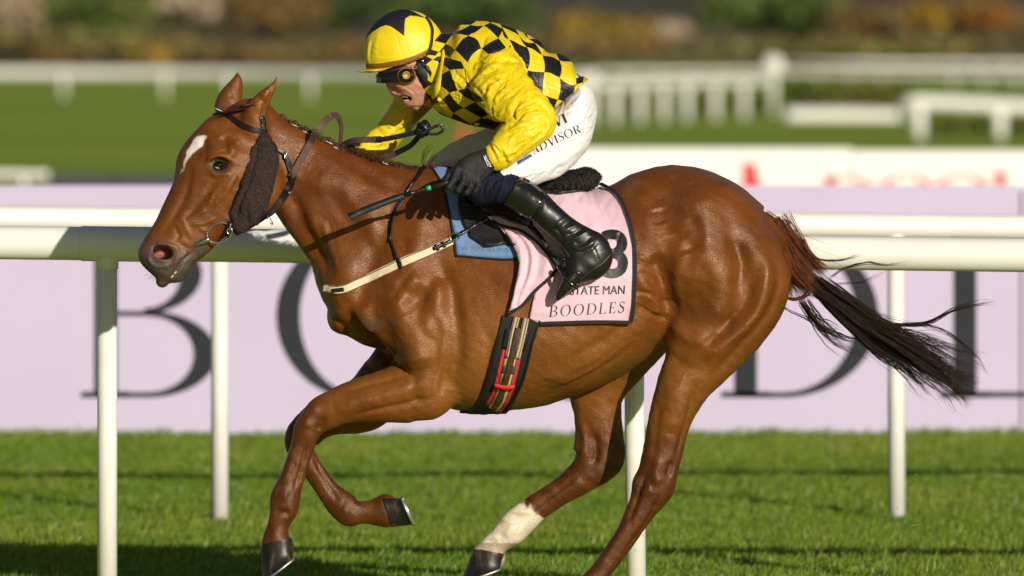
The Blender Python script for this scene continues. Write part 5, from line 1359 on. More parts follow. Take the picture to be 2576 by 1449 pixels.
# stirrup leather and iron
st = thing('stirrup', W(1440, 700, -.36), 'black stirrup iron with its leather hanging over the pink cloth', 'stirrup')
def yline(pts, f): return [np.array(W(*f(x, y), Y)) for x, y, Y in pts]
for dx in (0, 14):
    P = yline([(470 + dx, 640, -.305), (520 + dx, 700, -.315), (580 + dx, 790, -.33), (640 + dx, 880, -.335), (690 + dx, 970, -.345), (705 + dx, 985, -.35)], z5)
    MB().ribbon(catmull(P, 4), .011, .003, (0, -1, .1)).build('stirrup_leather', 'black leather', st)
P = yline([(690, 965, -.38), (740, 1040, -.408), (790, 1100, -.415), (822, 1132, -.412), (832, 1136, -.395)], z5)
iron = MB().tube(catmull(P, 5), .0068, 10)
P = yline([(690, 965, -.38), (720, 1010, -.35), (765, 1080, -.325), (805, 1125, -.318), (830, 1136, -.33)], z5); iron.tube(catmull(P, 5), .0068, 10)
iron.tube(yline([(832, 1136, -.405), (834, 1138, -.36), (832, 1136, -.32)], z5), .0085, 10)
iron.build('iron', 'patent black', st)
MB().ribbon(catmull(yline([(600, 800, -.336), (645, 850, -.345), (700, 880, -.352), (745, 915, -.36)], z5), 4), .014, .006, (0, -1, 0)).build('leather_tail', 'black leather', st)

# ---- bridle
br = thing('bridle', tuple(hp(620, 430)), 'black leather bridle with a brown sheepskin cheekpiece and steel ring bit', 'bridle')
strap('browband', zz(zh, (-30, 636), (30, 620), (110, 612), (210, 636), (320, 700), (450, 772), (580, 826), (745, 858)), [7, 9, 10.5, 11.5, 12, 12, 12, 13], HT, 'black leather', .007, .004, br)
sheet('cheek_strap', band(zz(zh, (668, 640), (690, 760), (690, 960)), 14), HT, 'black leather', .005, .004, 5, br)
f = Field(np.array(W(550, 620, 0)) + [0, -.30, 0], np.array(W(720, 335, 0)) + [0, .0, 0], .0035)
ya = HT.hit(*z1(800, 600))[0][1]; yb = HT.hit(*z1(740, 860))[0][1]; yd = HT.hit(*z1(640, 985))[0][1]
RR = lambda a, b, c, d, Y, w: (*z1(a, b), *z1(c, d), Y, w)
f.loft([RR(760, 522, 850, 535, ya + .005, .018), RR(736, 555, 880, 585, ya - .008, .022), RR(716, 630, 886, 660, ya - .011, .026), RR(696, 720, 868, 745, (ya + yb) / 2 - .012, .028), RR(664, 815, 845, 840, yb - .011, .028), RR(628, 895, 812, 930, (yb + yd) / 2 - .012, .027), RR(602, 945, 775, 990, yd - .008, .024), RR(625, 985, 722, 1022, yd - .006, .022)], k=0, e=2.6)
KSV, KSQ = f.mesh(2); N_ = normals(KSV, KSQ)
if (N_[:, 1] * (KSV[:, 1] - KSV[:, 1].mean())).sum() < 0: KSQ = KSQ[:, ::-1].copy(); N_ = -N_
d_, t_ = px_dist(*proj(KSV), zz(z1, (770, 560), (752, 640), (722, 760), (670, 880), (645, 960)))
KSV = KSV + N_ * (wob(KSV, 20, 1) * .0012 + wob(KSV, 55, 2) * .0012 - .008 * np.exp(-(d_ / 6) ** 2))[:, None]
skp = obj('sheepskin_cheekpiece', KSV, KSQ, 'sheepskin', br)
fur('wool', KSV, KSQ, 12000, .009, (-.55, 0, -.8), 'sheepskin hair', skp, .0007, 4, spread=.5)
thr = zz(z1, (884, 580), (930, 606), (962, 660), (984, 720), (982, 770), (955, 820), (905, 868), (850, 925), (800, 965))
strap('throat_lash', thr, 5.5, HT, 'black leather', .014, .004, br)
strap('throat_lash', zz(z1, (925, 612), (952, 668), (970, 730), (964, 760)), 4, HT, 'black leather', .020, .004, br)
k0 = hp(*z1(922, 612), .02); MB().tube([k0 + [-.004, 0, .012], k0 + [-.002, -.003, -.010], k0 + [.004, -.003, -.011], k0 + [.004, 0, .010], k0 + [-.004, 0, .012]], .0016, 6).build('buckle', 'steel', br)
strap_low = zz(z1, (985, 735), (940, 800), (905, 862), (870, 915), (820, 960), (760, 1000), (690, 1040), (640, 1065))
# bit
def ring(c, rx, rz, tilt, r, n=40, ytil=0.0):
    c = np.array(c); ct, s_ = math.cos(tilt), math.sin(tilt); P = []
    for k in range(n + 1):
        a = 2 * math.pi * k / n; x, z = rx * math.cos(a), rz * math.sin(a)
        P.append(c + [ct * x - s_ * z, ytil * x, s_ * x + ct * z])
    return MB().tube(P, r, 8, cap=False)
yb_ = min(HT.hit(*zm(x, y))[0][1] for x, y in ((1250, 600), (1330, 460), (1450, 400), (1560, 400), (1480, 640), (1400, 690))) - .005
ring(W(*zm(1440, 545), yb_), .0455, .0335, math.radians(24), .0033).build('bit_ring', 'steel', br)
P = [np.array(W(*zm(x, y), Y)) for x, y, Y in ((960, 752, yb_ + .022), (1040, 735, yb_ + .002), (1140, 700, yb_ - .004), (1225, 665, yb_ - .005), (1290, 640, yb_ - .003))]
MB().tube(catmull(P, 4), np.interp(np.linspace(0, 1, 17), [0, .2, .6, .9, 1], [.004, .0065, .0105, .0115, .004]), 14).build('bit_cheek', 'steel', br)
MB().ribbon([np.array(W(*zm(x, y), yb_ - .004)) for x, y in ((1600, 350), (1620, 420), (1600, 520), (1560, 610))], .017, .012, (0, -1, 0)).build('bit_strap', 'black leather', br)
ring(W(*zm(1610, 515), yb_ - .014), .009, .011, 0, .002).build('buckle', 'steel', br)
k0 = np.array(W(*zm(2275, 325), HT.hit(*z1(820, 960))[0][1] - .03)); MB().tube(catmull([k0 + [-.008, 0, .016], k0 + [-.004, -.005, -.002], k0 + [.007, -.003, -.016], k0 + [.010, 0, -.012], k0 + [0, .004, .006]], 4), .0022, 8).build('martingale_ring', 'steel', br)

# ---- reins
rn = thing('reins', tuple(hp(740, 470)), 'brown rubber covered reins looping over the neck to the gloved hand', 'reins')
_y = lambda x, y, o: HT.hit(x, y)[0][1] - o
def rein(pts, w, m, nrm=(0, -1, .25), th=.005, name='rein'):
    P = [np.array(W(x, y, Y)) for x, y, Y in pts]; return MB().ribbon(catmull(P, 8), w, th, nrm).build(name, m, rn, smooth=False)
a = [(*q, _y(*q, .016)) for q in strap_low[::-1]]
a[0] = (a[0][0], a[0][1], yb_ - .01)
rein(a, .0175, 'black leather', name='rein_end')
b = zz(zh, (1085, 1475), (1150, 1370), (1250, 1190), (1350, 1010), (1440, 850), (1530, 725), (1620, 650), (1690, 625), (1745, 660), (1775, 750), (1775, 880), (1765, 1010), (1755, 1090))
Ys = [_y(*b[0], .018), _y(*b[1], .02), _y(*b[2], .022), _y(*b[3], .026), -.115, -.10, -.06, -.02, .02, .05, .06, .07, .08]
rein([(*q, Y) for q, Y in zip(b, Ys)], [.0235], 'brown rein rubber', [(0, -1, .2)] * 33 + [(-.55, -.8, .1)] * 0 + [(.2, -1, .3)] * 16 + [(.85, -.45, 0)] * 48)
c = zz(z7, (185, 470), (260, 430), (360, 412), (500, 408)); rein([(*q, Y) for q, Y in zip(c, (.07, .03, 0, -.02))], .0225, 'brown rein rubber')
c = zz(z7, (498, 408), (600, 405), (760, 375), (960, 325), (1010, 308)); rein([(*q, Y) for q, Y in zip(c, (-.02, -.03, -.04, -.05, -.05))], .0185, 'black leather', th=.006, name='rein_end')
rein([(*q, -.021) for q in zz(z7, (498, 408), (540, 408), (585, 406))], .0235, 'black leather', th=.009, name='keeper')
c = zz(z7, (985, 350), (940, 410), (880, 470), (800, 515), (735, 548)); rein([(*q, Y) for q, Y in zip(c, (-.04, -.02, .0, .02, .03))], .0195, 'black leather', th=.006, name='rein_end')
c = zz(z7, (745, 545), (660, 580), (560, 612), (470, 640)); rein([(*q, Y) for q, Y in zip(c, (.03, .045, .06, .08))], .0225, 'brown rein rubber')
kn = MB(); k0 = np.array(W(*z7(1010, 300), -.05))
for i, (rx, rz, t, yy) in enumerate(((.026, .011, 1.2, 0), (.022, .013, .5, -.006), (.020, .010, 2.2, -.010))):
    P = [k0 + [math.cos(t) * rx * math.cos(q) - math.sin(t) * rz * math.sin(q), yy + .010 * math.sin(q * 1.0), math.sin(t) * rx * math.cos(q) + math.cos(t) * rz * math.sin(q)] for q in np.linspace(0, 6.283, 18)]
    kn.tube(P, .0095, 8)
kn.build('knot', 'black leather', rn)
lp = [W(*z7(x, y), -.05) for x, y in ((1050, 320), (1110, 285), (1180, 262), (1215, 290), (1205, 325), (1150, 350), (1080, 348), (1040, 335))]
MB().tube(catmull(lp, 5), .0052, 8).build('loop', 'black leather', rn)
lp = [W(*z7(x, y), -.056) for x, y in ((1150, 275), (1200, 255), (1212, 268))]; MB().tube(lp, .0038, 8).build('buckle', 'steel', rn)

# ---- whip
wh = thing('whip', W(1100, 468, -.42), 'black riding whip with a green collar held low in the near hand', 'whip')
def wp(x, y, Y): return np.array(W(x, y, Y))
YH, YT = -.425, -.44
ws = lambda t: wp(1128 + (1018 - 1128) * t, 458.5 + (491 - 458.5) * t, YH + (YT - YH) * t * .5)
MB().tube([ws(-.12), ws(-.1), ws(.40)], [.006, .0085, .0078], 14).build('handle', 'worn black leather', wh)
MB().tube([ws(.40), ws(.402), ws(.50), ws(.502)], [.008, .0092, .0092, .008], 14).build('collar', 'green tape', wh)
sh = MB()
for k in range(12):
    t0 = .50 + k * .016; sh.tube([ws(t0), ws(t0 + .004), ws(t0 + .012), ws(t0 + .016)], [.0062, .0070, .0070, .0062], 12)
sh.tube([ws(.69), ws(1.02)], [.0066, .0072], 12)
sh.build('shaft', 'black leather', wh)
P = [wp(x, y, Y) for x, y, Y in ((1034, 486, -.432), (1018, 491, -.433), (990, 501, -.435), (950, 516, -.438), (915, 530, -.44), (884, 544, -.442), (879, 547, -.442))]
MB().ribbon(catmull(P, 4), np.interp(np.linspace(0, 1, 25), [0, .15, .4, .8, 1], [.016, .019, .0235, .026, .0255]), .010, (0, -1, .3)).build('padded_flap', 'worn black leather', wh)
for k in range(3): MB().tube([wp(1022 + k * 5, 490 - k * 1.6, -.441), wp(1024 + k * 5, 489.5 - k * 1.6, -.441)], .0092, 12).build('binding', 'black webbing', wh)

# ================================================================== THE RIDER
rider = thing('person', W(1290, 330, 0), 'jockey crouching in yellow and black checked silks, white breeches and black boots', 'person')
def outward(V, Q):
    a = V[Q[:, 0]]; v = (a * np.cross(V[Q[:, 1]], V[Q[:, 2]])).sum() + (a * np.cross(V[Q[:, 2]], V[Q[:, 3]])).sum()
    return Q if v > 0 else Q[:, ::-1].copy()
def field(x0, y0, x1, y1, ya, yb, h):
    a = np.array(W(x0, y1, 0)); b = np.array(W(x1, y0, 0))
    return Field((a[0], ya, a[2]), (b[0], yb, b[2]), h)
def plane(f, p, n):
    """trim away everything on the n side of p"""
    n = np.array(n, float); n /= np.linalg.norm(n)
    X, Y, Z = np.meshgrid(*f.ax, indexing='ij', sparse=True)
    f.F = np.maximum(f.F, ((X - p[0]) * n[0] + (Y - p[1]) * n[1] + (Z - p[2]) * n[2]).astype(np.float32)); return f

mat('skin', (.50, .22, .145), .45, spec=.4, vary=.10, vscale=40, bump=.25, bscale=170, bdist=.0012, attr='pig')
bpy.data.materials['skin'].node_tree.nodes['Principled BSDF'].inputs['Subsurface Weight'].default_value = .08
bpy.data.materials['skin'].node_tree.nodes['Principled BSDF'].inputs['Subsurface Radius'].default_value = (.012, .004, .002)
mat('helmet yellow silk', (.80, .60, .008), .48, vary=.03, vscale=12, bump=.12, bscale=30, bdist=.003)
mat('black silk', (.013, .012, .014), .5, vary=.25, vscale=20, bump=.3, bscale=26, bdist=.003)
mat('brown ribbon', (.22, .095, .012), .55, vary=.15, vscale=60, bump=.3, bscale=200, bdist=.001)
mat('black cord', (.012, .012, .012), .75)
mat('goggle black', (.006, .006, .007), .12, spec=.6, vary=.2, coat=.6)
mat('tan leather', (.20, .055, .022), .5, vary=.25, vscale=60, bump=.3, bscale=120, bdist=.001)
mat('gold mesh', (.40, .27, .06), .5, metal=.5, vary=.5, vscale=330, bump=.8, bscale=420, bdist=.001)
mat('black padding', (.016, .016, .017), .55, vary=.3, vscale=30, bump=.25, bscale=160, bdist=.001)
mat('teeth', (.62, .50, .22), .3); mat('lip', (.36, .12, .10), .4)
mat('glove black', (.0075, .0075, .008), .72, vary=.4, vscale=40, bump=.35, bscale=240, bdist=.0012, dirt=(.022, .021, .020), dscale=16, dcov=.55)
mat('white print', (.80, .82, .82), .6); mat('blue print', (.02, .07, .42), .6)
mat('stocking', (.5, .5, .5), .75, spec=.2, vary=.06, vscale=20, bump=.25, bscale=26, bdist=.003, attr='pig', trans=.05)
mat('patent boot', (.006, .006, .0065), .16, spec=.55, vary=.2, vscale=9, coat=.55, bump=.12, bscale=9, bdist=.004, dirt=(.03, .03, .03), dscale=18, dcov=.60)

# ---- body: head, neck and the limbs that the clothes cover
f = field(880, 20, 1500, 500, -.46, .34, .0034)
f.loft([(948, 130, 1096, 112, 0, .070), (950, 150, 1096, 132, 0, .076), (964, 190, 1094, 165, 0, .075), (984, 214, 1094, 196, 0, .070), (999, 233, 1088, 222, 0, .062), (1011, 250, 1080, 243, 0, .053), (1026, 266, 1066, 262, 0, .042), (1036, 270, 1056, 268, 0, .03)], k=0, e=2.2)
plane(f, W(1010, 116, 0), (.25, 0, 1))
f.limb([W(976, 206, -.002), W(984, 222, -.004), W(992, 230, -.005)], (.010, .012, .0158), .012)      # nose
f.ball(W(993, 231, -.018), (.012, .010, .009), .008)
f.ball(W(993, 237, -.016), (.0055, .007, .0035), .003, 'cut')
f.ball(W(1006, 239, -.012), (.016, .026, .007), .008)                                                     # lips
f.ball(W(1024, 257, -.014), (.017, .026, .0065), .008)
f.ball(W(1022, 247, -.022), (.0205, .050, .0085), .005, 'cut', np.array(Matrix.Rotation(math.radians(14), 3, 'Y')))
f.ball(W(1028, 263, -.005), (.018, .026, .014), .014)                                                     # chin
f.ball(W(1012, 212, -.052), (.020, .018, .018), .02)                                                      # cheek bone
f.limb([W(1075, 195, 0), W(1135, 175, 0), W(1215, 190, 0), W(1330, 215, 0), W(1395, 212, 0)], (.056, .058, .095, .105, .075), .03)
f.ball(W(1080, 151, -.078), (.014, .010, .022), .004); f.ball(W(1079, 152, -.090), (.007, .006, .013), .004, 'cut')   # ear
f.limb([W(1225, 175, -.12), W(1334, 312, -.335), W(1312, 350, -.355), W(1238, 396, -.380), W(1205, 415, -.382)], (.040, .030, .026, .027, .030), .03)
f.limb([W(1130, 190, .12), W(985, 330, .215), W(905, 372, .16), W(880, 376, .12)], (.045, .036, .026, .026), .03)
BVv, BQ = f.mesh(2); BQ = outward(BVv, BQ)
BVv = relief(BVv, BQ, [(zz(zf, (745, 880), (850, 930), (930, 990), (975, 1060)), 2.2, -2.4), (zz(zf, (760, 900), (860, 960), (930, 1020)), 4, 2.0), (zz(zf, (900, 780), (960, 860), (1060, 900)), 6, 1.6), (zz(zf, (1010, 1010), (1060, 1060), (1040, 1130)), 4, -1.6),
     (zz(zf, (680, 960), (740, 905), (760, 880)), 1.8, -1.6), (zz(zf, (640, 880), (700, 890), (740, 870)), 2.5, 1.4), (zz(zf, (880, 1090), (910, 1130), (860, 1150)), 2, -1.0), (zz(zf, (1130, 850), (1110, 960), (1050, 1120)), 5, 1.5)])
bx, by = proj(BVv)
sk = np.repeat(np.array([[.50, .225, .15]]), len(BVv), 0)
def tint(w, col):
    global sk
    w = np.clip(w, 0, 1)[:, None]; sk = sk * (1 - w) + np.array(col) * w
gs = lambda x, y, rx, ry: np.exp(-(((bx - x) / rx) ** 2 + ((by - y) / ry) ** 2))
tint(.75 * gs(988, 232, 10, 8), (.58, .20, .15)); tint(.45 * gs(1020, 215, 28, 14), (.52, .19, .12)); tint(.8 * gs(1080, 152, 14, 14), (.60, .22, .17))
tint(.35 * (by > 235) * (bx < 1075) * (bx > 990) * (1 + .5 * wob(BVv, 40, 2)), (.33, .19, .14))
tint(.9 * gs(1008, 240, 10, 3.2) + .95 * gs(1024, 256, 10, 3.4), (.34, .11, .095))
mo = np.hypot((bx - 1022) / 15, (by - 247) / 6.5) < 1.0
tint(np.where(mo & (bx < 1060), .9, 0), (.06, .015, .012))
head = obj('body', BVv, BQ, 'skin', rider, cols=sk)
MB().ribbon(catmull([W(1011, 243.5, -.026), W(1018, 243, -.034), W(1026, 244.5, -.040)], 4), .0048, .004, (-.3, -1, 0)).build('teeth', 'teeth', head)
MB().ribbon(catmull([W(1016, 252, -.028), W(1022, 252.5, -.033), W(1028, 251.5, -.037)], 4), .0040, .004, (-.3, -1, 0)).build('teeth', 'teeth', head)
MB().sphere(W(975, 196, -.045), .0125, 12, 8).build('eye', 'eye white', head)

# ---- helmet
f = field(860, 0, 1160, 260, -.16, .16, .0035)
f.ball(W(1017, 131, 0), (.1435, .106, .1505), 0, R=np.array(Matrix.Rotation(math.radians(17), 3, 'Y')))
rimA, rimB = np.array(W(934, 181, 0)), np.array(W(1118, 119, 0))
nrm_ = np.cross(rimB - rimA, [0, 1, 0]); nrm_ = nrm_ / np.linalg.norm(nrm_); nrm_ *= (-1 if nrm_[2] > 0 else 1)
plane(f, rimA + [0, 0, 0], nrm_ + np.array([0, .10, 0]))
R = np.array(Matrix.Rotation(math.radians(-4), 3, 'Y'))
f.ball(W(940, 177.5, 0), (.062, .078, .0058), .004, R=R)
EV, EQ = f.mesh(2); EQ = outward(EV - EV.mean(0), EQ)
ex, ey = proj(EV)
EV = relief(EV, EQ, [(zz(zf, (640, 60), (700, 250), (770, 490)), 1.6, -1.2), (zz(zf, (1040, 0), (1150, 120), (1220, 330)), 1.6, -1.0), (zz(zf, (290, 220), (265, 340), (260, 460), (275, 560)), 3, 3), (zz(zf, (320, 230), (300, 340), (290, 450)), 3, -2), (zz(zf, (330, 300), (420, 330)), 3, 1.5), (zz(zf, (320, 380), (400, 420)), 3, 1.5),
     (zz(zf, (800, 480), (1000, 400), (1200, 280)), 2.5, 1.5), (zz(zf, (850, 440), (1000, 380), (1150, 280)), 2.5, -1.2), (zz(zf, (420, 100), (380, 250), (370, 420)), 5, 1.5), (zz(zf, (340, 450), (500, 500), (700, 470)), 4, 1.2)])
EV = EV + normals(EV, EQ) * (wob(EV, 14, 3) * .0007)[:, None]
helmet = obj('helmet', EV, EQ, 'helmet yellow silk', rider)
ET = Target((EV, EQ))
star = [(915, 99), (924, 76), (940, 55), (962, 41), (985, 30), (1005, 25), (1022, 24), (1040, 30), (1068, 45), (1050, 42), (1032, 40), (1020, 47), (1018, 60), (1017, 90), (1000, 77), (985, 67), (972, 63), (958, 68), (940, 79), (926, 90)]
sheet('cap_star', star, ET, 'black silk', .0022, .001, 2.5, helmet, smooth_it=0)
sheet('band', band(zz(z2, (188, 424), (260, 424), (350, 412), (440, 394), (530, 362), (610, 318), (684, 270)), [10, 12, 13, 13.5, 13.5, 13.5, 13]), ET, 'brown ribbon', .0026, .0012, 3, helmet)
HBT = Target((EV, EQ), (BVv, BQ))
sheet('chin_strap', band(zz(z2, (566, 112), (592, 150), (606, 190), (606, 240), (596, 300), (576, 350), (545, 400), (510, 430), (478, 452)), [4, 6, 6.5, 6.5, 7, 7, 7, 6, 6]), HBT, 'black cord', .0052, .003, 3, helmet)
MB().sphere(W(1006, 172, 0), (.084, .083, .020), 24, 10, np.array(Matrix.Rotation(math.radians(-16), 3, 'Y'))).build('liner', 'black padding', helmet)

# ---- goggles
gog = MB()
P = [W(1012, 192, -.082), W(988, 196, -.074), W(966, 198, -.055), W(953, 198, -.025), W(950, 198, 0), W(953, 198, .025), W(968, 198, .055), W(1000, 195, .078)]
gp_ = gog.ribbon(catmull(P, 5), np.interp(np.linspace(0, 1, 36), [0, .3, .5, .7, 1], [.034, .033, .030, .033, .034]), .014, [(-.2, -1, 0)] * 10 + [(-.8, -.6, 0)] * 8 + [(-.8, .6, 0)] * 10 + [(-.2, 1, 0)] * 8)
goggles = gog.build('goggles', 'goggle black', rider)
gc = np.array(W(1023, 190, -.084)); Rg = np.array(Matrix.Rotation(math.radians(90), 3, 'X') @ Matrix.Rotation(math.radians(0), 3, 'Y'))
def puck(c, prof, m, name, par, n=28, sq=.92):
    V = []; 
    for r, d in prof:
        for k in range(n):
            a = 2 * math.pi * k / n; V.append(c + [r * math.cos(a), -d + .18 * r * math.cos(a), r * sq * math.sin(a)])
    k_ = len(prof); F = [(i * n + k, i * n + (k + 1) % n, (i + 1) * n + (k + 1) % n, (i + 1) * n + k) for i in range(k_ - 1) for k in range(n)]
    return obj(name, V, F, m, par)
puck(gc, [(.0335, -.010), (.0345, .000), (.0325, .006), (.0275, .006)], 'tan leather', 'rim', goggles)
puck(gc, [(.0280, .003), (.0285, .010), (.026, .014), (.0, .016)], 'goggle black', 'eye_cup', goggles)
puck(gc + [-.001, 0, .001], [(.0135, .012), (.0138, .018), (.0115, .0185), (.0110, .0172), (.0, .0176)], 'gold mesh', 'vent', goggles, 24, 1.0)
sheet('rim', band(zz(zf, (700, 690), (780, 640), (880, 615), (925, 660)), 4.5), Target((EV, EQ), (BVv, BQ)), 'tan leather', .012, .006, 4, goggles)
kb = np.array(W(*zf(930, 608), -.098)); MB().tube([kb + [x, 0, z] for x, z in ((-.008, .006), (.007, .003), (.008, -.007), (-.007, -.004), (-.008, .006))], .0013, 6).build('buckle', 'gold mesh', helmet)
# jaw pad and straps
f = field(1020, 130, 1130, 250, -.14, .02, .003)
f.loft([(1044, 172, 1070, 164, -.082, .009), (1048, 180, 1076, 172, -.082, .012), (1058, 194, 1081, 188, -.079, .012), (1064, 205, 1080, 202, -.074, .010), (1068, 211, 1076, 210, -.071, .006)], k=0, e=2.6)
f.loft([(1056, 152, 1068, 168, -.09, .007), (1074, 164, 1080, 178, -.092, .007)], k=.004)
V, Q = f.mesh(2); Q = outward(V - V.mean(0), Q); obj('jaw_pad', V, Q, 'black padding', helmet)
for P in ([(1100, 130, -.078), (1108, 150, -.074), (1106, 170, -.078), (1096, 185, -.082), (1084, 200, -.078), (1084, 216, -.066), (1078, 232, -.05), (1066, 244, -.03), (1058, 258, 0)], [(1070, 165, -.098), (1082, 182, -.094), (1086, 200, -.082), (1090, 218, -.06)]):
    MB().ribbon(catmull([W(*p) for p in P], 4), .010, .004, (.2, -1, 0)).build('chin_strap', 'black leather', helmet)
for q in ((1063, 153, -.101), (1099, 157, -.094)): MB().sphere(W(*q), (.0042, .002, .0042), 12, 6).build('rivet', 'steel', helmet)
puck(np.array(W(1091, 229, -.07)), [(.009, 0), (.009, .003), (0, .0035)], 'steel', 'chin_cup', helmet, 12)

# ---- checked silks
def silks_mat():
    m, t, b, N, L = nodes_of('checked silk')
    def at(n):
        a = N('ShaderNodeAttribute'); a.attribute_name = n; return a
    def chk(n):
        a = at(n); c = N('ShaderNodeTexChecker'); c.inputs['Scale'].default_value = 1.0
        o = N('ShaderNodeVectorMath'); o.operation = 'MULTIPLY_ADD'; o.inputs[1].default_value = (1, 1, 0); o.inputs[2].default_value = (100, 100, .5)
        L(a.outputs['Vector'], o.inputs[0]); L(o.outputs[0], c.inputs['Vector'])
        c.inputs[1].default_value = (.012, .011, .013, 1); c.inputs[2].default_value = (.78, .58, .008, 1); return c.outputs[0]
    def step(n):
        a = at(n); s = N('ShaderNodeMath'); s.operation = 'GREATER_THAN'; s.inputs[1].default_value = 0; L(a.outputs['Fac'], s.inputs[0]); return s.outputs[0]
    def mix(f, a, c):
        x = N('ShaderNodeMix'); x.data_type = 'RGBA'; L(f, x.inputs[0]); L(a, x.inputs[6])
        if isinstance(c, tuple): x.inputs[7].default_value = c
        else: L(c, x.inputs[7])
        return x.outputs[2]
    c = mix(step('onback'), chk('uvs'), chk('uvb')); c = mix(step('onfront'), c, chk('uvf')); c = mix(step('sleeve'), c, (.80, .60, .008, 1))
    tc = N('ShaderNodeTexCoord'); nz = N('ShaderNodeTexNoise'); nz.inputs['Scale'].default_value = 9; nz.inputs['Detail'].default_value = 4; nz.inputs['Distortion'].default_value = .8; L(tc.outputs['Object'], nz.inputs[0])
    mr = N('ShaderNodeMapRange'); mr.inputs[3].default_value = .93; mr.inputs[4].default_value = 1.06; L(nz.outputs[0], mr.inputs[0])
    vm = N('ShaderNodeVectorMath'); vm.operation = 'SCALE'; L(c, vm.inputs[0]); L(mr.outputs[0], vm.inputs['Scale']); L(vm.outputs[0], b.inputs['Base Color'])
    b.inputs['Roughness'].default_value = .46; b.inputs['Specular IOR Level'].default_value = .4
    mp = N('ShaderNodeMapping'); mp.inputs['Scale'].default_value = (30, 12, 16); mp.inputs['Rotation'].default_value = (0, math.radians(30), 0); L(tc.outputs['Object'], mp.inputs[0])
    n2 = N('ShaderNodeTexNoise'); n2.inputs['Scale'].default_value = 1; n2.inputs['Detail'].default_value = 3; n2.inputs['Distortion'].default_value = 1.2; L(mp.outputs[0], n2.inputs[0])
    bp = N('ShaderNodeBump'); bp.inputs['Strength'].default_value = .38; bp.inputs['Distance'].default_value = .008; L(n2.outputs[0], bp.inputs['Height']); L(bp.outputs[0], b.inputs['Normal'])
    tr = N('ShaderNodeBsdfTranslucent'); L(vm.outputs[0], tr.inputs[0]); ms = N('ShaderNodeMixShader'); ms.inputs[0].default_value = .06
    L(b.outputs[0], ms.inputs[1]); L(tr.outputs[0], ms.inputs[2]); L(ms.outputs[0], t.nodes['Material Output'].inputs[0])
    return m
torso = [(1122, 84, 1086, 250, 0, .095), (1160, 60, 1112, 292, 0, .160), (1216, 54, 1162, 311, 0, .195), (1275, 67, 1218, 324, 0, .205), (1335, 93, 1275, 338, 0, .200), (1392, 113, 1338, 335, 0, .190), (1436, 134, 1392, 300, 0, .18), (1466, 164, 1425, 268, 0, .17), (1477, 190, 1452, 236, 0, .155)]
slv_n = [(1235, 100, 1165, 200, -.10, .09), (1278, 122, 1176, 205, -.17, .088), (1318, 170, 1196, 250, -.23, .083), (1352, 218, 1222, 282, -.285, .078), (1388, 262, 1250, 300, -.325, .075), (1402, 298, 1262, 308, -.342, .072), (1390, 330, 1262, 316, -.354, .070), (1358, 364, 1258, 320, -.362, .066), (1320, 394, 1250, 332, -.368, .060), (1290, 414, 1238, 350, -.376, .053), (1276, 421, 1225, 366, -.380, .044)]
slv_f = [(1050, 180, 1110, 260, .14, .09), (1003, 215, 1090, 268, .18, .08), (982, 262, 1060, 296, .21, .074), (946, 318, 1020, 342, .215, .066), (912, 341, 988, 380, .19, .06), (890, 360, 938, 396, .155, .052), (880, 364, 908, 392, .13, .04)]
f1 = field(850, 20, 1510, 460, -.46, .33, .0033)
f1.loft(torso, k=0, e=2.15); plane(f1, W(1426, 244, 0), np.array(W(1500, 320, 0)) - np.array(W(1440, 245, 0))); Ft = f1.F.copy()
f1.F[...] = .2; f1.loft(slv_n, k=0); f1.loft(slv_f, k=0); Fs = f1.F.copy()
k = .035; hh = np.clip(.5 + .5 * (Ft - Fs) / k, 0, 1); f1.F = Ft * (1 - hh) + Fs * hh - k * hh * (1 - hh)
JV, JQ = f1.mesh(2); JQ = outward(JV - JV.mean(0), JQ)
jx, jy = proj(JV)
def sample(Fv, V):
    i = np.clip(((V - f1.lo) / f1.h), 0, np.array(Fv.shape) - 1.001); i0 = i.astype(int); fr = i - i0; r = 0
    for a in (0, 1):
        for b in (0, 1):
            for c in (0, 1):
                w = (fr[:, 0] if a else 1 - fr[:, 0]) * (fr[:, 1] if b else 1 - fr[:, 1]) * (fr[:, 2] if c else 1 - fr[:, 2])
                r = r + w * Fv[i0[:, 0] + a, i0[:, 1] + b, i0[:, 2] + c]
    return r
sleeve = sample(Ft, JV) - sample(Fs, JV) + .012
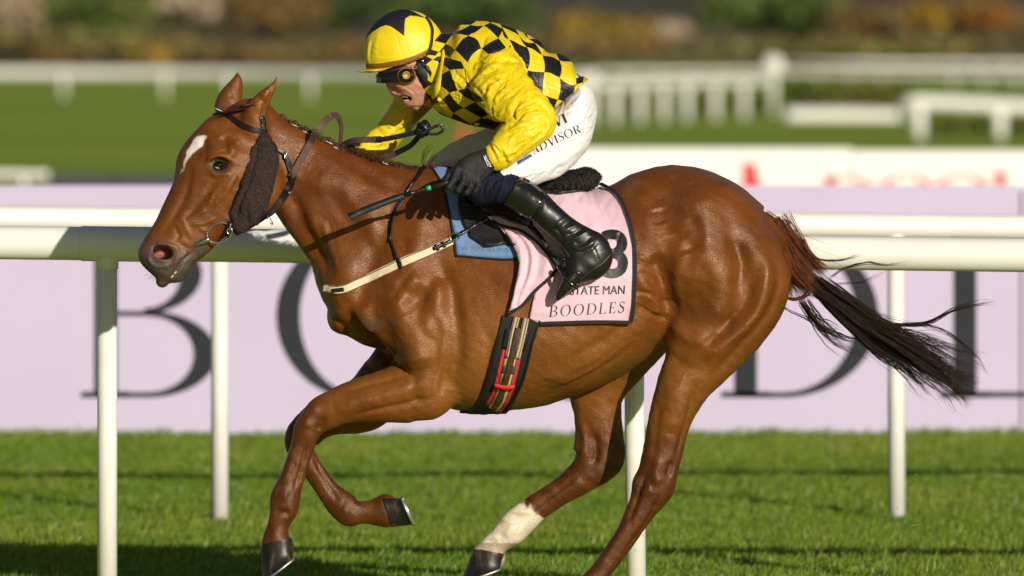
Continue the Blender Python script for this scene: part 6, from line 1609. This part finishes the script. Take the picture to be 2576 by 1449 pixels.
# the seam of the near sleeve as it is drawn on the shoulder
JS = [ # wrinkles
    (zz(zt, (740, 440), (850, 410), (950, 380), (1005, 365)), 3, -3), (zz(zt, (600, 555), (680, 490), (740, 445)), 3, -3), (zz(zt, (470, 640), (500, 760), (600, 860), (720, 990)), 4, -3),
    (zz(zt, (570, 640), (620, 560), (700, 520)), 5, 4), (zz(zt, (640, 700), (760, 600), (900, 560)), 6, 4), (zz(zt, (620, 740), (740, 660), (860, 620)), 4, -3), (zz(zt, (690, 800), (800, 720), (960, 690)), 6, 4), (zz(zt, (680, 850), (740, 790), (860, 760)), 4, -4),
    (zz(zt, (730, 960), (770, 850), (850, 780)), 5, 4), (zz(zt, (690, 900), (740, 840)), 3, -4), (zz(zt, (780, 1000), (840, 880), (950, 820)), 4, -3.5), (zz(zt, (810, 1030), (880, 910), (1000, 850)), 5, 4.5),
    (zz(zt, (920, 580), (1020, 620), (1100, 720)), 8, 3), (zz(zt, (1000, 480), (1060, 520), (1110, 540)), 4, 4), (zz(zt, (1010, 520), (1070, 550)), 3, -4), (zz(zt, (860, 560), (960, 520), (1060, 560)), 5, -2.5), (zz(zt, (1080, 560), (1150, 680), (1180, 800)), 8, 3),
    (zz(zt, (1040, 1230), (1030, 1130), (1060, 1050), (1100, 990)), 3.5, -6), (zz(zt, (1050, 1200), (1110, 1120), (1240, 1060)), 4, 6), (zz(zt, (1060, 1220), (1150, 1130), (1300, 1090)), 3.5, -5), (zz(zt, (1050, 1170), (1080, 1090), (1200, 1020)), 3.5, 4), (zz(zt, (1090, 1240), (1200, 1150), (1380, 1130)), 6, 5),
    (zz(zt, (1000, 1300), (1080, 1210), (1180, 1170)), 4, -3), (zz(zt, (960, 1120), (1010, 1020), (1100, 940)), 7, 3), (zz(zt, (1240, 980), (1330, 960), (1430, 1050)), 7, 3), (zz(zt, (1300, 1000), (1400, 1080), (1460, 1180)), 6, -3), (zz(zt, (1260, 860), (1330, 900), (1420, 960)), 5, 3),
    (zz(zt, (980, 1360), (1100, 1290), (1280, 1250)), 8, 4), (zz(zt, (920, 1420), (1050, 1340), (1200, 1320)), 5, -3), (zz(zt, (1340, 1180), (1380, 1300), (1300, 1420)), 8, -3.5), (zz(zt, (1430, 1200), (1420, 1330), (1330, 1430)), 6, 3), (zz(zt, (1200, 1420), (1300, 1370), (1380, 1330)), 4, 3),
    (zz(z7, (1800, 470), (1900, 540), (2000, 520)), 7, 3), (zz(z7, (1780, 500), (1860, 620), (1880, 680)), 4, -4), (zz(z7, (1840, 520), (1920, 640)), 6, 3), (zz(z7, (1700, 440), (1780, 480), (1830, 600)), 3, 4), (zz(z7, (1690, 470), (1730, 540), (1770, 640)), 3, -3), (zz(z7, (1720, 460), (1780, 560), (1810, 660)), 2.5, 3), (zz(z7, (2050, 420), (2000, 560), (1940, 680)), 6, -2.5),
    (zz(z7, (560, 280), (640, 330), (720, 330)), 4, 3), (zz(z7, (540, 320), (620, 380), (700, 390)), 3, -3), (zz(z7, (900, 130), (840, 230), (740, 300)), 2.5, 3), (zz(z7, (640, 230), (700, 300)), 4, 3), (zz(z7, (420, 400), (520, 440), (640, 430)), 4, 3), (zz(z7, (420, 480), (540, 500), (640, 480)), 4, -3), (zz(z7, (640, 500), (700, 440), (720, 400)), 3, 3),
    (zz(zt, (360, 310), (420, 280), (500, 260)), 4, 1.5), (zz(zt, (500, 300), (590, 380), (640, 380)), 5, 1.5), (zz(zt, (1200, 430), (1370, 500), (1570, 560), (1780, 650)), 2, -1.5), (zz(zt, (1150, 560), (1180, 640), (1200, 740)), 5, -4), (zz(zt, (1210, 640), (1240, 740), (1300, 850)), 5, 2.5), (zz(zt, (1560, 760), (1700, 790), (1760, 840)), 6, -2), (zz(zt, (1690, 430), (1760, 520), (1800, 640)), 5, 2),
    (zz(zt, (1500, 560), (1530, 660), (1520, 780)), 9, -1.5), (zz(zt, (1400, 500), (1440, 620), (1420, 800)), 9, 1.5), (zz(zt, (310, 700), (380, 790), (480, 850)), 5, 3), (zz(zt, (330, 640), (400, 720), (470, 760)), 4, -3), (zz(zt, (500, 880), (600, 950), (700, 1000)), 5, -3), (zz(zt, (480, 1090), (620, 1110), (760, 1080)), 7, 2), (zz(zt, (650, 1060), (760, 1100), (860, 1180)), 6, -2),
    (zz(zt, (1590, 880), (1580, 960), (1640, 1040)), 5, 2), (zz(zt, (1720, 760), (1760, 800), (1840, 790)), 4, 2.5)]
def creases(seed, spec):
    R_ = np.random.default_rng(seed); out = []
    for x0, y0, x1, y1, spread, ang, n, ln in spec:
        for _ in range(n):
            t = R_.random(); x = x0 + (x1 - x0) * t + R_.normal() * spread; y = y0 + (y1 - y0) * t + R_.normal() * spread; a = math.radians(ang) + R_.normal() * .32; L_ = ln * R_.uniform(.5, 1.3); c_ = R_.normal() * .25
            P = [(x + math.cos(a + c_ * (q / 4 - .5)) * L_ * (q / 4 - .5), y + math.sin(a + c_ * (q / 4 - .5)) * L_ * (q / 4 - .5)) for q in range(5)]
            s_ = 1 if R_.random() < .5 else -1; am = R_.uniform(1.5, 3.6); out.append((P, R_.uniform(2.2, 3.4), s_ * am))
            out.append(([(p[0] + 4.5, p[1] + 4.5) for p in P], R_.uniform(2.2, 3.4), -s_ * am * .7))
    return out
JS2 = creases(3, [(1215, 195, 1300, 290, 22, -32, 46, 50), (1200, 240, 1280, 320, 12, -50, 22, 34), (1370, 300, 1290, 390, 16, -42, 34, 46), (1290, 130, 1350, 230, 14, 48, 16, 44), (1270, 390, 1240, 400, 8, -20, 10, 22), (1020, 290, 920, 375, 16, -30, 26, 40), (1350, 160, 1440, 230, 34, 68, 26, 60), (1150, 120, 1250, 110, 30, 30, 16, 40), (1120, 240, 1250, 310, 22, 20, 24, 46), (1130, 190, 1150, 240, 12, 60, 12, 40)])
JV = relief(JV, JQ, [(a, w, v * 1.5) for a, w, v in JS] + [(a, w, v * .6) for a, w, v in JS2])
JN = normals(JV, JQ)
rg = 1 - np.abs(wob(JV * [1, .7, 1], 6.5, 4)); r2 = 1 - np.abs(wob(JV, 11, 6))
on = np.clip(sleeve / .02, 0, 1)
JV = JV + JN * ((rg - .6) * .0024 * (.35 + .65 * on) + (r2 - .6) * .0013 * (.3 + .7 * on) + wob(JV, 2.4, 5) * .0025)[:, None]
def tps(ctrl):
    C = np.array(ctrl, float); P = np.array([zt(a, b) for a, b in C[:, :2]]); n = len(P)
    U = lambda r: np.where(r > 0, r * r * np.log(r + 1e-12), 0)
    K = U(np.linalg.norm(P[:, None] - P[None], axis=2)) + np.eye(n) * 30
    A = np.zeros((n + 3, n + 3)); A[:n, :n] = K; A[:n, n] = 1; A[:n, n + 1:] = P; A[n, :n] = 1; A[n + 1:, :n] = P.T
    w = np.linalg.solve(A, np.vstack([C[:, 2:4], np.zeros((3, 2))]))
    def fn(px, py):
        Q = np.c_[px, py]; out = np.zeros((len(Q), 2))
        for i in range(0, len(Q), 20000):
            q = Q[i:i + 20000]; out[i:i + 20000] = U(np.linalg.norm(q[:, None] - P[None], axis=2)) @ w[:n] + w[n] + q @ w[n + 1:]
        return out
    return fn
back = [(1180, 370, 0, 0), (1360, 465, 1, 0), (1560, 525, 2, 0), (1775, 610, 3, 0), (1195, 635, 0, 1), (1385, 665, 1, 1), (1564, 728, 2, 1), (1750, 812, 3, 1), (1362, 915, 1, 2), (1540, 980, 2, 2), (1655, 1020, 3, 2), (1490, 1142, 2, 3), (1610, 1075, 3, 3),
        (890, 145, -1, -1), (1095, 245, 0, -1), (1270, 325, 1, -1), (1480, 395, 2, -1), (1680, 445, 3, -1), (975, 285, -1, 0), (1425, 360, 2, -2), (1650, 425, 3, -2), (1200, 280, 1, -2), (1850, 680, 4, 0), (1830, 790, 4, 1)]
shld = [(500, 240, 0, 0), (680, 130, 1, 0), (655, 385, 0, 1), (850, 270, 1, 1), (340, 210, 0, -1), (340, 402, -1, 0), (240, 335, -1, -1), (530, 120, 1, -1), (360, 120, 1, -2), (190, 210, 0, -2), (600, 75, 2, -1), (755, 95, 2, 0), (960, 390, 1, 2), (735, 450, 0, 2), (495, 548, -1, 1), (285, 490, -2, 0), (590, 570, -1, 2), (1010, 250, 2, 2)]
frnt = [(285, 905, 0, 0), (385, 875, 1, 0), (590, 1010, 1, 1), (450, 1080, 0, 1), (655, 1195, 0, 2), (330, 1140, -1, 1), (530, 1270, -1, 2), (805, 1100, 1, 2), (940, 1190, 1, 3), (885, 1253, 0, 3), (785, 1370, -1, 3), (985, 1290, 0, 4), (500, 840, 2, 0), (285, 640, 1, -1), (455, 622, 2, -1), (680, 1000, 2, 1), (200, 985, -1, 0), (300, 1200, -2, 1), (90, 790, 0, -1), (30, 1090, -2, 0)]
uvb = tps(back)(jx, jy); uvs = tps(shld)(jx, jy); uvf = tps(frnt)(jx, jy)
pad3 = lambda a: np.c_[a, np.zeros(len(a))]
sy = [zt(0, y)[1] for y in (-100, 60, 145, 235, 365, 560, 900)]; sx = [zt(x, 0)[0] for x in (700, 800, 885, 906, 1000, 1100, 1250)]
onback = jx - np.interp(jy, sy, sx)
fx_ = [zt(x, 0)[0] for x in (-100, 258, 460, 590, 740, 1010, 1200)]; fy_ = [zt(0, y)[1] for y in (440, 495, 552, 560, 700, 1000, 1300)]
onfront = jy - np.interp(jx, fx_, fy_)
onfront = np.where(onback > 0, np.minimum(onfront, zt(1150, 0)[0] - jx), onfront)
near_ = JV[:, 1] < 0
# the sleeve seam follows the drawn line on the camera side
seam = zz(zt, (455, 560), (470, 640), (480, 760), (560, 870), (700, 985), (805, 1090), (870, 1160), (940, 1195), (1030, 1245), (1000, 1300), (850, 1450), (1500, 1450), (1500, 1150), (1420, 960), (1350, 890), (1250, 800), (1195, 690), (1155, 640), (1150, 560), (1080, 450), (1005, 366), (940, 378), (735, 450), (590, 562))
ins_ = inside(jx, jy, seam); dse, _ = px_dist(jx, jy, np.vstack([seam, seam[:1]])); sgn = np.where(ins_, dse, -dse)
sleeve = np.where(near_ & (jx > 1160), np.clip(sgn, -6, 6) * .002, sleeve)
sleeve = np.where(near_ & (jx <= 1160), -.01 + np.where(ins_, .01 + dse * .002, 0), sleeve)
sleeve = np.where(near_ & (JV[:, 1] < -.30) & (jx > 1180), .01, sleeve)
jacket = obj('jacket', JV, JQ, silks_mat(), rider, uvs={'uvb': pad3(uvb), 'uvs': pad3(uvs), 'uvf': pad3(uvf)}, floats={'onback': onback, 'onfront': onfront, 'sleeve': sleeve})
JT = Target((JV, JQ))
mat('yellow silk', (.78, .58, .008), .48, vary=.05, vscale=20, bump=.3, bscale=30, bdist=.004, trans=.06)
P = [W(1114, 126, -.085), W(1114, 150, -.106), W(1109, 185, -.122), W(1102, 212, -.122), W(1095, 234, -.112), W(1087, 247, -.085)]
MB().ribbon(catmull(P, 5), np.interp(np.linspace(0, 1, 26), [0, .3, .7, 1], [.012, .020, .026, .010]), .004, [(-.5, -1, .1)] * 26).build('collar', 'yellow silk', jacket)
for q in ((1107, 250), (1200, 310)):
    l, n, _ = JT.hit(*q); MB().sphere(l + n * .002, (.0095, .004, .008), 14, 8).build('button', 'yellow silk', jacket)
cu = MB(); c0 = np.array(W(1252, 392, -.378)); ax = np.array(W(1238, 402, -.382)) - np.array(W(1290, 365, -.372)); ax /= np.linalg.norm(ax)
s1 = np.cross(ax, [0, 1, 0]); s1 /= np.linalg.norm(s1); s2 = np.cross(ax, s1); Vc = []; n_ = 40
for t_, r_ in ((-.016, .040), (-.008, .043), (0, .038), (.007, .0405), (.016, .041), (.022, .039), (.020, .034)):
    for k_ in range(n_):
        a_ = 2 * math.pi * k_ / n_; w_ = 1 + .06 * math.sin(a_ * 9 + t_ * 60) + .03 * math.sin(a_ * 17); Vc.append(c0 + ax * t_ + (s1 * math.cos(a_) * 1.04 + s2 * math.sin(a_) * .95) * r_ * w_)
obj('cuff', Vc, [(i * n_ + k_, i * n_ + (k_ + 1) % n_, (i + 1) * n_ + (k_ + 1) % n_, (i + 1) * n_ + k_) for i in range(6) for k_ in range(n_)], 'yellow silk', jacket)

# ---- breeches with navy knees
f = field(1050, 170, 1530, 540, -.42, .40, .0038)
f.loft([(1425, 175, 1468, 215, 0, .15), (1432, 215, 1490, 238, 0, .165), (1405, 262, 1502, 285, -.02, .18), (1372, 300, 1497, 334, -.08, .15), (1345, 335, 1478, 374, -.14, .125), (1312, 365, 1440, 418, -.20, .105), (1268, 395, 1385, 448, -.25, .090), (1225, 418, 1322, 468, -.285, .076), (1192, 440, 1275, 492, -.305, .064), (1186, 462, 1232, 505, -.31, .05)], k=0)
f.loft([(1400, 240, 1480, 300, .06, .16), (1320, 300, 1400, 400, .14, .12), (1235, 318, 1300, 425, .2, .10), (1160, 345, 1205, 430, .25, .085), (1105, 378, 1135, 432, .275, .07), (1080, 402, 1095, 440, .28, .055)], k=.03)
f.loft([(1200, 440, 1190, 500, -.305, .058), (1240, 436, 1212, 508, -.315, .060), (1272, 440, 1245, 512, -.325, .061), (1302, 442, 1274, 514, -.33, .059)], k=.018)
TVv, TQ = f.mesh(2); TQ = outward(TVv - TVv.mean(0), TQ)
TVv = relief(TVv, TQ, creases(9, [(1488, 270, 1470, 370, 10, -50, 16, 46), (1470, 240, 1420, 270, 10, -30, 14, 44), (1300, 436, 1410, 425, 9, -28, 14, 50), (1250, 350, 1120, 400, 20, 20, 14, 50), (1225, 470, 1240, 460, 14, 110, 14, 36)]) + [(a_, w_, v_ * 1.5) for a_, w_, v_ in [(zz(z2, (1620, 600), (1560, 640), (1500, 670)), 4, 2.5), (zz(z2, (1640, 660), (1570, 690), (1500, 710)), 4, -2.5), (zz(z2, (1600, 570), (1520, 620), (1440, 720)), 3, 2), (zz(z2, (1500, 720), (1600, 800), (1600, 860), (1500, 930), (1300, 1030), (1165, 1095)), 2, -2), (zz(z2, (1150, 1085), (1165, 1040), (1260, 990), (1400, 900)), 2, -1.6),
     (zz(z2, (1560, 880), (1600, 910), (1640, 900)), 3, -2.5), (zz(z2, (1620, 930), (1500, 1000), (1380, 1060)), 8, 2.5), (zz(z2, (1560, 940), (1440, 1010), (1300, 1070)), 6, -2), (zz(z2, (1400, 1100), (1480, 1060), (1560, 990)), 6, -1.8), (zz(z2, (1140, 1100), (1110, 1080), (1060, 1040)), 4, -3), (zz(z2, (1180, 1110), (1220, 1140), (1240, 1170)), 5, 2),
     (zz(zs, (1040, 450), (960, 640), (880, 820)), 2.5, -3), (zz(zs, (1050, 460), (1000, 660), (940, 830)), 3, 3), (zz(zs, (1040, 455), (900, 560), (760, 640)), 3, -3), (zz(zs, (1030, 440), (880, 480), (780, 520)), 3, 3), (zz(zs, (1000, 540), (920, 620), (800, 720)), 4, 2.5), (zz(zs, (860, 800), (920, 720), (960, 640)), 3, -2), (zz(zs, (1060, 470), (1100, 600), (1060, 820)), 2, -2),
     (zz(zs, (100, 200), (250, 190), (430, 250)), 2.5, -1.5), (zz(z2, (1580, 560), (1600, 700), (1640, 760)), 8, 2)]])
TVv = TVv + normals(TVv, TQ) * (wob(TVv, 9, 2) * .0016 + (1 - np.abs(wob(TVv, 6, 3)) - .6) * .0022)[:, None]
tx, ty = proj(TVv)
nav = np.interp(tx, [1150, 1230, 1252, 1262, 1268, 1285, 1303, 1320], [405, 408, 420, 436, 441, 437, 442, 452])
w = (TVv[:, 1] < -.1) & (ty > nav) & (tx < 1312)
tc_ = np.where(w[:, None], [.008, .0095, .026], [.80, .79, .79])
breeches = obj('breeches', TVv, TQ, 'stocking', rider, cols=tc_)
BT2 = Target((TVv, TQ))
serif_decal('ADVISOR', z2(1266, 997), np.array(z2(1568, 850)) - z2(1266, 997), (-7.5, -19), BT2, .0034, 'print black', breeches, .12, .02)
serif_decal('WI', z2(1375, 842), np.array(z2(1494, 784)) - z2(1375, 842), (-9, -22), BT2, .0034, 'print black', breeches, .05, .02)
sheet('print_bar', zz(z2, (1158, 1042), (1246, 992), (1253, 1010), (1164, 1064)), BT2, 'blue print', .0034, .001, 4, breeches)

# ---- boots
def boot(mirror=1):
    f = field(1240, 420, 1560, 790, -.46, -.24, .0038)
    f.loft([(1288, 432, 1258, 506, -.330, .060), (1303, 441, 1276, 517, -.334, .062), (1335, 458, 1306, 538, -.338, .062), (1368, 482, 1338, 556, -.342, .060), (1408, 520, 1368, 584, -.346, .056), (1450, 556, 1394, 608, -.352, .050), (1490, 582, 1412, 630, -.357, .046), (1520, 604, 1420, 650, -.360, .045), (1534, 622, 1420, 672, -.362, .044)], k=0, e=2.2)
    f.loft([(1538, 634, 1425, 640, -.362, .042), (1524, 655, 1412, 672, -.364, .044), (1488, 682, 1406, 694, -.367, .046), (1458, 706, 1402, 712, -.370, .046), (1432, 733, 1396, 734, -.372, .041), (1412, 752, 1396, 746, -.372, .028)], k=.022, e=2.2)
    plane(f, W(1287, 474, -.33), np.array(W(1240, 442, -.33)) - np.array(W(1287, 474, -.33)))
    V, Q = f.mesh(2); Q = outward(V - V.mean(0), Q)
    S_ = [(zz(z5, (800, 800), (860, 825), (940, 790), (1000, 740)), 4, 3), (zz(z5, (820, 760), (880, 780), (960, 720)), 3.5, -3.5), (zz(z5, (780, 740), (840, 730), (920, 680), (960, 660)), 4, 3.5), (zz(z5, (760, 700), (820, 690), (900, 640)), 3.5, -3.5), (zz(z5, (700, 700), (780, 650), (860, 610)), 4, 3.5), (zz(z5, (680, 660), (740, 620), (820, 570)), 3.5, -3),
          (zz(z5, (640, 660), (700, 600), (780, 540)), 4, 2.5), (zz(z5, (730, 760), (700, 680), (640, 640)), 4, -3), (zz(z5, (850, 850), (940, 840), (1020, 760)), 3, -2.5), (zz(z5, (970, 790), (1010, 860), (1030, 930)), 1.8, -1.5), (zz(z5, (800, 830), (870, 840), (960, 810)), 2, -2), (zz(z5, (560, 350), (540, 470), (450, 580)), 2.2, -2.5), (zz(z5, (550, 340), (528, 460), (440, 570)), 2.2, 2),
          (zz(z5, (345, 215), (330, 320), (250, 440)), 2.5, 2.5), (zz(z5, (600, 420), (560, 520), (500, 600)), 8, 2)]
    return relief(V, Q, S_), Q
OV, OQ = boot()
OV = OV + normals(OV, OQ) * (wob(OV, 16, 2) * .0007)[:, None]
bt_ = obj('boot', OV, OQ, 'black leather', rider)
OT = Target((OV, OQ))
cuff_ = zz(z5, (350, 205), (420, 238), (500, 300), (562, 348), (552, 430), (520, 500), (452, 582), (370, 530), (240, 448), (290, 380), (330, 300))
sheet('boot_cuff', cuff_, OT, 'patent boot', .0022, .002, 5, bt_)
for l in (zz(z5, (352, 203), (335, 300), (292, 382), (238, 450)), zz(z5, (562, 350), (552, 430), (518, 502), (452, 582))): sheet('welt', band(l, 2.6), OT, 'black leather', .0045, .003, 4, bt_)
sheet('toe_cap', zz(z5, (760, 1040), (800, 1012), (860, 1008), (905, 1035), (880, 1080), (830, 1110), (780, 1150), (740, 1220), (690, 1245), (662, 1215), (700, 1130)), OT, 'patent boot', .0016, .002, 4, bt_, smooth_it=2)
sheet('sole', band(zz(z5, (1122, 862), (1080, 915), (1030, 955), (960, 1000), (900, 1048), (850, 1100)), [5, 6, 5, 4.5, 4.5, 4]), OT, 'worn black leather', .004, .006, 4, bt_)
k0 = OT.hit(*z5(385, 238))[0]; MB().sphere(k0 + [0, -.003, 0], (.0055, .003, .0055), 12, 8).build('stud', 'gold mesh', bt_)
MB().ribbon([k0 + [-.01, .01, .006], k0 + [.01, -.004, -.001], k0 + [.028, .004, -.010]], .009, .004, (.2, -.7, .6)).build('strap', 'black leather', bt_)
OVm = OV * [1, -1, 1]; obj('boot', OVm, OQ[:, ::-1], 'black leather', rider)

# ---- gloves
def glove_near():
    f = field(1100, 360, 1270, 510, -.48, -.32, .003)
    f.loft([(1222, 372, 1256, 414, -.384, .027), (1204, 380, 1244, 428, -.388, .028), (1180, 388, 1232, 444, -.392, .029), (1158, 402, 1216, 458, -.396, .028), (1146, 422, 1198, 464, -.402, .024), (1144, 438, 1184, 464, -.406, .018)], k=0, e=2.3)
    f.limb([W(1150, 428, -.412), W(1142, 452, -.432), W(1130, 470, -.440), W(1124, 480, -.432)], (.0135, .0128, .0120, .0105), .010)
    f.limb([W(1166, 440, -.418), W(1164, 462, -.438), W(1153, 478, -.440), W(1146, 484, -.428)], (.0130, .0124, .0112, .0098), .008)
    f.limb([W(1182, 446, -.414), W(1184, 468, -.432), W(1174, 484, -.430), W(1164, 486, -.414)], (.0125, .0118, .0105, .0092), .008)
    f.limb([W(1200, 448, -.406), W(1204, 466, -.420), W(1196, 480, -.418), W(1186, 482, -.404)], (.0115, .0105, .0095, .0085), .008)
    f.limb([W(1160, 414, -.388), W(1140, 432, -.398), W(1126, 446, -.404), W(1120, 456, -.406)], (.0140, .0130, .0115, .0100), .010)
    V, Q = f.mesh(2); Q = outward(V - V.mean(0), Q)
    V = relief(V, Q, [(zz(zs, (470, 470), (430, 560), (350, 640)), 3, -3), (zz(zs, (560, 560), (500, 640), (420, 690)), 3, -2.5), (zz(zs, (440, 420), (520, 460), (580, 540)), 4, 2.5), (zz(zs, (700, 300), (640, 400), (640, 500)), 8, -2), (zz(zs, (780, 400), (820, 420), (720, 540)), 4, -2), (zz(zs, (480, 330), (560, 380)), 8, 2), (zz(zs, (760, 360), (800, 400), (810, 430)), 3, 2)])
    return V, Q
GVv, GQ = glove_near()
glove = obj('glove', GVv, GQ, 'glove black', rider)
GLT = Target((GVv, GQ))
sheet('wrist_tab', zz(zs, (742, 205), (765, 180), (800, 185), (930, 310), (925, 350), (880, 375), (845, 370), (745, 240)), GLT, 'black webbing', .0022, .0025, 4, glove)
V2, F2 = font_text('AQUATEC', bold=.012); V2 = V2 - V2.min(0); V2 = V2 / V2.max(0)
o_ = np.array(zs(884, 345)); ux_ = np.array(zs(800, 196)) - o_; uy_ = np.array([-6.2, 3.4]) * .92
decal('lettering', V2, F2, lambda x, y: tuple(o_ + ux_ * x + uy_ * y), GLT, .0034, 'white print', glove)
sheet('print_bar', band(zz(zs, (832, 352), (776, 232)), 1.3), GLT, 'white print', .0034, .0008, 4, glove)
f = field(845, 345, 930, 420, .02, .22, .003)
f.loft([(905, 362, 920, 395, .150, .028), (890, 358, 902, 396, .13, .030), (872, 362, 884, 396, .108, .028), (864, 372, 870, 390, .094, .02)], k=0)
for i, (dx, dz) in enumerate(((0, 0), (7, 5), (14, 9), (21, 12))):
    f.limb([W(868 + dx * .4, 370 + dz * .6, .09 - i * .004), W(858 + dx * .7, 376 + dz, .066), W(866 + dx, 386 + dz, .058), W(876 + dx * .9, 388 + dz, .072)], (.0125, .0115, .0105, .0095), .006)
f.limb([W(886, 362, .10), W(872, 362, .072), W(862, 368, .062)], (.0135, .0115, .0095), .008)
V, Q = f.mesh(2); Q = outward(V - V.mean(0), Q); obj('glove', V, Q, 'glove black', rider)
